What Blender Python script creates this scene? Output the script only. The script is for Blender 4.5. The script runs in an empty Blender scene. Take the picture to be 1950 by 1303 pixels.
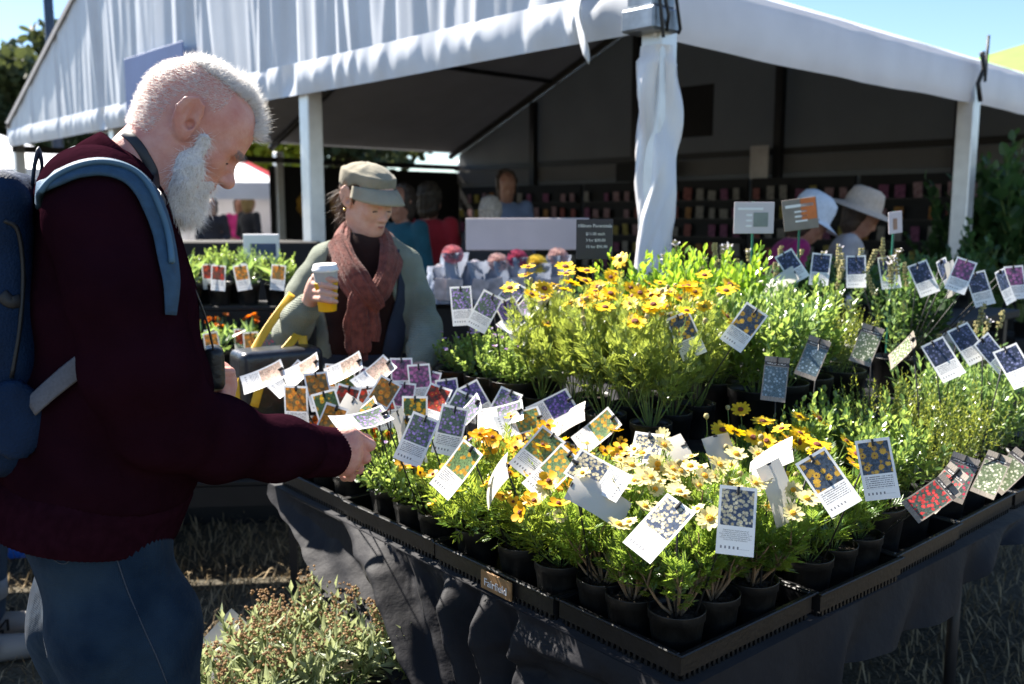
import bpy, math, random
import numpy as np
from mathutils import Vector, Matrix

# ------------------------------------------------------------------ camera, sky, sun, exposure
S = bpy.context.scene
FPX, CXP, CYP, HORIZON = 1750.0, 975.0, 651.5, 405.0
CAM_H = 1.5
PITCH = math.atan((CYP - HORIZON) / FPX)
cam_d = bpy.data.cameras.new('camera')
cam_d.sensor_width = 36.0
cam_d.lens = FPX / 1950.0 * 36.0
cam_d.clip_end = 500
cam_d.dof.use_dof = True
cam_d.dof.focus_distance = 1.72
cam_d.dof.aperture_fstop = 4.2
cam_o = bpy.data.objects.new('camera', cam_d)
S.collection.objects.link(cam_o)
cam_o.location = (0, 0, CAM_H)
cam_o.rotation_euler = (math.pi / 2 - PITCH, 0, 0)
S.camera = cam_o

SUN_AZ = math.radians(42)     # angle from -X towards +Y: the sun stands behind and to the left
SUN_EL = math.radians(47)
sun_dir = Vector((-math.cos(SUN_AZ) * math.cos(SUN_EL), math.sin(SUN_AZ) * math.cos(SUN_EL), math.sin(SUN_EL)))
W = bpy.data.worlds.new('World'); S.world = W; W.use_nodes = True
wn = W.node_tree.nodes; wl = W.node_tree.links
sky = wn.new('ShaderNodeTexSky'); sky.sky_type = 'NISHITA'; sky.sun_disc = False
sky.sun_elevation = SUN_EL
sky.sun_rotation = math.atan2(sun_dir.x, sun_dir.y)
sky.air_density = 1.0; sky.dust_density = 0.0; sky.ozone_density = 4.0
bg = wn['Background']; bg.inputs['Strength'].default_value = 0.050
wl.new(sky.outputs['Color'], bg.inputs['Color'])
sd = bpy.data.lights.new('sun', 'SUN'); sd.energy = 5.0; sd.angle = math.radians(0.53); sd.color = (1.0, 0.93, 0.83)
so = bpy.data.objects.new('sun', sd); S.collection.objects.link(so)
so.rotation_euler = (-sun_dir).to_track_quat('-Z', 'Y').to_euler()
S.view_settings.view_transform = 'Standard'
S.view_settings.look = 'None'
S.view_settings.exposure = 2.15
S.view_settings.gamma = 1.0
S.view_settings.use_curve_mapping = False
S.cycles.use_denoising = True
S.cycles.max_bounces = 8
S.cycles.transparent_max_bounces = 6

COL = S.collection
rng = np.random.default_rng(7)
random.seed(7)
_cp, _sp = math.cos(PITCH), math.sin(PITCH)


def ray(px, py):
    u = (px - CXP) / FPX; v = (py - CYP) / FPX
    return np.array([u, _cp - v * _sp, -(_sp + v * _cp)])


def at(px, py, d):
    """world point seen at a pixel of the photograph, d metres along the optical axis"""
    return np.array([0, 0, CAM_H]) + ray(px, py) * d


def proj(p):
    x, y, z = p[0], p[1], p[2] - CAM_H
    dep = y * _cp - z * _sp
    return CXP + FPX * x / dep, CYP + FPX * (-z * _cp - y * _sp) / dep, dep


# ------------------------------------------------------------------ naming and labelling
def tag(o, label=None, cat=None, group=None, kind=None):
    if label: o['label'] = label
    if cat: o['category'] = cat
    if group: o['group'] = group
    if kind: o['kind'] = kind
    return o


def empty(name, loc=(0, 0, 0), rz=0.0):
    o = bpy.data.objects.new(name, None)
    o.empty_display_size = 0.05
    COL.objects.link(o)
    o.location = tuple(float(c) for c in loc); o.rotation_euler = (0, 0, rz)
    return o


def thing(name, label, cat, loc=(0, 0, 0), rz=0.0, group=None):
    return tag(empty(name, loc, rz), label, cat, group)


ORD = ['leftmost', 'second', 'third', 'fourth', 'fifth', 'sixth', 'seventh', 'eighth', 'ninth', 'tenth',
       'eleventh', 'twelfth', 'thirteenth', 'fourteenth', 'fifteenth', 'sixteenth', 'seventeenth', 'eighteenth', 'nineteenth', 'twentieth', 'twenty-first', 'twenty-second', 'twenty-third', 'twenty-fourth', 'twenty-fifth', 'twenty-sixth']
ROWS = {}


def in_row(o, text, pos, key, group=None):
    """text holds {n}; the place from the left in the picture is filled in at the end"""
    ROWS.setdefault(key, []).append((proj(pos)[0], o, text))
    if group: o['group'] = group


def label_rows():
    for key, L in ROWS.items():
        L.sort(key=lambda t: t[0])
        for i, (x, o, text) in enumerate(L):
            n = 'leftmost' if i == 0 else ('rightmost' if i == len(L) - 1 else ORD[min(i, 25)] + ' from left')
            o['label'] = text.replace('{n}', n)


# ------------------------------------------------------------------ mesh helpers
def link(o, parent=None, world=False):
    COL.objects.link(o)
    if parent is not None:
        o.parent = parent
        if world:
            o.matrix_parent_inverse = parent.matrix_basis.inverted()
    return o


def mesh_of(name, V, F, smooth=True, mi=None, uv=None, shade=None):
    me = bpy.data.meshes.new(name)
    V = np.asarray(V, dtype=float)
    if isinstance(F, np.ndarray): F = F.tolist()
    me.from_pydata(V.tolist(), [], F)
    if smooth and len(me.polygons):
        me.polygons.foreach_set('use_smooth', [True] * len(me.polygons))
    if mi is not None:
        me.polygons.foreach_set('material_index', list(mi))
    if uv is not None:
        l = me.uv_layers.new(name='UVMap')
        idx = np.zeros(len(me.loops), dtype=np.int32); me.loops.foreach_get('vertex_index', idx)
        l.data.foreach_set('uv', np.asarray(uv, dtype=np.float32)[idx].ravel())
    if shade is not None:
        a = me.attributes.new('shade', 'FLOAT', 'POINT')
        a.data.foreach_set('value', np.asarray(shade, dtype=np.float32))
    me.update()
    return me


def obj(name, me, mats, parent=None, world=False, loc=None):
    if not isinstance(mats, (list, tuple)): mats = [mats]
    if len(me.materials) == 0:
        for m in mats: me.materials.append(m)
    o = bpy.data.objects.new(name, me)
    link(o, parent, world)
    if loc is not None: o.location = tuple(float(c) for c in loc)
    return o


class MB:
    def __init__(self): self.V = []; self.F = []; self.M = []; self.UV = []

    def add(self, V, F, m=0, uv=None):
        n = len(self.V)
        V = [tuple(float(c) for c in v) for v in V]
        self.V += V
        self.UV += [tuple(c) for c in uv] if uv is not None else [(0.5, 0.5)] * len(V)
        self.F += [tuple(int(i) + n for i in f) for f in F]
        self.M += [m] * len(F)
        return self

    def box(self, lo, hi, m=0, frame=None, bev=0.0):
        (x0, y0, z0), (x1, y1, z1) = lo, hi
        if bev > 0:
            b = bev
            pts = []; 
            for sx, X in ((0, x0), (1, x1)):
                for sy, Y in ((0, y0), (1, y1)):
                    for sz, Z in ((0, z0), (1, z1)):
                        dx = b if sx == 0 else -b; dy = b if sy == 0 else -b; dz = b if sz == 0 else -b
                        pts += [(X + dx, Y + dy, Z), (X + dx, Y, Z + dz), (X, Y + dy, Z + dz)]
            def vi(sx, sy, sz, k): return (sx * 4 + sy * 2 + sz) * 3 + k
            F = [[vi(0,0,0,0), vi(0,1,0,0), vi(1,1,0,0), vi(1,0,0,0)], [vi(0,0,1,0), vi(1,0,1,0), vi(1,1,1,0), vi(0,1,1,0)],
                 [vi(0,0,0,1), vi(1,0,0,1), vi(1,0,1,1), vi(0,0,1,1)], [vi(0,1,0,1), vi(0,1,1,1), vi(1,1,1,1), vi(1,1,0,1)],
                 [vi(0,0,0,2), vi(0,0,1,2), vi(0,1,1,2), vi(0,1,0,2)], [vi(1,0,0,2), vi(1,1,0,2), vi(1,1,1,2), vi(1,0,1,2)]]
            for s in (0, 1):
                for t in (0, 1):
                    F.append([vi(0,s,t,0), vi(1,s,t,0), vi(1,s,t,1), vi(0,s,t,1)] if (s ^ t) else [vi(0,s,t,0), vi(0,s,t,1), vi(1,s,t,1), vi(1,s,t,0)])
                    F.append([vi(s,0,t,0), vi(s,0,t,2), vi(s,1,t,2), vi(s,1,t,0)] if (s ^ t) else [vi(s,0,t,0), vi(s,1,t,0), vi(s,1,t,2), vi(s,0,t,2)])
                    F.append([vi(s,t,0,1), vi(s,t,1,1), vi(s,t,1,2), vi(s,t,0,2)] if (s ^ t) else [vi(s,t,0,1), vi(s,t,0,2), vi(s,t,1,2), vi(s,t,1,1)])
                    for r in (0, 1): F.append([vi(s,t,r,0), vi(s,t,r,1), vi(s,t,r,2)])
            V = pts
        else:
            V = [(x0,y0,z0),(x1,y0,z0),(x1,y1,z0),(x0,y1,z0),(x0,y0,z1),(x1,y0,z1),(x1,y1,z1),(x0,y1,z1)]
            F = [(0,3,2,1),(4,5,6,7),(0,1,5,4),(1,2,6,5),(2,3,7,6),(3,0,4,7)]
        if frame is not None:
            O, X, Y, Z = [np.asarray(q, float) for q in frame]
            V = [O + v[0]*X + v[1]*Y + v[2]*Z for v in V]
        return self.add(V, F, m)

    def tube(self, pts, r, n=8, m=0, cap=True, flat=None):
        """tube along a path; r one radius or one for each point; flat = (ribbon normal, thickness ratio)"""
        P = np.asarray(pts, float); k = len(P)
        R = np.full(k, r) if np.isscalar(r) else np.asarray(r, float)
        T = np.gradient(P, axis=0); T /= np.linalg.norm(T, axis=1)[:, None] + 1e-9
        ref = np.array([0, 0, 1.0]) if abs(T[0][2]) < 0.9 else np.array([1.0, 0, 0])
        V = []
        u = np.cross(ref, T[0]); u /= np.linalg.norm(u)
        for i in range(k):
            if flat is not None:
                nn = np.asarray(flat[0][i] if np.ndim(flat[0]) > 1 else flat[0], float)
                u = np.cross(nn, T[i])
            u = u - T[i] * np.dot(u, T[i]); u /= np.linalg.norm(u) + 1e-9
            w = np.cross(T[i], u)
            fr = flat[1] if flat is not None else 1.0
            for j in range(n):
                a = 2 * math.pi * j / n
                c, s = math.cos(a), math.sin(a)
                if flat is not None:   # squarish ribbon section
                    c = math.copysign(abs(c) ** 0.5, c); s = math.copysign(abs(s) ** 0.5, s)
                V.append(P[i] + R[i] * (c * u + s * w * fr))
        F = [(i*n+j, i*n+(j+1) % n, (i+1)*n+(j+1) % n, (i+1)*n+j) for i in range(k-1) for j in range(n)]
        if cap:
            F.append(tuple(range(n-1, -1, -1))); F.append(tuple((k-1)*n + j for j in range(n)))
        return self.add(V, F, m)

    def lathe(self, prof, n=20, m=0, c=(0, 0, 0)):
        V = []; F = []
        for (r, z) in prof:
            for j in range(n):
                a = 2*math.pi*j/n
                V.append((c[0]+r*math.cos(a), c[1]+r*math.sin(a), c[2]+z))
        k = len(prof)
        F = [(i*n+j, i*n+(j+1) % n, (i+1)*n+(j+1) % n, (i+1)*n+j) for i in range(k-1) for j in range(n)]
        return self.add(V, F, m)

    def grid(self, fn, nu, nv, m=0, flip=False):
        V = []; UV = []
        for i in range(nu+1):
            for j in range(nv+1):
                V.append(fn(i/nu, j/nv)); UV.append((i/nu, j/nv))
        q = nv+1
        F = [((i*q+j), ((i+1)*q+j), ((i+1)*q+j+1), (i*q+j+1)) for i in range(nu) for j in range(nv)]
        if flip: F = [f[::-1] for f in F]
        return self.add(V, F, m, UV)

    def mesh(self, name, smooth=True):
        return mesh_of(name, self.V, self.F, smooth, self.M, self.UV)

    def build(self, name, mats, parent=None, world=False, smooth=False, loc=None):
        return obj(name, self.mesh(name, smooth), mats, parent, world, loc)


def solidify(o, t, offset=0):
    m = o.modifiers.new('thickness', 'SOLIDIFY'); m.thickness = t; m.offset = offset


# ------------------------------------------------------------------ signed distance shapes for bodies
def cap(P, a, b, ra, rb):
    a = np.asarray(a, np.float32); b = np.asarray(b, np.float32)
    ba = b - a
    t = np.clip(((P - a) @ ba) / (ba @ ba + 1e-9), 0, 1)
    return np.linalg.norm(P - a - t[:, None] * ba, axis=1) - (ra + t * (rb - ra))


def ell(P, c, rad, A=None):
    q = P - np.asarray(c, np.float32)
    if A is not None: q = q @ np.asarray(A, np.float32).T
    rad = np.asarray(rad, np.float32)
    k0 = np.linalg.norm(q / rad, axis=1); k1 = np.linalg.norm(q / (rad * rad), axis=1) + 1e-6
    return k0 * (k0 - 1.0) / k1


def smin(a, b, k):
    h = np.clip(0.5 + 0.5 * (b - a) / k, 0, 1)
    return b * (1 - h) + a * h - k * h * (1 - h)


def smax(a, b, k): return -smin(-a, -b, k)


def chain(P, pts, k=0.03):
    """pts: list of (point, radius) joined into a limb"""
    d = None
    for (a, ra), (b, rb) in zip(pts[:-1], pts[1:]):
        e = cap(P, a, b, ra, rb)
        d = e if d is None else smin(d, e, k)
    return d


def nets(f, lo, hi, h):
    """surface of f = 0 as quads (naive surface nets)"""
    lo = np.asarray(lo, np.float32); hi = np.asarray(hi, np.float32)
    n = np.ceil((hi - lo) / h).astype(int) + 1
    xs = [lo[i] + h * np.arange(n[i], dtype=np.float32) for i in range(3)]
    D = np.empty(tuple(n), np.float32)
    step = max(1, int(600000 / (n[1] * n[2])))
    YZ = np.stack(np.meshgrid(xs[1], xs[2], indexing='ij'), -1).reshape(-1, 2)
    for i in range(0, n[0], step):
        X = xs[0][i:i+step]
        P = np.empty((len(X), len(YZ), 3), np.float32)
        P[:, :, 0] = X[:, None]; P[:, :, 1:] = YZ[None]
        D[i:i+step] = f(P.reshape(-1, 3)).reshape(len(X), n[1], n[2])
    s = D < 0
    c = sum(s[i:n[0]-1+i, j:n[1]-1+j, k:n[2]-1+k].astype(np.int8) for i in (0, 1) for j in (0, 1) for k in (0, 1))
    act = (c > 0) & (c < 8)
    I = np.argwhere(act)
    ids = np.full(act.shape, -1, np.int64); ids[act] = np.arange(len(I))
    cor = [(i, j, k) for i in (0, 1) for j in (0, 1) for k in (0, 1)]
    val = np.stack([D[I[:, 0]+a, I[:, 1]+b, I[:, 2]+g] for a, b, g in cor], 1)
    acc = np.zeros((len(I), 3)); cnt = np.zeros(len(I))
    for p in range(8):
        for q in range(p+1, 8):
            if sum(abs(cor[p][t]-cor[q][t]) for t in range(3)) != 1: continue
            m = (val[:, p] < 0) != (val[:, q] < 0)
            t = val[m, p] / (val[m, p] - val[m, q])
            A = np.array(cor[p], float); B = np.array(cor[q], float)
            acc[m] += A + t[:, None] * (B - A); cnt[m] += 1
    V = lo + h * (I + acc / cnt[:, None])
    F = []
    for ax in range(3):
        o1, o2 = [(1, 2), (2, 0), (0, 1)][ax]
        sl0 = [slice(None)]*3; sl1 = [slice(None)]*3
        sl0[ax] = slice(0, n[ax]-1); sl1[ax] = slice(1, n[ax])
        ch = s[tuple(sl0)] != s[tuple(sl1)]
        E = np.argwhere(ch)
        ok = (E[:, o1] > 0) & (E[:, o2] > 0) & (E[:, o1] < n[o1]-1) & (E[:, o2] < n[o2]-1)
        E = E[ok]
        ins = s[E[:, 0], E[:, 1], E[:, 2]]
        def cid(d1, d2):
            Q = E.copy(); Q[:, o1] -= d1; Q[:, o2] -= d2
            return ids[Q[:, 0], Q[:, 1], Q[:, 2]]
        q = np.stack([cid(1, 1), cid(0, 1), cid(0, 0), cid(1, 0)], 1)
        q[~ins] = q[~ins][:, ::-1]
        F.append(q)
    F = np.concatenate(F)
    F = F[(F >= 0).all(1)]
    return V, F


def wob(P, f, seed=0):
    """cheap smooth noise in -1..1"""
    r = np.random.default_rng(seed); s = 0
    for i in range(5):
        k = r.normal(size=3); k *= f * (0.6 + 0.35 * i) / np.linalg.norm(k)
        s = s + np.sin(P @ k.astype(np.float32) + r.uniform(0, 6.28)) / (1 + 0.35 * i)
    return s / 3.2

# ------------------------------------------------------------------ materials
def new_mat(name):
    m = bpy.data.materials.new(name); m.use_nodes = True
    nt = m.node_tree
    return m, nt, nt.nodes['Principled BSDF'], nt.nodes['Material Output']


def ramp(nt, fac, stops):
    r = nt.nodes.new('ShaderNodeValToRGB')
    while len(r.color_ramp.elements) < len(stops): r.color_ramp.elements.new(0.5)
    for e, (p, c) in zip(r.color_ramp.elements, stops):
        e.position = p; e.color = (*c[:3], 1)
    nt.links.new(fac, r.inputs['Fac'])
    return r.outputs['Color']


def mat(name, col, rough=0.6, var=0.15, scale=8.0, bump=0.0, bscale=60.0, metal=0.0, spec=0.4, sheen=0.0, trans=0.0,
        tcol=None, sss=0.0, coat=0.0, obj_var=0.0, col2=None, detail=6):
    m, nt, b, out = new_mat(name)
    tc = nt.nodes.new('ShaderNodeTexCoord')
    nz = nt.nodes.new('ShaderNodeTexNoise'); nz.inputs['Scale'].default_value = scale; nz.inputs['Detail'].default_value = detail
    nt.links.new(tc.outputs['Object'], nz.inputs['Vector'])
    c = np.array(col[:3])
    lo = tuple(c * (1 - var)); hi = tuple(np.minimum(c * (1 + var), 1)) if col2 is None else tuple(col2)
    colo = ramp(nt, nz.outputs['Fac'], [(0.3, lo), (0.7, hi)])
    if obj_var > 0:
        oi = nt.nodes.new('ShaderNodeObjectInfo'); hs = nt.nodes.new('ShaderNodeHueSaturation')
        mr = nt.nodes.new('ShaderNodeMapRange'); mr.inputs['To Min'].default_value = 1 - obj_var; mr.inputs['To Max'].default_value = 1 + obj_var
        nt.links.new(oi.outputs['Random'], mr.inputs['Value']); nt.links.new(mr.outputs['Result'], hs.inputs['Value'])
        nt.links.new(colo, hs.inputs['Color']); colo = hs.outputs['Color']
    nt.links.new(colo, b.inputs['Base Color'])
    b.inputs['Roughness'].default_value = rough; b.inputs['Metallic'].default_value = metal
    b.inputs['Specular IOR Level'].default_value = spec
    b.inputs['Sheen Weight'].default_value = sheen
    b.inputs['Coat Weight'].default_value = coat
    if sss > 0:
        b.inputs['Subsurface Weight'].default_value = sss; b.inputs['Subsurface Radius'].default_value = (0.012, 0.005, 0.003)
    if bump > 0:
        n2 = nt.nodes.new('ShaderNodeTexNoise'); n2.inputs['Scale'].default_value = bscale; n2.inputs['Detail'].default_value = 4
        nt.links.new(tc.outputs['Object'], n2.inputs['Vector'])
        bp = nt.nodes.new('ShaderNodeBump'); bp.inputs['Strength'].default_value = bump; bp.inputs['Distance'].default_value = 0.01
        nt.links.new(n2.outputs['Fac'], bp.inputs['Height']); nt.links.new(bp.outputs['Normal'], b.inputs['Normal'])
    if trans > 0:
        t = nt.nodes.new('ShaderNodeBsdfTranslucent')
        if tcol is None: nt.links.new(colo, t.inputs['Color'])
        else: t.inputs['Color'].default_value = (*tcol, 1)
        mx = nt.nodes.new('ShaderNodeMixShader'); mx.inputs['Fac'].default_value = trans
        nt.links.new(b.outputs[0], mx.inputs[1]); nt.links.new(t.outputs[0], mx.inputs[2]); nt.links.new(mx.outputs[0], out.inputs['Surface'])
    return m


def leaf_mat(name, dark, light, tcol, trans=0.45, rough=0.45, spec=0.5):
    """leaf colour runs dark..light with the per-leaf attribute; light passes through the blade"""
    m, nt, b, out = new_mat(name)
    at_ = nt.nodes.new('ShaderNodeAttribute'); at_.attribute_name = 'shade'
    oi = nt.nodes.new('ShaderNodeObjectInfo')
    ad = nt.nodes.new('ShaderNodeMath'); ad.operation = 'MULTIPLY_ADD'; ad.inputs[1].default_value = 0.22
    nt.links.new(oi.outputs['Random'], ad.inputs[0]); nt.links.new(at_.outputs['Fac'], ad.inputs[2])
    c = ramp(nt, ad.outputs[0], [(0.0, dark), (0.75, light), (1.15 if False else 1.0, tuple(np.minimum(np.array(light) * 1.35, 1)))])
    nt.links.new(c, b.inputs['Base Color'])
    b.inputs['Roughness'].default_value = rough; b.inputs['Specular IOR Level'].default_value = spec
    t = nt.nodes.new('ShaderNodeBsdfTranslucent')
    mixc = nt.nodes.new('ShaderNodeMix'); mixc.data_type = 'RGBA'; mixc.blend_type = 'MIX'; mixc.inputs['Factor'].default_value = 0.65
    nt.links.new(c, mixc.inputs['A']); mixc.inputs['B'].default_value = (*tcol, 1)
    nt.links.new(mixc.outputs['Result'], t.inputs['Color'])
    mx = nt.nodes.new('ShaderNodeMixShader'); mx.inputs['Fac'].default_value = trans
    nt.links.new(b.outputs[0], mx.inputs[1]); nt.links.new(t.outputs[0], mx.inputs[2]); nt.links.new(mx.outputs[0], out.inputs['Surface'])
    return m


def knit_mat(name, col, freq=260.0, amt=0.35, rough=0.95, rib=None, col2=None, sheen=0.15):
    """knitted or woven cloth: fine waves in the relief, soft variation in the dye"""
    m, nt, b, out = new_mat(name)
    tc = nt.nodes.new('ShaderNodeTexCoord')
    nz = nt.nodes.new('ShaderNodeTexNoise'); nz.inputs['Scale'].default_value = 9; nz.inputs['Detail'].default_value = 8
    nt.links.new(tc.outputs['Object'], nz.inputs['Vector'])
    c = np.array(col)
    cc = ramp(nt, nz.outputs['Fac'], [(0.3, tuple(c * 0.8)), (0.7, tuple(np.minimum(c * 1.25, 1)) if col2 is None else col2)])
    nt.links.new(cc, b.inputs['Base Color'])
    b.inputs['Roughness'].default_value = rough; b.inputs['Specular IOR Level'].default_value = 0.0
    b.inputs['Sheen Weight'].default_value = sheen; b.inputs['Sheen Roughness'].default_value = 0.5
    h = None
    for d in ('X', 'Z'):
        w = nt.nodes.new('ShaderNodeTexWave'); w.bands_direction = d; w.inputs['Scale'].default_value = freq * (1.0 if d == 'X' else 0.8) / 6.28
        w.inputs['Distortion'].default_value = 1.2; w.inputs['Detail'].default_value = 1
        nt.links.new(tc.outputs['Object'], w.inputs['Vector'])
        if h is None: h = w.outputs['Fac']
        else:
            a = nt.nodes.new('ShaderNodeMath'); a.operation = 'ADD'
            nt.links.new(h, a.inputs[0]); nt.links.new(w.outputs['Fac'], a.inputs[1]); h = a.outputs[0]
    n2 = nt.nodes.new('ShaderNodeTexNoise'); n2.inputs['Scale'].default_value = 22; n2.inputs['Detail'].default_value = 3
    nt.links.new(tc.outputs['Object'], n2.inputs['Vector'])
    b1 = nt.nodes.new('ShaderNodeBump'); b1.inputs['Strength'].default_value = 0.35; b1.inputs['Distance'].default_value = 0.02
    nt.links.new(n2.outputs['Fac'], b1.inputs['Height'])
    bp = nt.nodes.new('ShaderNodeBump'); bp.inputs['Strength'].default_value = amt; bp.inputs['Distance'].default_value = 0.002
    nt.links.new(h, bp.inputs['Height']); nt.links.new(b1.outputs['Normal'], bp.inputs['Normal'])
    nt.links.new(bp.outputs['Normal'], b.inputs['Normal'])
    return m


def skin_mat(name, col, red, blot=0.5):
    m, nt, b, out = new_mat(name)
    tc = nt.nodes.new('ShaderNodeTexCoord')
    nz = nt.nodes.new('ShaderNodeTexNoise'); nz.inputs['Scale'].default_value = 26; nz.inputs['Detail'].default_value = 7; nz.inputs['Roughness'].default_value = 0.65
    nt.links.new(tc.outputs['Object'], nz.inputs['Vector'])
    c1 = ramp(nt, nz.outputs['Fac'], [(0.33, red), (0.62, col)])
    sp = nt.nodes.new('ShaderNodeTexNoise'); sp.inputs['Scale'].default_value = 70; sp.inputs['Detail'].default_value = 2
    nt.links.new(tc.outputs['Object'], sp.inputs['Vector'])
    f = ramp(nt, sp.outputs['Fac'], [(0.70, (0, 0, 0)), (0.78, (blot, blot, blot))])
    mx = nt.nodes.new('ShaderNodeMix'); mx.data_type = 'RGBA'
    nt.links.new(f, mx.inputs['Factor']); nt.links.new(c1, mx.inputs['A']); mx.inputs['B'].default_value = (0.17, 0.07, 0.045, 1)
    nt.links.new(mx.outputs['Result'], b.inputs['Base Color'])
    b.inputs['Roughness'].default_value = 0.45; b.inputs['Specular IOR Level'].default_value = 0.4
    b.inputs['Subsurface Weight'].default_value = 0.15; b.inputs['Subsurface Radius'].default_value = (0.007, 0.003, 0.0015)
    n2 = nt.nodes.new('ShaderNodeTexNoise'); n2.inputs['Scale'].default_value = 120; n2.inputs['Detail'].default_value = 6; n2.inputs['Roughness'].default_value = 0.6; n2.inputs['Distortion'].default_value = 0.8
    nt.links.new(tc.outputs['Object'], n2.inputs['Vector'])
    bp = nt.nodes.new('ShaderNodeBump'); bp.inputs['Strength'].default_value = 0.5; bp.inputs['Distance'].default_value = 0.003
    nt.links.new(n2.outputs['Fac'], bp.inputs['Height']); nt.links.new(bp.outputs['Normal'], b.inputs['Normal'])
    return m


def tag_mat(name, bgc, petal, centre, scale=7.0, wood=False, printed=True, size=0.42, photo=(0.07, 0.93, 0.42, 0.95)):
    """printed plant tag: a flower photo above lines of small print on white plastic"""
    m, nt, b, out = new_mat(name)
    N, Lk = nt.nodes, nt.links
    uv = N.new('ShaderNodeUVMap'); uv.uv_map = 'UVMap'
    sx = N.new('ShaderNodeSeparateXYZ'); Lk.new(uv.outputs['UV'], sx.inputs[0])
    U, Vv = sx.outputs['X'], sx.outputs['Y']
    oi = N.new('ShaderNodeObjectInfo')

    def math_(op, a, b_=None):
        n = N.new('ShaderNodeMath'); n.operation = op
        for i, q in enumerate((a, b_)):
            if q is None: continue
            if hasattr(q, 'links'): Lk.new(q, n.inputs[i])
            else: n.inputs[i].default_value = q
        return n.outputs[0]

    def rect(u0, u1, v0, v1):
        r = math_('MULTIPLY', math_('GREATER_THAN', U, u0), math_('LESS_THAN', U, u1))
        return math_('MULTIPLY', r, math_('MULTIPLY', math_('GREATER_THAN', Vv, v0), math_('LESS_THAN', Vv, v1)))

    def mixc(f, a, b_):
        n = N.new('ShaderNodeMix'); n.data_type = 'RGBA'
        Lk.new(f, n.inputs['Factor'])
        for k, q in (('A', a), ('B', b_)):
            if hasattr(q, 'links'): Lk.new(q, n.inputs[k])
            else: n.inputs[k].default_value = (*q, 1)
        return n.outputs['Result']

    mp = N.new('ShaderNodeMapping'); mp.inputs['Scale'].default_value = (1, 1.85, 1)
    Lk.new(uv.outputs['UV'], mp.inputs['Vector'])
    cv = N.new('ShaderNodeCombineXYZ'); Lk.new(oi.outputs['Random'], cv.inputs['Z'])
    ad = N.new('ShaderNodeVectorMath'); ad.operation = 'ADD'; Lk.new(mp.outputs[0], ad.inputs[0])
    sc = N.new('ShaderNodeVectorMath'); sc.operation = 'SCALE'; sc.inputs['Scale'].default_value = 3.0
    Lk.new(cv.outputs[0], sc.inputs[0]); Lk.new(sc.outputs[0], ad.inputs[1])
    vo = N.new('ShaderNodeTexVoronoi'); vo.inputs['Scale'].default_value = scale; Lk.new(ad.outputs[0], vo.inputs['Vector'])
    nz = N.new('ShaderNodeTexNoise'); nz.inputs['Scale'].default_value = scale * 3; nz.inputs['Detail'].default_value = 4
    Lk.new(ad.outputs[0], nz.inputs['Vector'])
    dist = math_('ADD', vo.outputs['Distance'], math_('MULTIPLY', math_('SUBTRACT', nz.outputs['Fac'], 0.5), 0.45))
    rel = N.new('ShaderNodeVectorMath'); rel.operation = 'SUBTRACT'; Lk.new(ad.outputs[0], rel.inputs[0]); Lk.new(vo.outputs['Position'], rel.inputs[1])
    rx = N.new('ShaderNodeSeparateXYZ'); Lk.new(rel.outputs[0], rx.inputs[0])
    ang = math_('ARCTAN2', rx.outputs['Y'], rx.outputs['X'])
    pt_ = math_('MULTIPLY', math_('ABSOLUTE', math_('SINE', math_('MULTIPLY', ang, 5.0))), 0.13)
    dist = math_('SUBTRACT', dist, pt_)
    vcs = N.new('ShaderNodeSeparateXYZ'); Lk.new(vo.outputs['Color'], vcs.inputs[0])
    dist = math_('ADD', dist, math_('MULTIPLY', vcs.outputs['X'], 0.12))
    bgcol = ramp(nt, nz.outputs['Fac'], [(0.35, tuple(np.array(bgc) * 0.5)), (0.65, tuple(np.minimum(np.array(bgc) * 1.6, 1)))])
    pet = ramp(nt, nz.outputs['Fac'], [(0.3, tuple(np.array(petal) * 0.65)), (0.65, petal)])
    hv = N.new('ShaderNodeHueSaturation'); Lk.new(pet, hv.inputs['Color']); Lk.new(math_('ADD', math_('MULTIPLY', vcs.outputs['Y'], 0.7), 0.55), hv.inputs['Value']); pet = hv.outputs['Color']
    ph = mixc(math_('LESS_THAN', dist, size), bgcol, pet)
    ph = mixc(math_('LESS_THAN', vo.outputs['Distance'], size * 0.30), ph, centre)
    if wood:
        wv = N.new('ShaderNodeTexNoise'); wv.inputs['Scale'].default_value = 9; wv.inputs['Detail'].default_value = 5
        m2 = N.new('ShaderNodeMapping'); m2.inputs['Scale'].default_value = (6, 0.7, 1); Lk.new(uv.outputs['UV'], m2.inputs['Vector']); Lk.new(m2.outputs[0], wv.inputs['Vector'])
        base = ramp(nt, wv.outputs['Fac'], [(0.3, (0.13, 0.115, 0.1)), (0.7, (0.33, 0.29, 0.25))])
        dark = rect(0.0, 1.0, 0.80, 0.88)
        base = mixc(dark, base, (0.05, 0.045, 0.045))
        colr = mixc(rect(0.05, 0.95, 0.10, 0.78), base, ph)
        spk = math_('MULTIPLY', rect(0.12, 0.85, 0.825, 0.855), math_('GREATER_THAN', nz.outputs['Fac'], 0.5))
        colr = mixc(spk, colr, (0.6, 0.58, 0.55))
    else:
        base = (0.86, 0.86, 0.85)
        # small print: rows of broken dark strokes
        row = math_('FRACT', math_('MULTIPLY', Vv, 30.0))
        rowid = math_('FLOOR', math_('MULTIPLY', Vv, 30.0))
        rown = math_('LESS_THAN', row, 0.48)
        wn_ = N.new('ShaderNodeTexNoise'); wn_.noise_dimensions = '2D'; wn_.inputs['Scale'].default_value = 1.0; wn_.inputs['Detail'].default_value = 1
        cm = N.new('ShaderNodeCombineXYZ'); Lk.new(math_('MULTIPLY', U, 42.0), cm.inputs['X']); Lk.new(math_('MULTIPLY', rowid, 7.3), cm.inputs['Y'])
        Lk.new(cm.outputs[0], wn_.inputs['Vector'])
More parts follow.
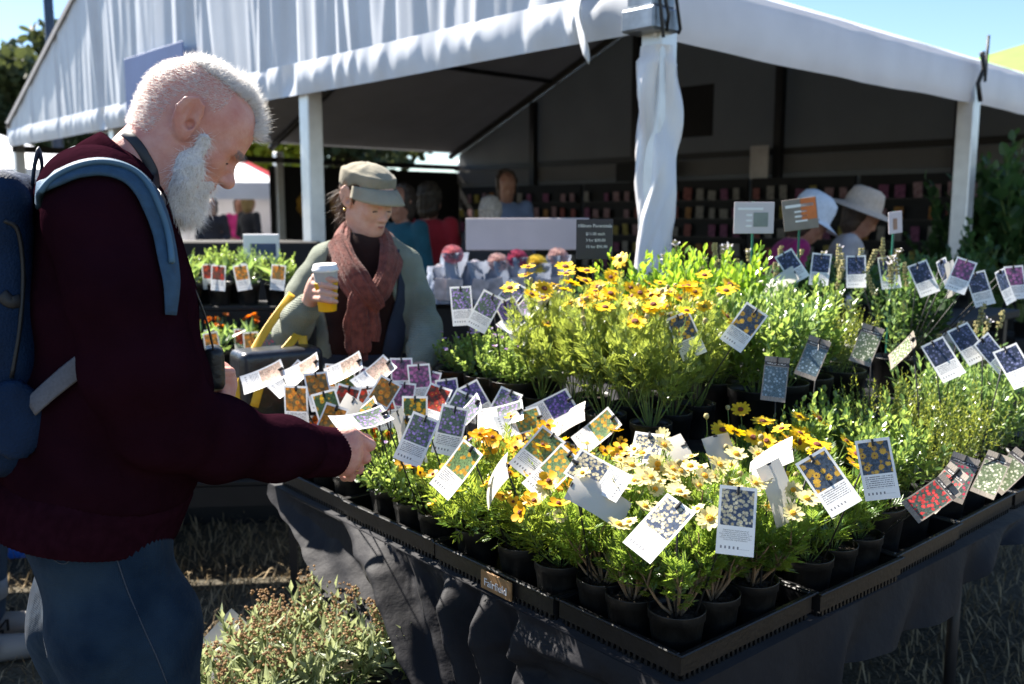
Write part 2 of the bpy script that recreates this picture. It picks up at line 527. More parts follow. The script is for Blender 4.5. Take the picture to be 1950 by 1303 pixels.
        words = math_('GREATER_THAN', wn_.outputs['Fac'], 0.42)
        txt = math_('MULTIPLY', math_('MULTIPLY', rown, words), rect(0.1, 0.9 if printed else 0.1, 0.18, 0.395))
        colr = mixc(math_('MULTIPLY', txt, 0.8), base, (0.09, 0.09, 0.11))
        ic = math_('MULTIPLY', math_('LESS_THAN', math_('FRACT', math_('MULTIPLY', U, 9.0)), 0.4), rect(0.1, 0.62, 0.085, 0.125))
        colr = mixc(math_('MULTIPLY', ic, 0.85), colr, (0.08, 0.08, 0.1))
        colr = mixc(math_('MULTIPLY', rect(0.62, 0.88, 0.088, 0.094), 0.6), colr, (0.3, 0.3, 0.33))
        geo = N.new('ShaderNodeNewGeometry')
        front = math_('SUBTRACT', 1.0, geo.outputs['Backfacing'])
        colp = mixc(rect(*photo), colr, ph)
        colr = mixc(front, (0.58, 0.55, 0.50), colp)
    Lk.new(colr, b.inputs['Base Color'])
    b.inputs['Roughness'].default_value = 0.38; b.inputs['Specular IOR Level'].default_value = 0.45
    t = N.new('ShaderNodeBsdfTranslucent'); Lk.new(colr, t.inputs['Color'])
    mx = N.new('ShaderNodeMixShader'); mx.inputs['Fac'].default_value = 0.06 if wood else 0.2
    Lk.new(b.outputs[0], mx.inputs[1]); Lk.new(t.outputs[0], mx.inputs[2]); Lk.new(mx.outputs[0], out.inputs['Surface'])
    return m


def ground_mat():
    m, nt, b, out = new_mat('dry_grass_ground')
    tc = nt.nodes.new('ShaderNodeTexCoord')
    n1 = nt.nodes.new('ShaderNodeTexNoise'); n1.inputs['Scale'].default_value = 2.2; n1.inputs['Detail'].default_value = 8
    n2 = nt.nodes.new('ShaderNodeTexNoise'); n2.inputs['Scale'].default_value = 55; n2.inputs['Detail'].default_value = 8
    for n in (n1, n2): nt.links.new(tc.outputs['Object'], n.inputs['Vector'])
    c1 = ramp(nt, n1.outputs['Fac'], [(0.35, (0.055, 0.047, 0.030)), (0.65, (0.12, 0.10, 0.062))])
    c2 = ramp(nt, n2.outputs['Fac'], [(0.35, (0.35, 0.32, 0.25)), (0.65, (1, 1, 1))])
    mx = nt.nodes.new('ShaderNodeMix'); mx.data_type = 'RGBA'; mx.blend_type = 'MULTIPLY'; mx.inputs['Factor'].default_value = 1
    nt.links.new(c1, mx.inputs['A']); nt.links.new(c2, mx.inputs['B']); nt.links.new(mx.outputs['Result'], b.inputs['Base Color'])
    b.inputs['Roughness'].default_value = 0.95
    bp = nt.nodes.new('ShaderNodeBump'); bp.inputs['Strength'].default_value = 0.8; bp.inputs['Distance'].default_value = 0.03
    nt.links.new(n2.outputs['Fac'], bp.inputs['Height']); nt.links.new(bp.outputs['Normal'], b.inputs['Normal'])
    return m


M_black = mat('black_plastic', (0.008, 0.008, 0.009), 0.42, 0.3, 30, bump=0.12, bscale=90, obj_var=0.25)
M_pot = mat('pot_plastic', (0.009, 0.009, 0.010), 0.38, 0.5, 22, bump=0.1, bscale=140, obj_var=0.3, col2=(0.026, 0.025, 0.024))
M_soil = mat('potting_soil', (0.022, 0.016, 0.012), 0.95, 0.6, 120, bump=1.0, bscale=160, col2=(0.07, 0.052, 0.038))
M_cloth = mat('black_cloth', (0.0085, 0.0085, 0.0115), 0.7, 0.25, 6, bump=0.35, bscale=30, sheen=0.02, spec=0.22)
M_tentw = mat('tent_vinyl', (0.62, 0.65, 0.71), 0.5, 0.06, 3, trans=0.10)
M_tentshade = mat('tent_vinyl_shaded', (0.17, 0.17, 0.18), 0.8, 0.08, 2, trans=0.12)  # white tent fabric darkened to grey: interior shade put into the colour
M_alu = mat('aluminium', (0.62, 0.63, 0.65), 0.38, 0.08, 12, metal=0.55)
M_dark = mat('dark_steel', (0.014, 0.014, 0.016), 0.5, 0.2, 12)
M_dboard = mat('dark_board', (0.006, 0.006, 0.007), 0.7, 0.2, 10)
M_white = mat('white_board', (0.78, 0.76, 0.77), 0.55, 0.05, 5)
M_wood = mat('brown_label', (0.24, 0.135, 0.06), 0.6, 0.3, 30)
M_stem = mat('green_stem', (0.14, 0.20, 0.05), 0.6, 0.3, 40, trans=0.15)
M_wstem = mat('woody_stem', (0.20, 0.13, 0.075), 0.8, 0.35, 60, bump=0.4)
M_ink = mat('dark_ink', (0.03, 0.03, 0.035), 0.6, 0.05)
M_lwhite = mat('white_lettering', (0.75, 0.75, 0.78), 0.6, 0.03)
M_gold = mat('gold', (0.75, 0.52, 0.18), 0.3, 0.05, metal=1.0)

# ------------------------------------------------------------------ ground
g = MB().grid(lambda u, v: (-160 + 320*u, -40 + 300*v, 0), 8, 8)
ground = g.build('ground', ground_mat()); tag(ground, kind='structure')

def strands(n, fx, fy, hmin, hmax, seed, wid=0.004):
    r = np.random.default_rng(seed)
    x = fx(r, n); y = fy(r, n, x)
    az = r.uniform(0, 6.28, n); L = r.uniform(hmin, hmax, n); lean = r.uniform(0.25, 1.3, n)
    B = np.stack([x, y, np.full(n, 0.002)], 1)
    D = np.stack([np.cos(az)*np.sin(lean), np.sin(az)*np.sin(lean), np.cos(lean)*0.8 + 0.06], 1) * L[:, None]
    Sd = np.stack([-np.sin(az), np.cos(az), np.zeros(n)], 1) * wid * r.uniform(0.6, 1.4, n)[:, None]
    mid = B + D * 0.55 + np.array([0, 0, 0.15]) * L[:, None]
    V = np.stack([B - Sd, B + Sd, mid + Sd * 0.8, mid - Sd * 0.8, B + D], 1).reshape(-1, 3)
    k = np.arange(n)[:, None] * 5
    F = np.concatenate([k + np.array([0, 1, 2, 3])], 0).tolist() + (k + np.array([3, 2, 4])).tolist()
    return V, F, np.repeat(r.uniform(0, 1, n), 5)

V, F, sh = strands(26000, lambda r, n: r.uniform(-3.2, 2.6, n), lambda r, n, x: r.uniform(1.6, 5.2, n), 0.03, 0.10, 3, 0.0026)
straw = obj('dry_grass', mesh_of('dry_grass', V, F, False, shade=sh),
            leaf_mat('straw', (0.06, 0.045, 0.022), (0.30, 0.23, 0.14), (0.3, 0.22, 0.12), 0.2, 0.8, 0.2))
tag(straw, 'short dry straw-coloured grass covering the ground', 'grass', kind='stuff')

# ------------------------------------------------------------------ the marquee
TN = np.array([0.615, 4.30, 0.0])
TA = math.radians(43)
eR = np.array([math.cos(TA), math.sin(TA), 0.0]); eL = np.array([-math.sin(TA), math.cos(TA), 0.0]); eZ = np.array([0, 0, 1.0])
TW, TD, EB, ET, RISE = 10.0, 7.2, 2.30, 2.56, 2.05
def tp(s, r, z): return TN + eL*s + eR*r + eZ*z
def rake(s): return ET + RISE*(1 - abs(s - TW/2)/(TW/2))

tent = thing('marquee_tent', 'large white marquee with gathered gable wall and open sides behind the plant table', 'marquee', tp(5, 3.6, 0))
rs = np.random.default_rng(11)
fold_x = np.sort(rs.uniform(0, TW, 150)); fold_a = rs.normal(0, 1, 150); fold_w = rs.uniform(0.02, 0.07, 150); fold_t = rs.uniform(-0.12, 0.12, 150)
def gable_disp(s, h):
    d = 0
    for x, a, w, t in zip(fold_x, fold_a, fold_w, fold_t):
        q = (s - x - t*h) / w
        if abs(q) < 3: d += 0.010 * a * math.exp(-q*q)
    for x in (3.15, 6.75):
        q = (s - x) / 0.10
        if abs(q) < 3: d -= 0.05 * math.exp(-q**4)
    return d
def gable_fn(u, v):
    s = TW*u; z0 = EB + 0.20; z = z0 + (rake(s) - z0)*v
    return tp(s, -0.02 - gable_disp(s, z - z0)*(1.0 - 0.5*v), z)
MB().grid(gable_fn, 460, 10).build('gable_wall', M_tentw, tent, True, True)
def hem_fn(u, v):
    s = TW*u; a = math.pi*v
    return tp(s, -0.03 - 0.018*math.sin(a) - 0.9*gable_disp(s, 0)*math.sin(a), EB + 0.215 - 0.215*v + 0.003*math.sin(s*2.1))
MB().grid(hem_fn, 460, 5).build('gable_hem', M_tentw, tent, True, True)
# roof skin, and an added inner sheet greyed to carry the shade inside
for side in (0, 1):
    sE, sM = (0 if side == 0 else TW), TW/2
    f = lambda u, v, dz=0.0: tp(sE + (sM - sE)*v, -0.05 + (TD + 0.1)*u, rake(sE + (sM - sE)*v) + dz + 0.03)
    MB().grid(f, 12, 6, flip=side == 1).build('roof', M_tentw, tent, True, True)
    MB().grid(lambda u, v: f(u, v, -0.06) + (0 if True else 0), 12, 6, flip=side == 0).build('roof_underside', M_tentshade, tent, True, True)
MB().grid(lambda u, v: tp(TW*u, 0.06, EB + 0.03 + (rake(TW*u) - 0.08 - EB - 0.03)*v), 24, 2).build('gable_inside', M_tentshade, tent, True, True)  # added inner sheet, its grey stands in for shade on white fabric
# rear gable wall with its posts and rail
MB().grid(lambda u, v: tp(TW*u, TD, (rake(TW*u) - 0.06)*v), 24, 4).build('rear_wall', mat('tent_rear_shaded', (0.135, 0.135, 0.13), 0.8, 0.06, 2, trans=0.12), tent, True, True)  # rear wall colour lowered to paint in the dimness under the roof
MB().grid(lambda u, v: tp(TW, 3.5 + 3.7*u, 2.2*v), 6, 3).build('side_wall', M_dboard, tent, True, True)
fr = lambda s, r: (tp(s, r, 0), eL, eR, eZ)
for s in (1.4, 3.6, 5.9, 8.0):
    MB().box((-0.05, -0.16, 0), (0.05, -0.06, rake(s) - 0.14), frame=fr(s, TD)).build('wall_post', M_dark, tent, True)
MB().box((0, -0.10, 2.22), (TW, -0.04, 2.30), frame=fr(0, TD)).build('rail', M_dark, tent, True)
MB().box((0.0, -0.04, 2.0), (TW, -0.012, 2.2), frame=fr(0, TD)).build('wall_flap', M_tentshade, tent, True)
MB().box((-0.06, 0, 2.24), (-0.0, TD, 2.32), frame=fr(TW, 0)).build('rail', M_dark, tent, True)
for r in (0.12, 3.55, TD - 0.2):
    for sgn in (0, 1):
        a, b_ = (0, TW/2) if sgn == 0 else (TW, TW/2)
        MB().tube([tp(a, r, rake(a) - 0.1), tp(b_, r, rake(b_) - 0.1)], 0.05, 6).build('rafter', M_dark, tent, True)
for s in (2.5, 7.5):
    MB().tube([tp(s, 0.1, rake(s) - 0.09), tp(s, TD - 0.1, rake(s) - 0.09)], 0.035, 6).build('purlin', M_dark, tent, True)
MB().tube([tp(5, 0.1, rake(5) - 0.1), tp(5, TD - 0.1, rake(5) - 0.1)], 0.04, 6).build('ridge_beam', M_dark, tent, True)
# eave valance on the right-hand side
def val_fn(u, v):
    r = TD*u; q = (r % 3.55)/3.55
    a = math.pi*v
    return tp(-0.03 - 0.022*math.sin(a)**0.6 - 0.004*math.sin(r*9 + 2*math.sin(r*3)), r, EB - 0.02 + 0.30*v - 0.012*math.sin(math.pi*q)*(1 - v) + 0.003*math.sin(r*5))
MB().grid(val_fn, 120, 8, flip=False).build('valance', mat('valance_vinyl', (0.74, 0.72, 0.76), 0.45, 0.05, 4, bump=0.15, bscale=14, trans=0.08), tent, True, True)
MB().box((-0.0, 0, EB + 0.02), (0.06, TD, EB + 0.22), frame=fr(0, 0)).build('eave_beam', M_alu, tent, True)
MB().box((0, 0.0, EB + 0.04), (TW, 0.05, EB + 0.2), frame=fr(0, 0)).build('eave_beam', M_alu, tent, True)
for (s, r) in ((0, 0), (3.05, 0), (6.7, 0), (TW, 0), (0, 3.58), (0, TD), (TW, 3.58), (TW, TD)):
    b_ = MB(); b_.box((-0.06, -0.06, 0), (0.06, 0.06, EB + 0.1), frame=fr(s + 0.0, r + 0.08), bev=0.008)
    p_ = b_.build('post', M_alu, tent, True)
    MB().box((-0.10, -0.10, 0), (0.10, 0.10, 0.012), frame=fr(s, r + 0.08)).build('base_plate', M_dark, p_, True)
# curtain gathered and twisted round the corner post
def curt(u, v):
    z = 0.25 + 2.0*v; th = 2*math.pi*u
    rr = 0.100 + 0.024*math.sin(2*th + 5.0*z + 0.8*math.sin(3*z)) + 0.016*math.sin(3*th - 6*z + math.sin(5*z)) + 0.010*math.sin(5*th + 11*z) + 0.006*(1 - abs(math.sin(4*th + 9*z + 2*math.sin(4*z))))**3
    rr *= 0.84 + 0.25*max(0, 1.35 - z)**2 + 0.05*math.sin(6*z)
    if v > 0.97: rr *= 0.85
    return tp(0.0 + rr*math.cos(th), 0.08 + rr*math.sin(th), z)
MB().grid(curt, 72, 90, flip=True).build('curtain', mat('curtain_vinyl', (0.74, 0.73, 0.75), 0.28, 0.05, 5, spec=0.6, trans=0.06), tent, True, True)
# steel corner bracket, cords and the loose flap
bk = MB(); bk.box((-0.10, -0.09, 2.30), (0.09, 0.10, 2.40), frame=fr(0, 0), bev=0.01); bk.box((-0.085, -0.075, 2.40), (0.07, 0.085, 2.72), frame=fr(0, 0), bev=0.01)
bk.build('corner_bracket', mat('worn_steel', (0.25, 0.28, 0.32), 0.4, 0.3, 14, metal=0.6), tent, True)
for k, (x, y) in enumerate(((-0.105, -0.02), (-0.11, 0.06), (-0.11, -0.06))):
    MB().tube([tp(x, y, 2.78), tp(x - 0.01, y + 0.02, 2.6), tp(x, y - 0.01, 2.46), tp(x - 0.015, y + 0.01, 2.36 - 0.05*k), tp(x + 0.01, y + 0.03, 2.30)], 0.008, 6).build('cord', M_dark, tent, True, True)
def flap(u, v):
    w = 0.30*(1 - v)**0.7 + 0.02
    return tp(0.10 + 0.12*v + w*(u)*1.0, -0.14 - 0.05*math.sin(3*u + 2*v) - 0.04*v, 2.86 - 0.62*v*(0.75 + 0.35*u))
fl = MB().grid(flap, 10, 14).build('corner_flap', M_tentw, tent, True, True); solidify(fl, 0.004)
st = MB()
st.tube([tp(-0.10, 3.58, 2.62), tp(-0.11, 3.6, 2.5), tp(-0.095, 3.55, 2.4), tp(-0.10, 3.60, 2.28)], 0.016, 6)
st.tube([tp(-0.11, 3.52, 2.60), tp(-0.12, 3.6, 2.47), tp(-0.1, 3.66, 2.60)], 0.011, 6)
st.tube([tp(-0.1, 3.66, 2.42), tp(-0.1, 3.67, 2.74)], 0.010, 6)
st.build('tie_strap', M_dark, tent, True, True)

# signs hung in and on the marquee
def panel(name, label, cat, c, w, h, m, yaw_axis, up=eZ, t=0.012, group=None):
    """flat board centred at c, its width along yaw_axis"""
    x = np.asarray(yaw_axis, float); n = np.cross(x, up)
    o = MB().box((-w/2, -t/2, -h/2), (w/2, t/2, h/2), frame=(np.asarray(c, float), x, n, np.asarray(up, float)), bev=min(t*0.3, 0.004)).build(name, m)
    return tag(o, label, cat, group)

panel('banner', 'blue banner hung on the white gable behind the bearded man', 'banner', tp(5.25, -0.12, 2.53), 1.25, 0.66, mat('blue_banner', (0.10, 0.15, 0.32), 0.6, 0.08, 3), eL)
panel('banner', 'tall black banner hanging inside the marquee right of the wrapped post', 'banner', tp(3.79, 5.6, 2.66), 0.48, 0.58, M_dboard, eL)
panel('banner', 'wide black sign high above the seed packet racks, left of the wrapped post', 'banner', tp(5.6, TD - 0.3, 2.07), 1.0, 0.26, M_dboard, eL)
panel('notice', 'white notice hung from the rail above the racks, left of wrapped post', 'notice', tp(3.75, TD - 0.3, 2.12), 0.26, 0.42, mat('dull_white', (0.5, 0.48, 0.48), 0.6), eL)
lights = [(0.55, 2.04), (0.35, 2.06)]
panel('notice', 'small white notice over the racks beside straw hat', 'notice', tp(-0.3 + 0.6, TD - 0.4, 2.06), 0.16, 0.16, M_white, eL)

# racks of picture packets along the rear wall
PK = []
for k, (p, c) in enumerate((((0.30, 0.03, 0.04), (0.5, 0.15, 0.12)), ((0.40, 0.10, 0.02), (0.6, 0.3, 0.05)), ((0.35, 0.12, 0.16), (0.55, 0.35, 0.36)), ((0.42, 0.30, 0.04), (0.6, 0.5, 0.1)), ((0.20, 0.03, 0.12), (0.4, 0.1, 0.25)), ((0.32, 0.30, 0.27), (0.5, 0.45, 0.4)))):
    PK.append(mat('packet_print_%d' % k, tuple(np.array(p)*0.45), 0.6, 0.3, 26, col2=tuple(np.array(c)*0.5)))
pk_me = []
for k in range(6):
    b_ = MB().box((-0.055, -0.012, 0), (0.055, 0.0, 0.15), bev=0.003); me = b_.mesh('packet', False); me.materials.append(PK[k]); pk_me.append(me)
rp = np.random.default_rng(5)
place_w = ('far left end', 'left part', 'middle left', 'middle', 'middle right', 'right part', 'far right end')
for i in range(7):
    s0 = 9.4 - 1.42*i
    rk = thing('packet_rack', 'dark rack of flower picture packets, %s of the rear wall row' % place_w[i], 'display rack', tp(s0 - 0.65, TD - 0.35, 0), 0, 'packet racks along the rear marquee wall')
    rk.rotation_euler = (0, 0, math.atan2(eL[1], eL[0]))
    b_ = MB().box((-0.68, 0.06, 0.0), (0.68, 0.10, 1.92)); b_.build('back_board', M_dboard, rk)
    for row in range(5):
        z = 0.72 + 0.235*row
        MB().box((-0.66, 0.122, z - 0.015), (0.66, 0.165, z), ).build('shelf', M_dark, rk)
        base = rp.integers(0, 6)
        for c_ in range(7):
            if rp.random() < 0.12: continue
            o = bpy.data.objects.new('packet', pk_me[(base + (c_ // 2) + int(rp.integers(0, 2))) % 6]); link(o, rk)
            o.location = (-0.57 + 0.19*c_ + rp.uniform(-.015, .015), 0.15, z + 0.001)
            o.rotation_euler = (rp.uniform(-.06, .06), rp.uniform(-.07, .07), math.pi + rp.uniform(-0.15, 0.15)); o.scale = (rp.uniform(.8, 1.1), 1, rp.uniform(.75, 1.12))

# round flower pictures on the side wall
M_sunf = mat('flower_picture', (0.30, 0.13, 0.02), 0.6, 0.4, 14, col2=(0.55, 0.33, 0.05))
for k, (r, lab) in enumerate(((4.15, 'round yellow flower picture on dark side wall, left of the pole'), (4.75, 'round yellow flower picture just left of the aluminium pole'))):
    b_ = MB(); n = 26
    V = [(0, 0, 0)] + [((0.22 + 0.02*math.cos(9*6.283*j/n))*math.cos(6.283*j/n), 0, (0.22 + 0.02*math.cos(9*6.283*j/n))*math.sin(6.283*j/n)) for j in range(n)]
    V2 = [(x, -0.02, z) for x, y, z in V]
    fr_ = (tp(TW - 0.03, r, 1.62), eR, eL, eZ)
    O, X, Y, Z = fr_
    VV = [O + v[0]*X + v[1]*Y + v[2]*Z for v in V + V2]
    m_ = n + 1
    F = [(0, 1+j, 1+(j+1) % n) for j in range(n)] + [(m_, m_+1+(j+1) % n, m_+1+j) for j in range(n)] + [(1+j, m_+1+j, m_+1+(j+1) % n, 1+(j+1) % n) for j in range(n)]
    o = b_.add(VV, F).build('flower_picture', M_sunf); tag(o, lab, 'picture', 'round flower pictures on the side wall')

# ------------------------------------------------------------------ the display table
QA = math.radians(40)
uA = np.array([math.cos(QA), math.sin(QA), 0.0]); uB = np.array([-math.sin(QA), math.cos(QA), 0.0])
QC = np.array([0.289, 1.479, 0.0])
TT = 0.700
def q(a, b, z=0.0): return QC + uA*a + uB*b + eZ*z
frq = (QC, uA, uB, eZ)
table = thing('display_table', 'long black trestle table carrying the trays of potted flowers', 'table', q(1.1, 0.8, 0), QA)
MB().box((0.01, 0.01, TT - 0.045), (2.5, 1.54, TT - 0.012), frame=frq, bev=0.004).build('table_top', M_dboard, table, True)
for (a, b_) in ((0.12, 0.12), (0.35, 1.42), (1.28, 0.10), (2.38, 0.12), (2.38, 1.42), (1.28, 1.42)):
    MB().tube([q(a, b_, 0), q(a, b_, TT - 0.045)], 0.016, 8).build('leg', M_dark, table, True, True)
MB().tube([q(1.28, 0.10, 0.62), q(1.2, 0.14, 0.5), q(1.16, 0.3, 0.35), q(1.25, 0.6, 0.2)], 0.011, 8).build('brace', M_dark, table, True, True)
MB().tube([q(1.28, 0.10, 0.45), q(1.28, 1.42, 0.45)], 0.012, 8).build('cross_bar', M_dark, table, True, True)
riser = MB().box((0.43, 0.42, TT + 0.002), (2.45, 1.50, TT + 0.20), frame=frq, bev=0.01).build('riser', M_cloth)
tag(riser, 'black covered platform raising the rear rows of pots on the table', 'platform')

# the cloth: sheet over the top, gathered skirt on the left, short swags on the right
def lerp_tab(x, tab):
    xs, ys = zip(*tab); return float(np.interp(x, xs, ys))
Ltab = [(-0.02, 0.60), (0.25, 0.62), (0.42, 0.56), (0.6, 0.38), (0.8, 0.29), (1.1, 0.20), (1.35, 0.09), (1.56, 0.03)]
KB, KZ = 0.40, 0.26     # where the cloth is gathered and tied
_fr = np.random.default_rng(44); _fa = _fr.uniform(0.6, 1.3, 12); _fp = _fr.uniform(0, 6.28, 12)
def skirt(u, v):
    b0 = -0.02 + 1.58*u
    L = lerp_tab(b0, Ltab); t = v
    z = TT - 0.002 - L*t; b_ = b0 - 0.10*t*L
    o = 0.020 + 0.06*t*min(1.0, L/0.25)
    r = math.hypot(b_ - KB, z - KZ); phi = math.atan2(z - KZ, b_ - KB)
    fan = math.sin(19*phi + 0.9*math.sin(5*phi) + 2.2*r) + 0.55*math.sin(27*phi + 1.3 + 3*r) + 0.3*math.sin(49*phi - 2*r)
    w = 1/(1 + math.exp(-(b_ - 0.42)/0.05))
    top = min(1.0, (TT - z)/0.05)
    o += w*top*0.040*min(1.0, r/0.45 + 0.2)*fan*min(1.0, max(0.15, (1.62 - b0)/0.4))
    sw = math.sin(2*math.pi*((TT - z)/0.105 - 1.6*abs(b_ - 0.16)) + 0.6*math.sin(9*b_)) + 0.4*math.sin(2*math.pi*(TT - z)/0.047 + 6*b_)
    o += (1 - w)*top*0.020*sw
    o += 0.0025*math.sin(60*b_ + 31*z)*math.sin(47*z - 13*b_)*top
    return q(-max(o, 0.006), b_, z)
cloth = MB()
cloth.grid(skirt, 340, 56, flip=True)
Rtab = [(-0.02, 0.60), (0.15, 0.52), (0.3, 0.30), (0.5, 0.13), (0.9, 0.12), (1.15, 0.06), (1.5, 0.03), (2.5, 0.05)]
def skirt2(u, v):
    a0 = -0.02 + 2.5*u; L = lerp_tab(a0, Rtab); t = v
    amp = 0.018*t
    o = 0.018 + 0.02*t + amp*math.sin(2*math.pi*a0*4.3 + 3*t) + 0.3*amp*math.sin(a0*51 + 4*t)
    return q(a0 + 0.04*t*math.sin(a0*8), -max(o, 0.006), TT - 0.002 - L*t - 0.01*math.sin(a0*9)*t)
cloth.grid(skirt2, 200, 16)
cloth.box((-0.018, -0.018, TT - 0.008), (2.5, 1.555, TT), frame=frq)
# pale hem lining turned out at the far end
tc_ = cloth.build('table_cloth', M_cloth, None, False, True)
tag(tc_, 'black cloth draped over the table, gathered in folds down its left side', 'tablecloth')

# ------------------------------------------------------------------ nursery trays
def tray_mesh(w, d, h=0.052):
    b = MB(); t = 0.004
    b.box((t, t, 0), (w - t, d - t, 0.003))
    # walls with a rolled rim; slots along the foot
    for (x0, y0, x1, y1) in ((0, 0, w, 0.005), (0, d-0.005, w, d), (0, 0.0052, 0.005, d-0.0052), (w-0.005, 0.0052, w, d-0.0052)):
        b.box((x0, y0, 0.012), (x1, y1, h - 0.006))
    n = int(w/0.014)
    for i in range(n):
        x = 0.008 + i*(w-0.016)/n
        for y in (0.0005, d-0.0045): b.box((x, y, 0.0), (x+0.006, y+0.004, 0.0119))
    n = int(d/0.014)
    for i in range(n):
        y = 0.008 + i*(d-0.016)/n
        for x in (0.0005, w-0.0045): b.box((x, y, 0.0), (x+0.004, y+0.006, 0.0119))
    r = 0.0065
    b.box((-r, -r, h-0.0058), (w+r, 0.0055, h), bev=0.002); b.box((-r, d-0.0055, h-0.0058), (w+r, d+r, h), bev=0.002)
    b.box((-r, 0.0056, h-0.0058), (0.0055, d-0.0056, h-0.0003), bev=0.002); b.box((w-0.0055, 0.0056, h-0.0058), (w+r, d-0.0056, h-0.0003), bev=0.002)
    return b.mesh('tray', False)
TRAYS = {}
def tray(key, a, b, w, d, label, rz=0.0, z=TT):
    root = thing('nursery_tray', label, 'tray', q(a, b, z + 0.001), QA + rz, 'black nursery trays on the table')
    me = tray_mesh(w, d)
    obj('tray_body', me, M_black, root)
    TRAYS[key] = root
    return root
tray('corner', 0.0, 0.0, 0.40, 0.305, 'black slotted tray at the near table corner holding cream daisies')
tray('fair', -0.005, 0.318, 0.30, 0.40, 'black tray with a brown wooden-look name label on its rim')
tray('l3', 0.0, 0.73, 0.30, 0.40, 'black tray of small mauve plants on the left table edge', 0.02)
tray('l4', 0.0, 1.14, 0.30, 0.38, 'black tray of orange flowers at the far left end of table')
tray('r2', 0.412, -0.012, 0.31, 0.30, 'black tray of brown-eyed yellow daisies right of the corner tray', -0.02)
tray('r3', 0.735, -0.005, 0.31, 0.30, 'black tray holding the plants with red flower picture tags', 0.02)
tray('r4', 1.06, 0.01, 0.34, 0.30, 'black tray at right edge under white flower picture tags', 0.03)
tray('r5', 1.42, 0.02, 0.34, 0.30, 'black tray at the far right end of the lower row')
# name label clipped over the rim of the second tray
fl_ = TRAYS['fair']
b_ = MB().box((-0.0125, 0.115, 0.004), (-0.0075, 0.215, 0.045), bev=0.001)
lb = b_.build('name_label', M_wood, fl_)
def text(body, size, m, parent, mtx, align='CENTER', name='lettering', ext=0.0003, space=1.0, fill=None):
    c = bpy.data.curves.new(name, 'FONT'); c.body = body; c.size = size; c.align_x = align; c.extrude = ext; c.resolution_u = 2; c.space_line = space
    c.align_y = 'CENTER'
    t_ = bpy.data.objects.new(name, c); COL.objects.link(t_)
    bpy.context.view_layer.update()
    me = bpy.data.meshes.new_from_object(t_.evaluated_get(bpy.context.evaluated_depsgraph_get()))
    bpy.data.objects.remove(t_); bpy.data.curves.remove(c)
    me.materials.clear(); me.materials.append(m); me.name = name
    o = bpy.data.objects.new(name, me); link(o, parent); o.matrix_local = mtx
    return o
Mt = Matrix(((0, 0, -1, -0.0133), (-1, 0, 0, 0.165), (0, 1, 0, 0.021), (0, 0, 0, 1)))
text('Fairfield', 0.024, M_lwhite, lb, Mt)

# ------------------------------------------------------------------ leaves, flowers, plants
def leaf_oval(w=0.28, fold=0.10, curl=0.08):
    V = [(0,0,0),(.4,-w,fold),(.4,w,fold),(.8,-.68*w,fold*.7-curl*.5),(.8,.68*w,fold*.7-curl*.5),(1,0,-curl),(.4,0,0),(.8,0,-curl*.5)]
    return np.array(V), [(0,1,6),(0,6,2),(1,3,7,6),(6,7,4,2),(3,5,7),(7,5,4)]
def leaf_lance(w=0.13, curl=0.12):
    V = [(0,0,0),(.35,-w,.05),(.35,w,.05),(.35,0,0),(1,0,-curl)]
    return np.array(V), [(0,1,3),(0,3,2),(1,4,3),(3,4,2)]
def leaf_fern(pairs=3, w=0.07, spread=0.42):
    V = [(0,-.018,0),(0,.018,0),(.75,.02,.02),(.75,-.02,.02)]; F = [(0,3,2,1)]
    for i in range(pairs):
        x = 0.22 + 0.5*i/pairs; l = 0.42 - 0.05*i
        for s in (-1, 1):
            n = len(V)
            V += [(x,0,.01),(x+l*.45-w*.6,s*l*spread*1.25,.06),(x+l,s*l*spread*1.9,.05),(x+l*.5+w*.7,s*l*spread*.75,.04)]
            F.append((n,n+1,n+2,n+3) if s > 0 else (n,n+3,n+2,n+1))
    n = len(V); V += [(.6,0,0),(.8,-w,.03),(1.05,0,.0),(.8,w,.03)]; F.append((n,n+1,n+2,n+3))
    return np.array(V), F
def leaf_needle():
    V = [(0,-.05,0),(0,.05,0),(1,0,0.02)]
    return np.array(V), [(0,1,2)]

def spread_leaves(tv, tf, pos, dirv, up, size, shade):
    """copy one leaf template to many places"""
    n = len(pos)
    X = dirv/np.linalg.norm(dirv, axis=1)[:, None]
    Y = np.cross(up, X); Y /= np.linalg.norm(Y, axis=1)[:, None] + 1e-9
    Z = np.cross(X, Y)
    V = pos[:, None, :] + size[:, None, None]*(tv[None, :, 0:1]*X[:, None] + tv[None, :, 1:2]*Y[:, None] + tv[None, :, 2:3]*Z[:, None])
    k = len(tv)
    F = [tuple(i*k + j for j in f) for i in range(n) for f in tf]
    return V.reshape(-1, 3), F, np.repeat(shade, k)

def merge(parts):
    V, F, S_ = [], [], []; n = 0
    for v, f, s in parts:
        V.append(v); F += [tuple(i + n for i in q_) for q_ in f]; S_.append(s); n += len(v)
    return np.concatenate(V), F, np.concatenate(S_)

def stem_tubes(curves, r0, r1, n=4):
    b = MB()
    for c in curves:
        k = len(c); b.tube(c, np.linspace(r0, r1, k), n, cap=False)
    return b

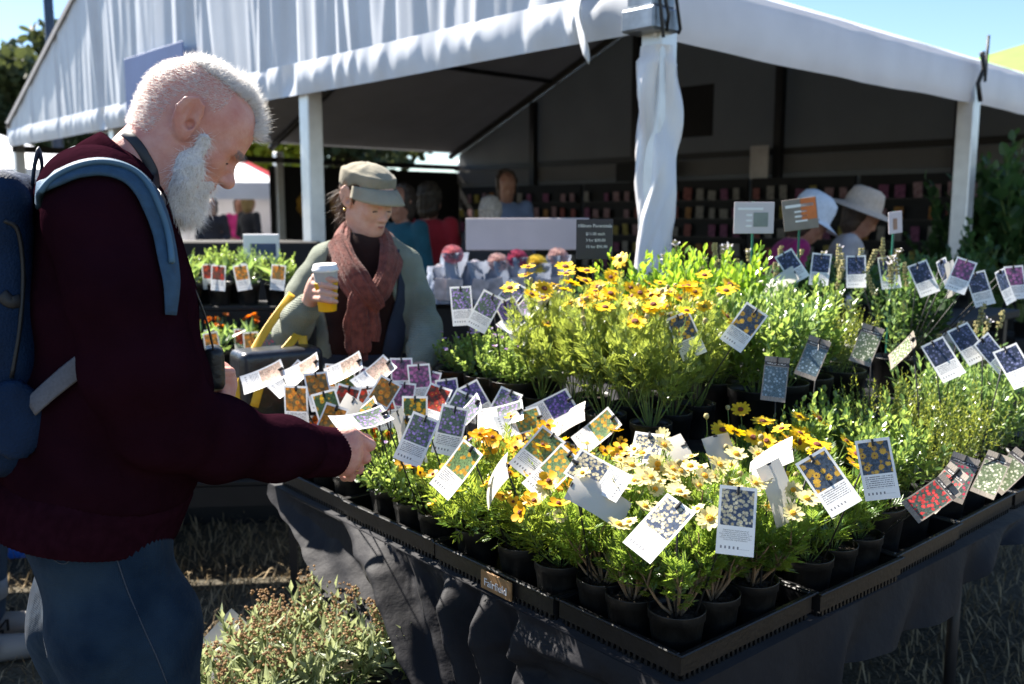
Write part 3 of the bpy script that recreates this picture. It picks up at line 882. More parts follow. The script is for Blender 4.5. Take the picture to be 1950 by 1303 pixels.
def make_plant(seed, leaf, n_shoot, height, spread, leaf_len, per, t0=0.3, up_bias=1.0, droop=0.0, r_stem=0.0022, base_r=0.02,
               woody=False, leaf_ang=0.9, jitter=0.35, fl_up=0.03, twigs=2, fork=True, hvar=0.25, lsizes=(0.7, 1.2)):
    """returns stem mesh, leaf mesh and flower spots (point, direction)"""
    r = np.random.default_rng(seed)
    curves = []; spots = []; pos = []; dr = []; ups = []; sz = []; sh = []
    def run(p0, d0, L, k, main):
        d = d0/np.linalg.norm(d0); pts = [p0]; p = p0.copy()
        for i in range(k):
            d = d + np.array([0, 0, up_bias*0.16 - droop*0.30*(i/k)]) + r.normal(0, 0.07, 3)
            d /= np.linalg.norm(d); p = p + d*L/k; pts.append(p.copy())
        return np.array(pts), d
    shoots = []
    for i in range(n_shoot):
        az = 2*math.pi*(i + r.uniform(-.4, .4))/n_shoot*2.618; rad = math.sqrt((i + 0.5)/n_shoot)
        tilt = spread*rad*r.uniform(0.8, 1.15)
        d0 = np.array([math.cos(az)*math.sin(tilt), math.sin(az)*math.sin(tilt), math.cos(tilt)])
        p0 = np.array([math.cos(az), math.sin(az), 0])*base_r*rad*r.uniform(0.3, 1)
        L = height*r.uniform(1 - hvar, 1 + hvar*0.6)*(1.0 - 0.18*rad if droop <= 0 else 1.0)
        c, d = run(p0, d0, L, 7, True); curves.append(c); shoots.append((c, d, t0))
        if fork:
            for _ in range(twigs):
                j = r.integers(2, 5); a2 = r.uniform(0, 6.28)
                side = np.array([math.cos(a2), math.sin(a2), 0.5])
                c2, d2 = run(c[j], (c[j+1]-c[j])/np.linalg.norm(c[j+1]-c[j]) + side*0.75, L*r.uniform(0.3, 0.5), 4, False)
                curves.append(c2); shoots.append((c2, d2, 0.15))
    for c, d, tt in shoots:
        k = len(c) - 1
        m = max(3, int(per*np.linalg.norm(np.diff(c, axis=0), axis=1).sum()/height))
        ts = np.linspace(tt, 1.0, m)
        ph = r.uniform(0, 6.28)
        for i, t in enumerate(ts):
            x = t*k; j = min(int(x), k-1); p = c[j] + (c[j+1]-c[j])*(x-j)
            tn = c[j+1]-c[j]; tn = tn/np.linalg.norm(tn)
            a = ph + i*2.4
            ref = np.array([1.0, 0, 0]) if abs(tn[0]) < 0.8 else np.array([0, 1.0, 0])
            u = np.cross(tn, ref); u /= np.linalg.norm(u); w = np.cross(tn, u)
            rad = math.cos(a)*u + math.sin(a)*w
            ang = leaf_ang*(1.15 - 0.75*t)
            dv = tn*math.cos(ang) + rad*math.sin(ang) + r.normal(0, jitter*0.3, 3)
            pos.append(p); dr.append(dv); ups.append(tn*0.6 + np.array([0, 0, 0.8]) + r.normal(0, jitter, 3))
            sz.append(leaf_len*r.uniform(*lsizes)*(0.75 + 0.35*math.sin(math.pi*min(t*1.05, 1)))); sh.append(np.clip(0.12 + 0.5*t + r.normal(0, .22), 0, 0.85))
        spots.append((c[-1], d))
    tv, tf = leaf
    V, F, S_ = spread_leaves(tv, tf, np.array(pos), np.array(dr), np.array(ups), np.array(sz), np.array(sh))
    stem = stem_tubes(curves, r_stem*(1.6 if woody else 1.0), r_stem*0.5)
    return stem, (V, F, S_), spots

def daisy_mesh(name, n, L, w, cup=0.12, notch=False, layers=1, seed=0):
    r = np.random.default_rng(seed); b = MB()
    for lay in range(layers):
        for i in range(n):
            a = 2*math.pi*(i + 0.5*lay)/n + r.uniform(-.08, .08); l = L*r.uniform(0.88, 1.08)*(1 - 0.25*lay); ww = w*r.uniform(0.85, 1.1)
            dz = cup*L*r.uniform(0.3, 1.4) + 0.1*L*lay
            c, s = math.cos(a), math.sin(a)
            prof = [(0.12, 0.35, 0.0), (0.45, 0.9, 0.05), (0.78, 1.0, 0.8), (1.0, 0.45, 1.0)]
            V = []
            for t, q_, zz in prof:
                for sg in (-1, 0, 1):
                    V.append((c*l*t - s*ww*q_*sg*0.5, s*l*t + c*ww*q_*sg*0.5, dz*zz*t + (0.06*ww if sg else 0.0) - (0.10*L*t*t if lay == 0 else 0)))
            F = []
            for k in range(3):
                o = k*3; F += [(o, o+3, o+4, o+1), (o+1, o+4, o+5, o+2)]
            b.add(V, F, 0)
    return b.mesh(name, True)
def disc_mesh(name, r, h):
    b = MB(); b.lathe([(r*0.7, -h*0.5), (r, 0.0), (r*0.92, h*0.6), (r*0.6, h*0.95), (r*0.2, h*0.9), (0.0001, h*0.8)], 12)
    return b.mesh(name, True)
def bud_mesh(name, r):
    b = MB(); b.lathe([(r*0.3, -r*1.2), (r*0.9, -r*0.5), (r, 0.1*r), (r*0.75, r*0.8), (0.0001, r*1.05)], 9)
    return b.mesh(name, True)

M_pet_cream = mat('petal_cream', (0.70, 0.62, 0.27), 0.55, 0.1, 60, trans=0.35, tcol=(0.76, 0.68, 0.32), col2=(0.78, 0.71, 0.38))
M_pet_yel = mat('petal_yellow', (0.80, 0.50, 0.005), 0.5, 0.1, 60, trans=0.35, tcol=(0.9, 0.62, 0.01), col2=(0.86, 0.60, 0.01))
M_pet_gold = mat('petal_gold', (0.80, 0.38, 0.003), 0.5, 0.12, 60, trans=0.35, tcol=(0.9, 0.5, 0.01), col2=(0.85, 0.46, 0.005))
M_pet_orange = mat('petal_orange', (0.72, 0.13, 0.004), 0.5, 0.2, 60, trans=0.35, tcol=(0.9, 0.25, 0.01), col2=(0.80, 0.26, 0.006))
M_pet_mauve = mat('petal_mauve', (0.42, 0.27, 0.62), 0.5, 0.15, 60, trans=0.3)
M_pet_white = mat('petal_white', (0.75, 0.72, 0.80), 0.5, 0.1, 60, trans=0.3)
M_ctr_yel = mat('disc_yellow', (0.75, 0.36, 0.01), 0.7, 0.25, 400, bump=0.6, bscale=700)
M_ctr_brown = mat('disc_brown', (0.16, 0.035, 0.012), 0.75, 0.4, 400, bump=0.6, bscale=700)
M_bud = mat('flower_bud', (0.32, 0.27, 0.12), 0.7, 0.3, 100)

FL = {
    'cream': ([daisy_mesh('cream_petals', 13, 0.021, 0.0085, 0.25, seed=i) for i in range(3)], M_pet_cream, disc_mesh('cream_disc', 0.0062, 0.005), M_ctr_yel),
    'yellow': ([daisy_mesh('yellow_petals', 14, 0.024, 0.0092, 0.2, seed=i+5) for i in range(3)], M_pet_yel, disc_mesh('yellow_disc', 0.0072, 0.004), M_ctr_brown),
    'bidens': ([daisy_mesh('bidens_petals', 5, 0.018, 0.0135, 0.3, seed=i+9) for i in range(3)], M_pet_gold, disc_mesh('bidens_disc', 0.0042, 0.004), M_ctr_brown),
    'orange': ([daisy_mesh('orange_petals', 11, 0.017, 0.0105, 0.5, layers=2, seed=i+14) for i in range(3)], M_pet_orange, disc_mesh('orange_disc', 0.004, 0.004), M_ctr_brown),
    'mauve': ([daisy_mesh('mauve_petals', 5, 0.008, 0.0065, 0.3, seed=i+20) for i in range(2)], M_pet_mauve, disc_mesh('mauve_disc', 0.0018, 0.002), M_ctr_yel),
    'white': ([daisy_mesh('white_petals', 5, 0.013, 0.006, 0.8, seed=i+24) for i in range(2)], M_pet_white, disc_mesh('white_disc', 0.0018, 0.002), M_bud),
}
for k_, (ms, pm, dm, cm_) in FL.items():
    for x in ms: x.materials.append(pm)
    dm.materials.append(cm_)
BUD = bud_mesh('bud', 0.0062); BUD.materials.append(M_bud)

L_fern = leaf_mat('leaf_fern', (0.022, 0.06, 0.012), (0.10, 0.20, 0.035), (0.42, 0.56, 0.07), 0.46, 0.28, 0.8)
L_bide = leaf_mat('leaf_bidens', (0.03, 0.07, 0.012), (0.13, 0.23, 0.035), (0.50, 0.60, 0.07), 0.46, 0.28, 0.8)
L_smal = leaf_mat('leaf_small', (0.02, 0.055, 0.012), (0.13, 0.23, 0.045), (0.50, 0.64, 0.13), 0.45, 0.25, 0.9)
L_dais = leaf_mat('leaf_daisy', (0.04, 0.08, 0.015), (0.17, 0.24, 0.055), (0.54, 0.62, 0.09), 0.45, 0.28, 0.8)
L_brit = leaf_mat('leaf_bright', (0.05, 0.13, 0.012), (0.20, 0.36, 0.03), (0.48, 0.68, 0.05), 0.48, 0.26, 0.8)
L_lanc = leaf_mat('leaf_lance', (0.025, 0.065, 0.02), (0.13, 0.23, 0.07), (0.42, 0.58, 0.14), 0.43, 0.24, 0.9)
L_fine = leaf_mat('leaf_fine', (0.05, 0.085, 0.01), (0.20, 0.26, 0.035), (0.54, 0.57, 0.08), 0.45, 0.3, 0.7)
L_dark = leaf_mat('leaf_dark', (0.012, 0.035, 0.012), (0.05, 0.11, 0.035), (0.14, 0.26, 0.05), 0.35)
L_silv = leaf_mat('leaf_silver', (0.10, 0.13, 0.06), (0.28, 0.32, 0.18), (0.45, 0.5, 0.22), 0.35)
L_brow = leaf_mat('leaf_brown', (0.14, 0.07, 0.03), (0.36, 0.21, 0.09), (0.5, 0.28, 0.1), 0.3)
L_red = leaf_mat('leaf_red', (0.2, 0.01, 0.008), (0.5, 0.04, 0.02), (0.6, 0.05, 0.03), 0.3)

def pot_mesh(R=0.052, H=0.092):
    b = MB()
    b.lathe([(0.0001, 0.0), (R*0.78, 0.0), (R*0.80, 0.003), (R*0.955, H*0.80), (R*1.0, H*0.805), (R*1.01, H*0.985), (R*1.02, H), (R*0.965, H), (R*0.955, H*0.84), (R*0.93, H*0.78)], 28)
    return b.mesh('pot', True)
def soil_mesh(R=0.049, z=0.076, seed=0):
    r = np.random.default_rng(seed); b = MB(); V = [(0, 0, z + 0.004)]; F = []
    n = 22
    for k, rr in enumerate((0.33, 0.66, 1.0)):
        for j in range(n):
            a = 6.283*j/n; V.append((R*rr*math.cos(a), R*rr*math.sin(a), z + r.uniform(-.003, .004)*(rr < 1)))
    F += [(0, 1+j, 1+(j+1) % n) for j in range(n)]
    for k in range(2):
        o = 1+k*n; F += [(o+j, o+n+j, o+n+(j+1) % n, o+(j+1) % n) for j in range(n)]
    # bark crumbs
    b.add(V, F)
    for i in range(16):
        a, q_ = r.uniform(0, 6.28), R*0.9*math.sqrt(r.random()); s = r.uniform(.0015, .004)
        x, y = q_*math.cos(a), q_*math.sin(a)
        b.box((x-s, y-s*.6, z), (x+s, y+s*.6, z+s*1.2+0.003))
    return b.mesh('soil', False)
POTS = {'s': (pot_mesh(), soil_mesh(), 0.080), 'l': (pot_mesh(0.075, 0.125), soil_mesh(0.070, 0.105, 1), 0.110), 't': (pot_mesh(0.045, 0.08), soil_mesh(0.042, 0.066, 2), 0.069)}
for p_, s_, z_ in POTS.values(): p_.materials.append(M_pot); s_.materials.append(M_soil)

KINDS = {}
def kind(name, variants, mats, **kw):
    L = []
    for v in range(variants):
        st, (V, F, S_), sp = make_plant(100*len(KINDS) + v, **kw)
        sm = st.mesh('stems', True); sm.materials.append(mats[0])
        lm = mesh_of('foliage', V, F, False, shade=S_); lm.materials.append(mats[1])
        L.append((sm, lm, sp))
    KINDS[name] = L
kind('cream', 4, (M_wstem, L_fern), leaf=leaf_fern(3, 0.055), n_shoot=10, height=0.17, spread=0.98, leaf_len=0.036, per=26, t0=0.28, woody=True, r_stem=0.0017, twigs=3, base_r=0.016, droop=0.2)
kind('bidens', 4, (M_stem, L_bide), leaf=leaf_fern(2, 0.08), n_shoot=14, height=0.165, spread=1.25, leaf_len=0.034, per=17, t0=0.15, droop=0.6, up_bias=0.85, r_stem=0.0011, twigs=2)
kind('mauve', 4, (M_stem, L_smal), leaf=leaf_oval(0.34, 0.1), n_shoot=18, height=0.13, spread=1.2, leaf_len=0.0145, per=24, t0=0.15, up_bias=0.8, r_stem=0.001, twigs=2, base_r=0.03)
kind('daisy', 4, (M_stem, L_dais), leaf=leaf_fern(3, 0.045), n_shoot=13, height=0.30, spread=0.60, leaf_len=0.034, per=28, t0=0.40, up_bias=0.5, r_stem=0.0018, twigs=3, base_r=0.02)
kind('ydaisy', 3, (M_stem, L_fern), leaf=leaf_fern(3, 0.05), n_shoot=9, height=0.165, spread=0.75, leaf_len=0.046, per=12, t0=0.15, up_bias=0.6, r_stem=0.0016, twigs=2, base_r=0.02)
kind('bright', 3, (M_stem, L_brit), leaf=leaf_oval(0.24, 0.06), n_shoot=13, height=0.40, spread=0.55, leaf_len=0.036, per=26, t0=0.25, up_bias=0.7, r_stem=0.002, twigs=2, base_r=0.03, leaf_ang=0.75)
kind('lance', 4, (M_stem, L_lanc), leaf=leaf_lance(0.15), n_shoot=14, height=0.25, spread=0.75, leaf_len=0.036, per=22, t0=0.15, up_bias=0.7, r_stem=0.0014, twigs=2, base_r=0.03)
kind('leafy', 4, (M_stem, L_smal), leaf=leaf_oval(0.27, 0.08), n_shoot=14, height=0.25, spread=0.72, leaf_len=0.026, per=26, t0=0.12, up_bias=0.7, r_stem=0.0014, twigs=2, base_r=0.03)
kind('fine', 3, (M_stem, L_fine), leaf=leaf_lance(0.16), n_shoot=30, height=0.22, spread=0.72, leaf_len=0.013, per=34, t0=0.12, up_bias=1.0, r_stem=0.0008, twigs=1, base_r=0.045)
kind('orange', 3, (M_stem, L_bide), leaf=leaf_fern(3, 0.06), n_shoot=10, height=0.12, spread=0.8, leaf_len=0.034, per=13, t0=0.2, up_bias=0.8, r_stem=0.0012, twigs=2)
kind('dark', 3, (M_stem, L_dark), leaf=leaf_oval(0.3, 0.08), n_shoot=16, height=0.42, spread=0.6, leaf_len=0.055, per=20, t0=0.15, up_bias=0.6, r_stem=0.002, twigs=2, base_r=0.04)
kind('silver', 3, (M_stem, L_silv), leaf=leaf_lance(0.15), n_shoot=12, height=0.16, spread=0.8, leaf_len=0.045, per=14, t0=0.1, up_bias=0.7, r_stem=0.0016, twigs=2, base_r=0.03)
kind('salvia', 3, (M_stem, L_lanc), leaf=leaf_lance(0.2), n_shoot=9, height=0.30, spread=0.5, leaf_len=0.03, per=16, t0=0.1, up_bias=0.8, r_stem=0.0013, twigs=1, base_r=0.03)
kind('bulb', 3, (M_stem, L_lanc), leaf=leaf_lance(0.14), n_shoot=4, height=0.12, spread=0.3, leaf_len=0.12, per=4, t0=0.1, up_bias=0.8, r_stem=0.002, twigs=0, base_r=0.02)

rpl = np.random.default_rng(21)
def flower(parent, kind_, p, d, size=1.0, stalk=True):
    ms, pm, dm, cm_ = FL[kind_]
    z = Vector(d).normalized()
    qn = z.to_track_quat('Z', 'Y') @ Matrix.Rotation(rpl.uniform(0, 6.28), 3, 'Z').to_quaternion()
    o = bpy.data.objects.new('flower', ms[int(rpl.integers(len(ms)))]); link(o, parent)
    o.location = tuple(p); o.rotation_mode = 'QUATERNION'; o.rotation_quaternion = qn; o.scale = (size,)*3
    c = bpy.data.objects.new('flower_centre', dm); link(c, o)
    return o

COUNT = {}; POTPOS = []
def potted(name, kind_, loc, label, cat='plant', group=None, pot='s', fl=None, nfl=0, fsize=1.0, scale=1.0, row=None, rise=(0.02, 0.05), face=(0.1, -0.35, 0.8), extra=None, rot=None, nbud=0):
    """a plant with its pot, soil, stems, leaves and single flowers"""
    i = COUNT.get(kind_, 0); COUNT[kind_] = i + 1
    sm, lm, sp = KINDS[kind_][i % len(KINDS[kind_])]
    rz = rpl.uniform(0, 6.28) if rot is None else rot
    root = empty(name, loc, rz); root['category'] = cat
    if row: in_row(root, label, loc, row, group)
    else: tag(root, label, cat, group)
    pm, s_, z_ = POTS[pot]; POTPOS.append((float(loc[0]), float(loc[1]), float(loc[2]) + z_))
    p = bpy.data.objects.new('pot', pm); link(p, root)
    so_ = bpy.data.objects.new('soil', s_); link(so_, p)
    for nm, me in (('stems', sm), ('foliage', lm)):
        o = bpy.data.objects.new(nm, me); link(o, root); o.location = (0, 0, z_); o.scale = (scale,)*3
    if fl and nfl:
        c, s = math.cos(-rz), math.sin(-rz)
        fw = np.array([face[0]*c - face[1]*s, face[0]*s + face[1]*c, face[2]])
        order = sorted(range(len(sp)), key=lambda j: -sp[j][0][2] + rpl.normal(0, 0.07 if fl == 'bidens' else (0.035 if fl == 'yellow' else 0.03)))
        st = MB()
        for j in order[:nfl]:
            P, D = sp[j]; P = P*scale + np.array([0, 0, z_])
            top = P + D*rpl.uniform(*rise) + np.array([0, 0, rpl.uniform(0, 0.012)])
            nd = D*0.5 + fw*rpl.uniform(0.5, 1.1) + rpl.normal(0, 0.36, 3)
            nd /= np.linalg.norm(nd)
            st.tube([P, (P + top)/2 + rpl.normal(0, .002, 3), top - nd*0.001], 0.0011, 4, cap=False)
            flower(root, fl, top, nd, fsize*rpl.uniform(0.68, 1.12))
        for j in order[nfl:nfl + nbud]:
            P, D = sp[j]; P = P*scale + np.array([0, 0, z_]); top = P + D*rpl.uniform(*rise)*1.3
            st.tube([P, top], 0.0011, 4, cap=False)
            bo = bpy.data.objects.new('bud', BUD); link(bo, root); bo.location = tuple(top); bo.rotation_mode = 'QUATERNION'; bo.rotation_quaternion = Vector(D).to_track_quat('Z', 'Y')
        st.build('flower_stalks', M_stem, root)['kind'] = 'stuff'
    if extra: extra(root, sp, z_, scale)
    return root

Z1 = TT + 0.005; Z2 = TT + 0.201
jit = lambda s=0.006: rpl.uniform(-s, s)
# near corner: cream daisies
for b_ in (0.065, 0.165, 0.255):
    for a in (0.062, 0.172, 0.285):
        potted('cream_daisy', 'cream', q(a + jit(), b_ + jit(), Z1), 'cream daisy plant in black pot in the near corner tray, {n}', 'potted plant', 'cream daisies in the corner tray', scale=1.12, fl='cream', nfl=15 if a + b_ > 0.28 else 6, rise=(0.015, 0.045), row='cream', nbud=1)
# second tray on the left: golden bidens
for b_ in (0.375, 0.50, 0.63):
    for a in (0.06, 0.165, 0.27):
        if a > 0.2 and b_ < 0.45: continue
        potted('golden_bidens', 'bidens', q(a + jit(), b_ + jit(), Z1), 'golden-yellow bidens in black pot in the name-labelled tray, {n}', 'potted plant', 'golden bidens in the labelled tray', scale=1.28 if a < 0.1 else 1.05, fl='bidens', nfl=17, fsize=1.12, rise=(0.01, 0.05), row='bidens')
# third tray: small-leaved mauve plants
for b_ in (0.79, 0.90, 1.02):
    for a in (0.06, 0.17, 0.27):
        potted('mauve_bush', 'mauve', q(a + jit(), b_ + jit(), Z1), 'small-leaved mauve plant on the left table edge, {n}', 'potted plant', 'mauve plants on the left table edge', scale=1.35 if a < 0.1 else 1.15, fl='mauve' if a < 0.2 else 'bidens', nfl=5 if a < 0.2 else 8, row='mauve1', rise=(0.004, 0.02))
# fourth tray: orange
for b_ in (1.20, 1.32, 1.44):
    for a in (0.06, 0.17, 0.28):
        potted('orange_marigold', 'orange', q(a + jit(), b_ + jit(), Z1), 'orange marigold in black pot at the far left table end, {n}', 'potted plant', 'orange marigolds at the far left table end', fl='orange', nfl=10, row='orange', rise=(0.01, 0.03))
# right: brown-eyed yellow daisies
for a in (0.475, 0.575, 0.675):
    for b_ in (0.06, 0.17, 0.30):
        potted('brown_eyed_daisy', 'ydaisy', q(a + jit(), b_ + jit(), Z1), 'brown-eyed yellow daisy in the lower row right of the cream daisies, {n}', 'potted plant', 'brown-eyed daisies in the lower row', fl='yellow', nfl=3 if b_ < 0.2 else 4, fsize=1.12, rise=(0.03, 0.09), row='ydaisy', nbud=2, scale=1.0 if b_ < 0.25 else 1.25)
# right: bigger leafy pots, fine-leaved pots
for a, b_ in ((0.80, 0.10), (0.96, 0.11), (0.80, 0.29), (0.97, 0.30)):
    potted('leafy_shrub', 'leafy', q(a + jit(), b_ + jit(), Z1), 'green leafy shrub in large pot behind the red picture tags, {n}', 'potted plant', 'leafy shrubs behind the red tags', pot='l', row='leafy1', scale=0.95)
for a, b_ in ((1.14, 0.11), (1.31, 0.12), (1.14, 0.30), (1.32, 0.31)):
    potted('fine_leaved_bush', 'fine', q(a + jit(), b_ + jit(), Z1), 'fine-leaved yellow-green bush at the right edge, {n}', 'potted plant', 'fine-leaved bushes at the right edge', pot='l', row='fine', scale=1.1)
for a, b_ in ((1.50, 0.12), (1.67, 0.12), (1.50, 0.30), (1.68, 0.30)):
    potted('lance_leaved_bush', 'lance', q(a + jit(), b_ + jit(), Z1), 'lance-leaved green bush in the lower row at far right, {n}', 'potted plant', 'lance-leaved bushes at far right', pot='l', row='lance0', scale=1.1)
# raised rows: mauve at the left end
for a, b_ in ((0.50, 1.04), (0.50, 1.16), (0.50, 1.29), (0.62, 1.06), (0.62, 1.20), (0.62, 1.34)):
    potted('mauve_bush', 'mauve', q(a + jit(), b_ + jit(), Z2), 'small-leaved mauve plant on the raised platform, {n}', 'potted plant', 'mauve plants on the raised platform', fl='mauve', nfl=7, row='mauve2', pot='l', scale=1.05, rise=(0.004, 0.02))
# raised rows: the tall yellow daisies
for a, b_ in ((0.50, 0.52), (0.50, 0.66), (0.50, 0.80), (0.52, 0.93), (0.63, 0.56), (0.63, 0.71), (0.64, 0.86), (0.77, 0.60), (0.77, 0.76)):
    potted('tall_yellow_daisy', 'daisy', q(a + jit(), b_ + jit(), Z2), 'tall yellow daisy bush with brown-centred blooms on the platform, {n}', 'potted plant', 'tall yellow daisies on the platform', fl='yellow', nfl=9, fsize=1.1, row='daisy', rise=(0.005, 0.05), nbud=3, scale=1.08)
# raised rows: bright green shrubs behind
for a, b_ in ((0.98, 0.80), (1.08, 0.93), (0.96, 0.98), (1.18, 0.82)):
    potted('bright_green_shrub', 'bright', q(a + jit(), b_ + jit(), Z2), 'bright green upright shrub behind the tall yellow daisies, {n}', 'potted plant', 'bright green shrubs behind the daisies', pot='l', row='bright', scale=0.98)
# raised rows: greens on the right
for i, (a, b_) in enumerate(((0.92, 0.52), (1.06, 0.52), (1.20, 0.53), (0.95, 0.66), (1.10, 0.67), (1.26, 0.68), (1.40, 0.66), (1.34, 0.82), (1.52, 0.80))):
    kd = ('leafy', 'lance')[i % 2]
    potted('green_bush', kd, q(a + jit(), b_ + jit(), Z2), 'green leafy bush on the platform right of the yellow daisies, {n}', 'potted plant', 'green bushes on the platform', pot='l', row='green2', scale=1.12)
for a, b_ in ((1.38, 0.53), (1.56, 0.62)):
    potted('fine_leaved_bush', 'fine', q(a + jit(), b_ + jit(), Z2), 'fine-leaved yellowish bush on the platform near the right edge, {n}', 'potted plant', 'fine-leaved bushes on the platform', pot='l', row='fine2', scale=0.95)
def spikes(root, sp, z_, sc):
    b = MB(); k = 0
    for P, D in sp[:7]:
        P = P*sc + np.array([0, 0, z_]); L = rpl.uniform(0.05, 0.12)
        b.tube([P, P + D*L*0.5, P + D*L], 0.0012, 4)
        for t in np.linspace(0.2, 1, 8):
            for s in range(3):
                a = rpl.uniform(0, 6.28); c = P + D*L*t + 0.006*np.array([math.cos(a), math.sin(a), 0.3])
                b.box(c - 0.0035, c + 0.0035)
        if k < 3: flower(root, 'white', P + D*L*0.95, D + rpl.normal(0, .3, 3), 1.2); k += 1
    b.build('flower_spikes', mat('salvia_calyx', (0.30, 0.27, 0.12), 0.7, 0.3, 80) if 'salvia_calyx' not in bpy.data.materials else bpy.data.materials['salvia_calyx'], root)['kind'] = 'stuff'
for a, b_ in ((1.18, 0.98), (1.42, 0.98), (1.62, 0.95), (1.82, 0.82), (1.75, 0.55), (1.95, 0.40)):
    potted('salvia', 'salvia', q(a + jit(), b_ + jit(), Z2 if b_ > 0.45 else Z1), 'salvia with thin flower spikes rising over the right-hand greens, {n}', 'potted plant', 'salvias among the right-hand greens', pot='l', row='salvia', extra=spikes, scale=1.05)
# dark greens standing on the far right end
for a, b_ in ((1.40, 1.30), (1.62, 1.25), (1.85, 1.2), (2.05, 1.05), (2.2, 0.8), (2.05, 0.62), (1.2, 1.35)):
    potted('dark_green_bush', 'dark', q(a + jit(), b_ + jit(), Z2), 'dark green shaded bush at the rear right of the platform, {n}', 'potted plant', 'dark bushes at the rear right', pot='l', row='darkb', scale=0.72)

# ------------------------------------------------------------------ plant tags
TAGM = {
    'lilac': tag_mat('tag_lilac', (0.10, 0.14, 0.10), (0.42, 0.28, 0.66), (0.55, 0.45, 0.75), 9, size=0.40),
    'violet': tag_mat('tag_violet', (0.05, 0.06, 0.12), (0.22, 0.13, 0.50), (0.5, 0.4, 0.7), 9, size=0.42),
    'orange': tag_mat('tag_orange', (0.18, 0.12, 0.04), (0.78, 0.30, 0.03), (0.75, 0.12, 0.02), 5, size=0.52),
    'red': tag_mat('tag_red', (0.12, 0.05, 0.03), (0.62, 0.05, 0.02), (0.75, 0.32, 0.03), 5, size=0.52),
    'gold': tag_mat('tag_gold', (0.05, 0.09, 0.03), (0.80, 0.45, 0.02), (0.45, 0.08, 0.02), 5, size=0.46),
    'bidens': tag_mat('tag_bidens', (0.12, 0.20, 0.08), (0.78, 0.42, 0.03), (0.5, 0.2, 0.02), 6, size=0.42),
    'peach': tag_mat('tag_peach', (0.55, 0.40, 0.30), (0.80, 0.55, 0.42), (0.7, 0.35, 0.2), 6, size=0.5),
    'pink': tag_mat('tag_pink', (0.12, 0.08, 0.12), (0.50, 0.16, 0.36), (0.6, 0.35, 0.5), 6, size=0.5),
    'cream': tag_mat('tag_cream', (0.05, 0.07, 0.12), (0.74, 0.66, 0.45), (0.7, 0.48, 0.12), 10, size=0.50),
    'eyed': tag_mat('tag_eyed', (0.05, 0.07, 0.10), (0.80, 0.46, 0.05), (0.12, 0.03, 0.02), 4.6, size=0.44),
    'blue': tag_mat('tag_blue', (0.03, 0.04, 0.07), (0.16, 0.18, 0.34), (0.5, 0.5, 0.7), 8, size=0.4),
    'wred': tag_mat('tag_wood_red', (0.04, 0.06, 0.05), (0.65, 0.05, 0.05), (0.7, 0.15, 0.1), 7, wood=True, size=0.40),
    'wpink': tag_mat('tag_wood_pink', (0.10, 0.13, 0.11), (0.75, 0.07, 0.14), (0.8, 0.2, 0.2), 6, wood=True, size=0.34),
    'wwhite': tag_mat('tag_wood_white', (0.10, 0.13, 0.07), (0.62, 0.62, 0.50), (0.5, 0.5, 0.3), 9, wood=True, size=0.36),
    'wblue': tag_mat('tag_wood_blue', (0.08, 0.12, 0.14), (0.30, 0.40, 0.48), (0.5, 0.5, 0.5), 8, wood=True, size=0.36),
}
TAGM['creamt'] = tag_mat('tag_cream_lettered', (0.05, 0.07, 0.12), (0.74, 0.66, 0.45), (0.7, 0.48, 0.12), 10, size=0.50, printed=False)
STY = {'creamt': 'cream daisy photo and small lettering', 'lilac': 'lilac flower photo', 'violet': 'dark violet flower photo', 'orange': 'orange flower photo', 'red': 'red flower photo', 'gold': 'golden red-eyed flower photo',
       'bidens': 'yellow bidens photo', 'peach': 'pale peach flower photo', 'pink': 'pink flower photo', 'cream': 'cream daisy photo', 'eyed': 'brown-eyed yellow daisy photo', 'blue': 'blue flower photo',
       'wred': 'wood-look border and red flowers', 'wpink': 'wood-look border, pinkish-red flowers', 'wwhite': 'wood-look border and white flowers', 'wblue': 'wood-look border and pale blue flowers'}
TW_, TH_ = 0.062, 0.114
def card_mesh(style, bend, wood):
    b = MB(); n = 8
    w, h = (0.056, 0.105) if wood else (TW_, TH_)
    def f(u, v):
        y = -h*(1 - v) + 0.010
        z = bend*((1 - v)**2)*h - bend*0.15*h + 0.15*bend*h*(2*u - 1)**2
        return ((u - 0.5)*w, y, z)
    b.grid(f, 4, n, flip=False)
    me = b.mesh('card', True)
    me.materials.append(TAGM[style])
    return me
CARDS = {}
clip_b = MB().box((-0.0022, -0.004, -0.003), (0.0022, 0.010, 0.005), bev=0.0008).box((-0.0045, 0.006, -0.004), (0.0045, 0.0095, -0.0032))
CLIP = clip_b.mesh('clip', False); CLIP.materials.append(M_dark)
def stake_mesh(L, key={}):
    k = round(L/0.02)*0.02
    if k not in key:
        b = MB().tube([(0, 0, -0.03), (0.0006, 0, k*0.5 - 0.01), (0, 0, k)], 0.0018, 5)
        me = b.mesh('stake', True); me.materials.append(M_dark); key[k] = me
    return key[k], k
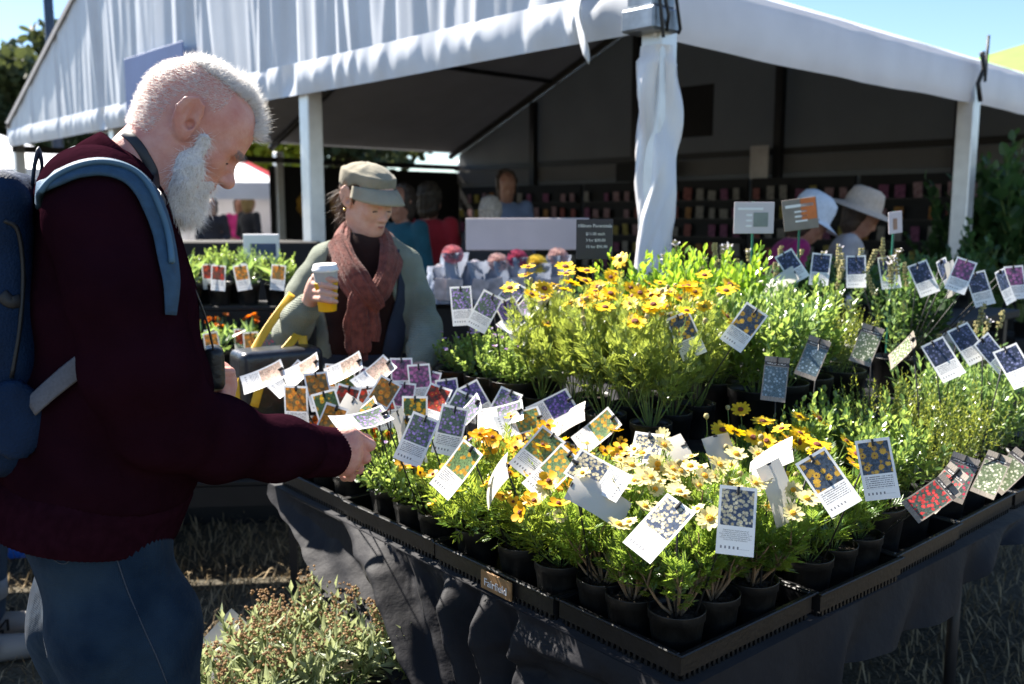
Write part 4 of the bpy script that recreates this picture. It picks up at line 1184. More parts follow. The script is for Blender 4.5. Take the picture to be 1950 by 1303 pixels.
def plant_tag(px, py, d, roll, style, yaw=0, pitch=12, bend=0.12, back=False, soil=None, zone='table', stake=True, lean=None):
    C = at(px, py, d)
    wood = style[0] == 'w'
    bk_ = round(bend, 1)
    if (style, bk_) not in CARDS: CARDS[(style, bk_)] = card_mesh(style, bk_, wood)
    # card axes: start facing the camera, then yaw, pitch and roll
    n = -ray(px, py); n /= np.linalg.norm(n)
    n = Matrix.Rotation(math.radians(yaw), 3, 'Z') @ Vector(n)
    r = Vector((0, 0, 1)).cross(n).normalized()
    n = Matrix.Rotation(math.radians(-pitch), 3, r) @ n
    if pitch == 0: pass
    y = n.cross(r).normalized()
    R = Matrix.Rotation(math.radians(roll), 3, n)
    r2, y2 = R @ r, R @ y
    if back: r2, nn = -r2, -n
    else: nn = n
    if soil is None:
        soil = Z1 + 0.08
    cand = [p for p in POTPOS if abs(p[2] - soil) < 0.14] if lean is None else []
    if cand:
        pp = min(cand, key=lambda p: (p[0] - C[0])**2 + (p[1] - C[1])**2)
        dv = np.array([C[0] - pp[0], C[1] - pp[1]]); L_ = np.linalg.norm(dv) + 1e-6
        B = np.array([pp[0] + dv[0]/L_*min(L_, 0.036), pp[1] + dv[1]/L_*min(L_, 0.036), min(pp[2], C[2] - 0.03)])
    else: B = np.array([C[0] + (lean or (rpl.uniform(-.012, .012), rpl.uniform(-.005, .02)))[0], C[1] + (lean or (0, rpl.uniform(-.005, .02)))[1], min(soil, C[2] - 0.03)])
    root = empty('plant_tag', B)
    root['category'] = 'plant tag'
    side = 'blank back of a white plant tag' if back else ('plant tag with %s' % STY[style])
    in_row(root, side + ', {n}, ' + zone, C, (style if not back else 'back', zone), 'plant tags ' + zone)
    loc = Vector(C - B)
    Mx = Matrix((( r2.x, y2.x, nn.x, loc.x), (r2.y, y2.y, nn.y, loc.y), (r2.z, y2.z, nn.z, loc.z), (0, 0, 0, 1)))
    c = bpy.data.objects.new('card', CARDS[(style, bk_)]); link(c, root); c.matrix_local = Mx
    k = bpy.data.objects.new('clip', CLIP); link(k, root); k.matrix_local = Mx
    if stake:
        L = np.linalg.norm(C - B)
        sm, kk = stake_mesh(L)
        s = bpy.data.objects.new('stake', sm); link(s, root)
        s.rotation_mode = 'QUATERNION'; s.rotation_quaternion = Vector(C - B).to_track_quat('Z', 'Y'); s.scale = (1, 1, L/kk)
    return root, c

ZL = 'at far left table end'; ZM = 'over left table edge'; ZC = 'among the cream daisies'; ZY = 'by lower yellow daisies'
ZP = 'on left of platform'; ZR = 'on right of platform'; ZE = 'along right tray edge'; ZG = 'on the ground plants'
for a in (
    # far left end, orange marigolds
    (533, 704, 2.42, -52, 'peach', -40, 25, .2, False, ZL), (600, 690, 2.5, -48, 'peach', -58, 20, .2, False, ZL), (601, 716, 2.40, 3, 'orange', 10, 25, .1, False, ZL),
    (563, 742, 2.32, -9, 'orange', 22, 10, .1, False, ZL), (617, 753, 2.25, 12, 'gold', 8, 8, .1, False, ZL), (664, 742, 2.3, -14, 'red', -12, 14, .2, False, ZL),
    (682, 688, 2.5, -50, 'peach', -50, 20, .2, False, ZL), (738, 692, 2.48, -36, 'peach', -25, 25, .2, False, ZL), (764, 688, 2.52, -2, 'pink', 8, 20, .1, False, ZL),
    (797, 700, 2.5, 2, 'pink', 6, 15, .1, False, ZL), (742, 730, 2.3, -28, 'orange', -10, 14, .1, False, ZL), (790, 762, 2.22, -3, 'gold', 5, 10, .1, False, ZL),
    (838, 742, 2.3, -18, 'red', -12, 18, .2, False, ZL), (712, 775, 2.2, -38, 'bidens', -58, 15, .2, False, ZL), (700, 742, 2.42, 2, 'red', 15, 10, .1, False, ZL),
    (672, 765, 2.2, -20, 'bidens', -40, 15, .1, True, ZL), (757, 790, 2.1, 6, 'bidens', 62, 10, .1, True, ZL),
    (575, 700, 2.62, -30, 'peach', -35, 22, .2, False, ZL), (640, 700, 2.6, -6, 'orange', 5, 15, .1, False, ZL), (655, 715, 2.55, 8, 'gold', 12, 12, .1, False, ZL), (706, 708, 2.55, -16, 'pink', -5, 18, .1, False, ZL),
    (722, 745, 2.4, 10, 'red', 10, 12, .1, False, ZL), (770, 735, 2.45, -8, 'pink', 0, 15, .1, False, ZL), (820, 712, 2.6, -12, 'pink', -10, 18, .1, False, ZL), (850, 728, 2.55, 6, 'violet', 4, 14, .1, False, ZL),
    (775, 800, 2.12, -4, 'gold', 30, 10, .1, False, ZL), (640, 780, 2.15, -14, 'orange', -25, 12, .1, False, ZL),
    # left edge, lilac
    (809, 800, 2.0, -23, 'lilac', 0, 14, .1, False, ZM), (866, 782, 2.06, -13, 'lilac', 0, 12, .1, False, ZM), (888, 756, 2.2, -24, 'lilac', -8, 16, .2, False, ZM), (908, 768, 2.15, -28, 'lilac', -66, 14, .2, False, ZM),
    (972, 750, 2.3, -20, 'lilac', -12, 20, .2, False, ZM), (988, 782, 2.2, -58, 'lilac', -40, 30, .2, False, ZM), (892, 738, 2.4, 25, 'violet', 10, 10, .1, False, ZM),
    (896, 858, 1.85, -25, 'bidens', -36, 10, .1, False, ZM), (963, 890, 1.78, -42, 'bidens', -68, 8, .2, True, ZM),
    (1083, 762, 2.25, -60, 'violet', 0, 20, .1, False, ZM), (1108, 785, 2.2, -52, 'bidens', -50, 30, .2, True, ZM), (1165, 797, 2.15, -38, 'bidens', -30, 15, .1, False, ZM),
    (1050, 832, 1.92, -38, 'bidens', 0, 20, .1, False, ZM), (1082, 868, 1.85, -32, 'bidens', -22, 18, .1, False, ZM), (1025, 795, 2.2, -70, 'bidens', 0, 30, .1, False, ZM),
    # cream
    (1098, 882, 1.72, 58, 'cream', 0, 24, .1, False, ZC), (1096, 928, 1.68, 60, 'cream', 10, 28, .2, True, ZC), (1236, 832, 1.95, -3, 'cream', -8, 30, .1, False, ZC),
    (1300, 850, 2.0, -62, 'cream', 0, 30, .1, True, ZC), (1364, 838, 2.0, 14, 'cream', 15, 22, .2, True, ZC),     (1466, 892, 1.70, 14, 'cream', 42, 12, .2, True, ZC), (1502, 858, 1.78, -50, 'cream', -48, 25, .2, True, ZC),
    # lower yellow daisies
    (1548, 876, 1.68, 36, 'eyed', 0, 8, .1, False, ZY), (1662, 846, 1.74, 13, 'eyed', 0, 5, .0, False, ZY),
): plant_tag(a[0], a[1], a[2], a[3], a[4], a[5], a[6], a[7], a[8], zone=a[9])
BODY = "Argyranthemum 'Angelic Lemon Petal'\nA vibrant plant, known for its daisy like\nflowers, which can add a splash of colour to any\ngarden. Blooming from spring through to\nsummer it is heat and drought tolerant. It also\nattracts a wide range of pollinators."
for a in ((1290, 966, 1.53, -28, -16, 26), (1406, 938, 1.55, -3, 4, 4)):
    _r, _c = plant_tag(a[0], a[1], a[2], a[3], 'creamt', a[4], a[5], 0.0, False, zone=ZC)
    text(BODY, 0.00275, M_ink, _c, Matrix.Translation((0, -0.0715, 0.0004)), 'CENTER', ext=0.00002, space=1.15)
sp_ = Z2 + 0.11
for a in (
    (877, 552, 2.62, 2, 'lilac', 8, 8, .1, False, ZP), (937, 566, 2.58, -28, 'lilac', 0, 10, .1, False, ZP), (962, 578, 2.6, 26, 'violet', 0, 10, .1, False, ZP), (985, 545, 2.75, -30, 'lilac', -10, 25, .1, False, ZP),
    (1008, 582, 2.6, -28, 'lilac', -25, 28, .2, False, ZP), (1032, 560, 2.7, -30, 'lilac', -20, 25, .2, True, ZP), (1092, 600, 2.5, 10, 'eyed', 10, 8, .1, True, ZP),
    (1292, 606, 2.26, 24, 'eyed', 0, 8, .1, False, ZP), (1438, 594, 2.26, -33, 'eyed', 0, 8, .1, False, ZP), (1285, 600, 2.36, 10, 'eyed', 10, 8, .1, False, ZP),
    (1494, 486, 3.03, 32, 'blue', 0, 18, .1, False, ZR), (1510, 522, 2.98, -52, 'blue', -25, 30, .2, True, ZR), (1565, 488, 3.08, -4, 'blue', 0, 15, .1, False, ZR), (1630, 492, 3.08, 3, 'blue', 0, 15, .1, False, ZR),
    (1690, 494, 3.08, 8, 'blue', 6, 15, .1, False, ZR), (1748, 506, 3.00, 24, 'blue', 0, 10, .1, False, ZR), (1793, 500, 3.03, 16, 'blue', 60, 6, .2, False, ZR), (1808, 504, 2.98, 14, 'blue', 62, 10, .2, True, ZR),
    (1858, 524, 2.98, 16, 'blue', 14, 8, .1, False, ZR), (1905, 520, 3.00, 14, 'blue', 60, 8, .1, False, ZR), (1930, 512, 3.08, 6, 'pink', 20, 10, .1, False, ZR), (1840, 500, 2.9, -20, 'pink', 10, 15, .1, False, ZR),
): plant_tag(a[0], a[1], a[2], a[3], a[4], a[5], a[6], a[7], a[8], zone=a[9], soil=sp_)
for a in ((1778, 656, 2.45, 32, 'blue', 0, 10, .1, False, ZE), (1826, 628, 2.6, 30, 'blue', 10, 12, .1, False, ZE), (1916, 668, 2.4, 30, 'blue', 0, 15, .1, False, ZE), (1872, 650, 2.55, 34, 'blue', 40, 10, .1, False, ZE),
          (1480, 688, 2.15, -4, 'wblue', 0, 6, .1, False, ZE), (1560, 652, 2.3, -16, 'wblue', -10, 6, .1, False, ZE), (1662, 628, 2.4, -14, 'wwhite', -12, 6, .1, False, ZE), (1738, 648, 2.4, -38, 'wwhite', -65, 10, .1, False, ZE),
          (1806, 926, 1.92, -42, 'wred', -12, 8, .1, False, ZE), (1822, 900, 1.95, -22, 'wred', -35, 8, .1, False, ZE), (1838, 876, 2.02, -16, 'wpink', 0, 8, .1, False, ZE),
          (1902, 872, 2.12, -10, 'wwhite', -20, 6, .1, False, ZE), (1948, 872, 2.12, -32, 'wwhite', -15, 6, .1, False, ZE)):
    plant_tag(a[0], a[1], a[2], a[3], a[4], a[5], a[6], a[7], a[8], zone=a[9], soil=Z1 + 0.03)

# price signs on stakes
def sign(px, py, d, w, h, m, label, yaw=0, roll=0, stake_m=M_dark, zb=Z2 + 0.05, lines=(), shapes=()):
    C = at(px, py, d); B = np.array([C[0], C[1] + 0.006, zb])
    root = thing('price_sign', label, 'sign', B, math.radians(yaw))
    R = Matrix.Translation((0, 0, C[2] - zb)) @ Matrix.Rotation(math.radians(roll), 4, 'Y')
    o = MB().box((-w/2, -0.0155, -h/2), (w/2, -0.0115, h/2), bev=0.001).build('board', m, root); o.matrix_local = R
    MB().tube([(0, -0.006, -0.03), (0, -0.006, C[2] - zb + h*0.52)], 0.004, 6).build('stake', stake_m, root)
    for body, size, x, z, al in lines:
        t = text(body, size, M_lwhite, root, R @ Matrix.Translation((x, -0.0163, z)) @ Matrix.Rotation(math.pi/2, 4, 'X'), al)
    for nm, x0, z0, x1, z1, mm in shapes:
        o = MB().box((x0, -0.0168, z0), (x1, -0.0158, z1)).build(nm, mm, root); o.matrix_local = R
    return root
sign(1131, 456, 2.9, 0.116, 0.125, mat('sign_navy', (0.016, 0.017, 0.03), 0.35, 0.1), 'dark price sign for 100mm perennials behind the yellow daisies', 4,
     lines=(('100mm Perennials', 0.0148, 0, 0.042, 'CENTER'), ('$11.00 each', 0.0125, -0.028, 0.017, 'LEFT'), ('3 for $30.00', 0.0125, -0.028, -0.003, 'LEFT'), ('10 for $95.00', 0.0125, -0.028, -0.023, 'LEFT')))
M_gst = mat('green_stake', (0.01, 0.11, 0.075), 0.5, 0.1)
M_s1 = mat('sign_pale', (0.55, 0.50, 0.54), 0.5, 0.05); M_s2 = mat('sign_taupe', (0.22, 0.19, 0.17), 0.5, 0.15, 20); M_s3 = mat('print_orange', (0.55, 0.15, 0.04), 0.5, 0.2, 20); M_s4 = mat('print_grey', (0.19, 0.22, 0.21), 0.5, 0.15, 20)
sign(1434, 415, 3.1, 0.138, 0.105, M_s1, 'pale pinkish sign with grey patch on a green stake, left of two', 5, 0, M_gst,
     shapes=[('picture', -0.002, -0.03, 0.048, 0.018, M_s4)] + [('print_line', -0.058, 0.026, 0.03, 0.034, M_lwhite)] + [('print_line', -0.028, 0.006 - 0.018*i, -0.008, 0.012 - 0.018*i, M_lwhite) for i in range(3)])
sign(1524, 408, 3.1, 0.112, 0.105, M_s2, 'brown and orange sign on a green stake before a white cap', -12, -8, M_gst,
     shapes=[('picture', 0.004, -0.02, 0.053, 0.050, M_s3), ('print_line', -0.046, 0.024, 0.045, 0.034, M_lwhite)] + [('print_line', -0.018, 0.006 - 0.016*i, 0.022, 0.012 - 0.016*i, M_lwhite) for i in range(3)])
sign(1701, 424, 3.3, 0.060, 0.078, M_s1, 'small white sign right of the straw hat', 20, -6, M_gst, shapes=[('picture', -0.012, -0.025, 0.006, 0.015, mat('print_brown', (0.3, 0.18, 0.13), 0.6))])

# ------------------------------------------------------------------ people: shared pieces
def grad(f, P, e=0.002):
    P = np.asarray(P, np.float32).reshape(-1, 3); G = np.zeros_like(P)
    for i in range(3):
        d = np.zeros(3, np.float32); d[i] = e
        G[:, i] = f(P + d) - f(P - d)
    return G/(np.linalg.norm(G, axis=1)[:, None] + 1e-9)
def project(f, pts, off):
    P = np.asarray(pts, np.float32).copy()
    for _ in range(8):
        P -= grad(f, P)*(f(P) - off)[:, None]*0.9
    return P, grad(f, P)
def hit(f, pxs, off=0.004, d0=1.0):
    out = []
    for (px, py) in pxs:
        r = ray(px, py).astype(np.float32); o = np.array([0, 0, CAM_H], np.float32); t = d0
        for _ in range(70):
            v = float(f((o + r*t)[None])[0]) - off
            if abs(v) < 0.0006: break
            t += v*0.7
            if t > d0 + 2.5: break
        out.append(o + r*t)
    P = np.array(out)
    return P, grad(f, P)
def smooth_path(P, n=6):
    P = np.asarray(P, float); out = []
    Q = np.vstack([2*P[0]-P[1], P, 2*P[-1]-P[-2]])
    for i in range(1, len(Q)-2):
        for k in range(n):
            t = k/n; a, b, c, d = Q[i-1], Q[i], Q[i+1], Q[i+2]
            out.append(0.5*((2*b) + (-a+c)*t + (2*a-5*b+4*c-d)*t*t + (-a+3*b-3*c+d)*t**3))
    out.append(P[-1]); return np.array(out)
def ribbon(name, f, pts, w, th, m, parent, off=0.004, n=8):
    P = smooth_path(pts, n); P, N = project(f, P, off)
    return MB().tube(P, w, 8, flat=(N, th/w)).build(name, m, parent, True, True)
def strands_on(P, N, flow, L, wid, seed, seg=3, curl=0.25, lift=0.5):
    """fine hairs: narrow ribbons leaving the points P along a mix of normal and flow"""
    r = np.random.default_rng(seed); n = len(P)
    L = L*r.uniform(0.6, 1.25, n)[:, None]
    D = N*lift + flow + r.normal(0, curl, (n, 3)); D /= np.linalg.norm(D, axis=1)[:, None]
    side = np.cross(D, r.normal(0, 1, (n, 3))); side /= np.linalg.norm(side, axis=1)[:, None]
    bend = r.normal(0, curl*0.6, (n, 3)) + flow*0.5
    rows = []; 
    for k in range(seg+1):
        t = k/seg
        c = P + D*L*t + bend*L*t*t*0.6; w = wid*(1 - t*0.9)
        rows += [c - side*w, c + side*w]
    V = np.stack(rows, 1).reshape(-1, 3); m = 2*(seg+1)
    b = (np.arange(n)*m)[:, None, None]
    q_ = np.array([[2*k, 2*k+1, 2*k+3, 2*k+2] for k in range(seg)])[None]
    return V, (b + q_).reshape(-1, 4)

def head_sdf(Q, nose=1.0, female=False):
    """Q in head axes: x forward, y across, z up; origin between the ear canals"""
    x, y, z = Q[:, 0], Q[:, 1], Q[:, 2]
    S_ = np.stack([x, np.abs(y), z], 1)
    d = ell(Q, (-0.004, 0, 0.026), (0.104, 0.077, 0.100))
    d = smin(d, ell(Q, (0.050, 0, 0.030), (0.062, 0.062, 0.066)), 0.03)
    d = smin(d, ell(Q, (0.050, 0, -0.040), (0.057, 0.056, 0.078)), 0.03)
    d = smin(d, cap(S_, (0.0, 0.047, -0.060), (0.072, 0.014, -0.106), 0.024, 0.020), 0.03)
    d = smin(d, ell(Q, (0.078, 0, -0.106), (0.022, 0.022, 0.018)), 0.02)
    d = smin(d, ell(S_, (0.066, 0.040, -0.034), (0.026, 0.021, 0.022)), 0.02)
    bro = 0.010 if not female else 0.006
    d = smin(d, cap(S_, (0.100, 0.014, 0.004), (0.080, 0.048, 0.003), bro, bro*0.9), 0.018)
    d = smax(d, -ell(S_, (0.108, 0.031, -0.016), (0.016, 0.017, 0.012)), 0.012)
    d = smin(d, ell(S_, (0.082, 0.031, -0.018), (0.0155, 0.0165, 0.0135)), 0.004)
    d = smin(d, cap(Q, (0.100, 0, -0.012), (0.116*1.0, 0, -0.048), 0.0075, 0.0105*nose), 0.010)
    d = smin(d, ell(Q, (0.117, 0, -0.051), (0.013*nose, 0.0125*nose, 0.0115*nose)), 0.008)
    d = smin(d, ell(S_, (0.105, 0.0115, -0.055), (0.012, 0.0080, 0.0080)), 0.005)
    d = smax(d, -ell(S_, (0.109, 0.0070, -0.064), (0.006, 0.0035, 0.005)), 0.003)
    d = smin(d, ell(Q, (0.096, 0, -0.0755), (0.012, 0.022, 0.0055)), 0.008)
    d = smin(d, ell(Q, (0.094, 0, -0.0865), (0.012, 0.020, 0.0060)), 0.008)
    # ears
    A = np.array([[0.95, -0.18, 0.26], [0.22, 0.97, -0.1], [-0.24, 0.15, 0.96]])
    e = ell(S_, (-0.008, 0.087, 0.004), (0.0245, 0.0095, 0.0375), A)
    e = smin(e, ell(S_, (0.002, 0.078, -0.026), (0.012, 0.0075, 0.012)), 0.008)
    e = smax(e, -ell(S_, (-0.004, 0.0985, 0.008), (0.0165, 0.0105, 0.0275), A), 0.003)
    e = smax(e, -ell(S_, (0.003, 0.092, -0.006), (0.0095, 0.018, 0.011)), 0.003)
    e = smin(e, cap(S_, (-0.013, 0.0905, 0.022), (-0.010, 0.0895, -0.010), 0.0030, 0.0035), 0.004)
    hx_ = [((0.012, 0.084, 0.020), .003), ((0.004, 0.090, 0.036), .0036), ((-0.012, 0.0945, 0.042), .0038), ((-0.028, 0.0965, 0.028), .0038), ((-0.032, 0.096, 0.008), .0036), ((-0.024, 0.092, -0.014), .0034), ((-0.008, 0.086, -0.028), .0036), ((0.004, 0.080, -0.030), .004)]
    e = smin(e, chain(S_, hx_, 0.003), 0.0035)
    d = smin(d, e, 0.006)
    return d

# ------------------------------------------------------------------ the bearded man
MO = at(330, 300, 1.60)
_v = ray(330, 300); MWd = np.array([_v[0], _v[1], 0]); MWd /= np.linalg.norm(MWd)      # away from the camera: his left
MSd = np.array([MWd[1], -MWd[0], 0.0])                                                   # the way he faces
def mp(px, py, lat=0.0):
    r = ray(px, py); o = np.array([0, 0, CAM_H])
    t = (lat + (MO - o) @ MWd)/(r @ MWd)
    return o + r*t
KM = 1.60/1750
_c, _s = 0.81, 0.58
HF = MSd*_c - eZ*_s; HU = MSd*_s + eZ*_c
HO = mp(361, 238); HS = 0.885
HA = np.stack([HF, MWd, HU]).astype(np.float32)      # rows: head axes
def man_head(P):
    Q = (P - HO.astype(np.float32)) @ HA.T
    return HS*head_sdf(Q/HS, 1.2)
neck_pts = [(mp(318, 262), 0.058), (mp(278, 312), 0.060), (mp(245, 372), 0.066), (mp(215, 430), 0.08)]
def man_skin(P):
    d = smin(man_head(P), chain(P, neck_pts, 0.02), 0.035)
    d = smin(d, cap(P, mp(330, 335, -0.03), mp(270, 372, -0.02), 0.03, 0.035), 0.03)
    return d

# right hand: back of the hand to the camera, fingers curled round the tag
def hpt(px, py, lat=0.0): return mp(px, py, lat + 0.02)
W0 = mp(612, 862, 0.0)
hand_l = 0.03
def man_hand(P):
    d = cap(P, mp(600, 862, 0.02), mp(640, 862, 0.03), 0.033, 0.034)
    mc = [(671, 828, .005), (676, 850, .000), (672, 873, .002), (662, 893, .008)]
    for x, y, l in mc:
        d = smin(d, cap(P, mp(640, 850 + (y - 850)*0.55, 0.02 + l*0.5), mp(x, y, l + 0.015), 0.020, 0.0125), 0.016)
    d = smin(d, ell(P, mp(652, 862, 0.022), (0.034, 0.022, 0.040)), 0.02)
    fing = [[(671, 828, .02), (704, 848, .03), (699, 852, .058), (690, 842, .066)],
            [(676, 850, .015), (696, 872, .030), (684, 880, .058), (672, 874, .064)],
            [(672, 873, .017), (683, 893, .034), (670, 897, .058), (660, 888, .062)],
            [(662, 893, .022), (668, 908, .040), (656, 909, .058), (650, 902, .060)]]
    rad = [(0.0128, 0.0118, 0.0095, 0.0080), (0.0125, 0.0112, 0.0092, 0.0078), (0.0118, 0.0106, 0.0086, 0.0074), (0.0105, 0.0092, 0.0078, 0.0066)]
    for fi, rr in zip(fing, rad):
        c = chain(P, [(mp(*p), r_) for p, r_ in zip(fi, rr)], 0.004)
        d = smin(d, c, 0.0045)
    th = chain(P, [(mp(640, 838, .045), 0.020), (mp(668, 826, .062), 0.0135), (mp(698, 838, .070), 0.0108), (mp(708, 846, .064), 0.0085)], 0.006)
    return smin(d, th, 0.008)
# left hand holding the camera pouch
def man_hand2(P):
    d = ell(P, mp(418, 728, 0.10), (0.030, 0.035, 0.042))
    d = smin(d, cap(P, mp(380, 760, 0.14), mp(412, 735, 0.11), 0.030, 0.032), 0.02)
    for i, (y, l) in enumerate(((708, 0.0), (722, .003), (736, .004), (749, .002))):
        d = smin(d, chain(P, [(mp(432, y + 4, 0.10), .012), (mp(437, y + 2, 0.065 + l), .0105), (mp(424, y, 0.045 + l), .0085)], .004), 0.006)
    return smin(d, chain(P, [(mp(408, 745, .085), .014), (mp(400, 728, .06), .011), (mp(402, 712, .045), .009)], .005), 0.008)

# sweater
tor = [((212, 388), 90, 0.140), ((205, 470), 126, 0.185), ((214, 590), 160, 0.190), ((212, 740), 184, 0.195), ((203, 860), 178, 0.195), ((192, 950), 152, 0.180)]
FA = np.stack([MSd, MWd, eZ]).astype(np.float32)
def man_torso(P, infl=0.0):
    d = None
    for (c, a, b) in tor:
        e = ell(P, mp(*c), (a*KM + infl, b + infl, (0.115 if c[1] > 400 else 0.085) + infl), FA)
        d = e if d is None else smin(d, e, 0.075)
    return d
arm_r = [(mp(205, 425, -0.165), 0.092), (mp(240, 560, -0.205), 0.082), (mp(268, 700, -0.215), 0.078), (mp(312, 805, -0.19), 0.071), (mp(420, 838, -0.115), 0.066), (mp(530, 855, -0.05), 0.056), (mp(600, 860, 0.0), 0.050)]
arm_l = [(mp(205, 425, 0.165), 0.085), (mp(225, 600, 0.215), 0.072), (mp(270, 740, 0.22), 0.065), (mp(370, 765, 0.15), 0.05)]
cu = mp(640, 862, 0.03) - mp(590, 859, -0.005); cu /= np.linalg.norm(cu)
cA = np.cross(cu, eZ); cA /= np.linalg.norm(cA); cB = np.cross(cA, cu)
C0, C1 = mp(588, 859, -0.008), mp(640, 862, 0.03)
def man_sweater(P):
    d = man_torso(P)
    d = smin(d, ell(P, mp(186, 362), (0.082, 0.150, 0.072), FA), 0.04)
    al = chain(P, arm_l, 0.03)
    d = smin(d, al, 0.03)
    ar = chain(P, arm_r, 0.035)
    ar = smax(ar, (P - C0.astype(np.float32)) @ cu.astype(np.float32), 0.006)
    d = smin(d, ar, 0.022)
    # cloth folds: along the sleeve and at the elbow and waist
    q_ = P @ np.stack([MSd, eZ], 1).astype(np.float32)
    d = d + 0.0045*wob(P, 24, 4) + 0.0055*np.sin(62*(q_[:, 0]*0.8 + q_[:, 1]*0.55) + 4*wob(P, 9, 8))*(0.5 + 0.5*wob(P, 6, 3))
    # hem plane
    n = np.cross(mp(315, 935) - mp(30, 908), MWd); n /= np.linalg.norm(n)
    if n[2] > 0: n = -n
    return smax(d, (P - mp(30, 908).astype(np.float32)) @ n.astype(np.float32), 0.01)
base_m = np.array([*mp(190, 900)[:2], 0.0])
man = thing('person', 'white-bearded man in maroon jumper and jeans, bending to read a plant tag', 'person', base_m)
M_skin = skin_mat('skin_ruddy', (0.60, 0.31, 0.25), (0.52, 0.20, 0.155))
M_swe = knit_mat('maroon_knit', (0.0140, 0.0038, 0.0072), 1400, 0.12, sheen=0.0)
M_rib = mat('maroon_rib', (0.018, 0.0046, 0.0086), 0.95, 0.2, 60, spec=0.0)
M_jean = knit_mat('denim', (0.007, 0.017, 0.036), 700, 0.25, 0.85, col2=(0.024, 0.042, 0.066), sheen=0.05)
V1, F1 = nets(man_skin, mp(190, 470) - np.array([0.05, 0.2, 0.02]), mp(520, 80) + np.array([0.03, 0.14, 0.02]), 0.0026)
V2, F2 = nets(man_hand, np.minimum(mp(590, 930), mp(730, 800)) - np.array([0.05, 0.07, 0.03]), np.maximum(mp(590, 930), mp(730, 800)) + np.array([0.05, 0.13, 0.03]), 0.0022)
V3, F3 = nets(man_hand2, mp(370, 790) - np.array([0.03, 0.05, 0.0]), mp(450, 680, 0.1) + np.array([0.06, 0.10, 0.03]), 0.0028)
# the rest of the body inside the clothes
leg_r = [(mp(196, 985, -0.085), 0.100), (mp(225, 1130, -0.09), 0.090), (mp(262, 1330, -0.085), 0.070)]
def knee_down(top, s_knee, s_ank, lat):
    k = base_m + MSd*s_knee + MWd*lat + eZ*0.50; a = base_m + MSd*s_ank + MWd*lat + eZ*0.09
    return [top, (k, 0.062), (a, 0.046)]
legs = [knee_down((mp(196, 1000, -0.070), 0.085), 0.07, 0.02, -0.09), knee_down((mp(186, 1000, 0.070), 0.085), -0.03, -0.16, 0.09)]
def man_core(P):
    d = man_torso(P, -0.02)
    for a in (arm_r, arm_l): d = smin(d, chain(P, [(p, r_*0.62) for p, r_ in a], 0.03), 0.02)
    for l in legs: d = smin(d, chain(P, l, 0.03), 0.03)
    return smin(d, cap(P, mp(245, 372), mp(215, 430), 0.06, 0.07), 0.03)
lo = base_m + np.array([-0.55, -0.55, 0.0]); hi = base_m + np.array([0.62, 0.62, 1.62])
V4, F4 = nets(man_core, lo, hi, 0.014)
Vb = np.concatenate([V1, V2, V3, V4]); Fb = np.concatenate([F1, F2 + len(V1), F3 + len(V1) + len(V2), F4 + len(V1) + len(V2) + len(V3)])
obj('body', mesh_of('body', Vb, Fb), M_skin, man, True)
V, F = nets(man_sweater, lo + np.array([0, 0, 0.8]), hi, 0.0075)
obj('jumper', mesh_of('jumper', V, F), M_swe, man, True)
# ribbed collar, hem and cuff
def rib_loft(name, rings, n, depth, m, parent, folds=0.0):
    """rings: (centre, axis a, axis b) ; ribs run from ring to ring"""
    b = MB(); V = []; k = len(rings)
    for ri, (c, A, B) in enumerate(rings):
        for j in range(n):
            t = 2*math.pi*j/n; g = 1 + depth*(1 if j % 2 else -1)
            if folds: g = 1 + folds*(math.sin(4*t + 0.10*ri) + 0.7*math.sin(7*t - 0.16*ri + 1.3) + 0.5*math.sin(12*t + 0.07*ri)) + 0.35*depth*(1 if (j//2) % 2 else -1)
            V.append(np.asarray(c) + (np.asarray(A)*math.cos(t) + np.asarray(B)*math.sin(t))*g)
    F = [(i*n+j, i*n+(j+1) % n, (i+1)*n+(j+1) % n, (i+1)*n+j) for i in range(k-1) for j in range(n)]
    return b.add(V, F).build(name, m, parent, True, True)
rib_loft('cuff', [(C0 + (C1 - C0)*t, cA*r_, cB*r_*1.06) for t, r_ in ((-0.08, 0.040), (0.0, 0.0490), (0.12, 0.0470), (0.4, 0.0455), (0.85, 0.0450), (0.98, 0.0445), (1.0, 0.040), (0.95, 0.036))], 96, 0.016, M_rib, man)
hn = np.cross(mp(315, 935) - mp(30, 908), MWd); hn /= np.linalg.norm(hn); hn = hn if hn[2] < 0 else -hn
hx = np.cross(MWd, hn); hx /= np.linalg.norm(hx)
hc = mp(180, 918)
rib_loft('hem', [(hc + hn*t + MSd*sh, hx*a, MWd*b) for t, a, b, sh in ((-0.015, 0.150, 0.185, 0.004), (0.0, 0.164, 0.196, 0.003), (0.02, 0.163, 0.196, 0.0), (0.05, 0.161, 0.196, -0.004), (0.072, 0.158, 0.193, -0.006), (0.076, 0.155, 0.190, -0.006))], 220, 0.0065, M_rib, man)
ncen = mp(250, 322); nax = mp(290, 295) - mp(215, 375); nax /= np.linalg.norm(nax)
nA = np.cross(MWd, nax)
rib_loft('collar', [(ncen + nax*t, nA*a, MWd*b) for t, a, b in ((-0.040, 0.088, 0.104), (-0.018, 0.084, 0.096), (0.002, 0.078, 0.086), (0.014, 0.074, 0.080), (0.016, 0.070, 0.076), (0.003, 0.066, 0.072))], 130, 0.013, M_rib, man)
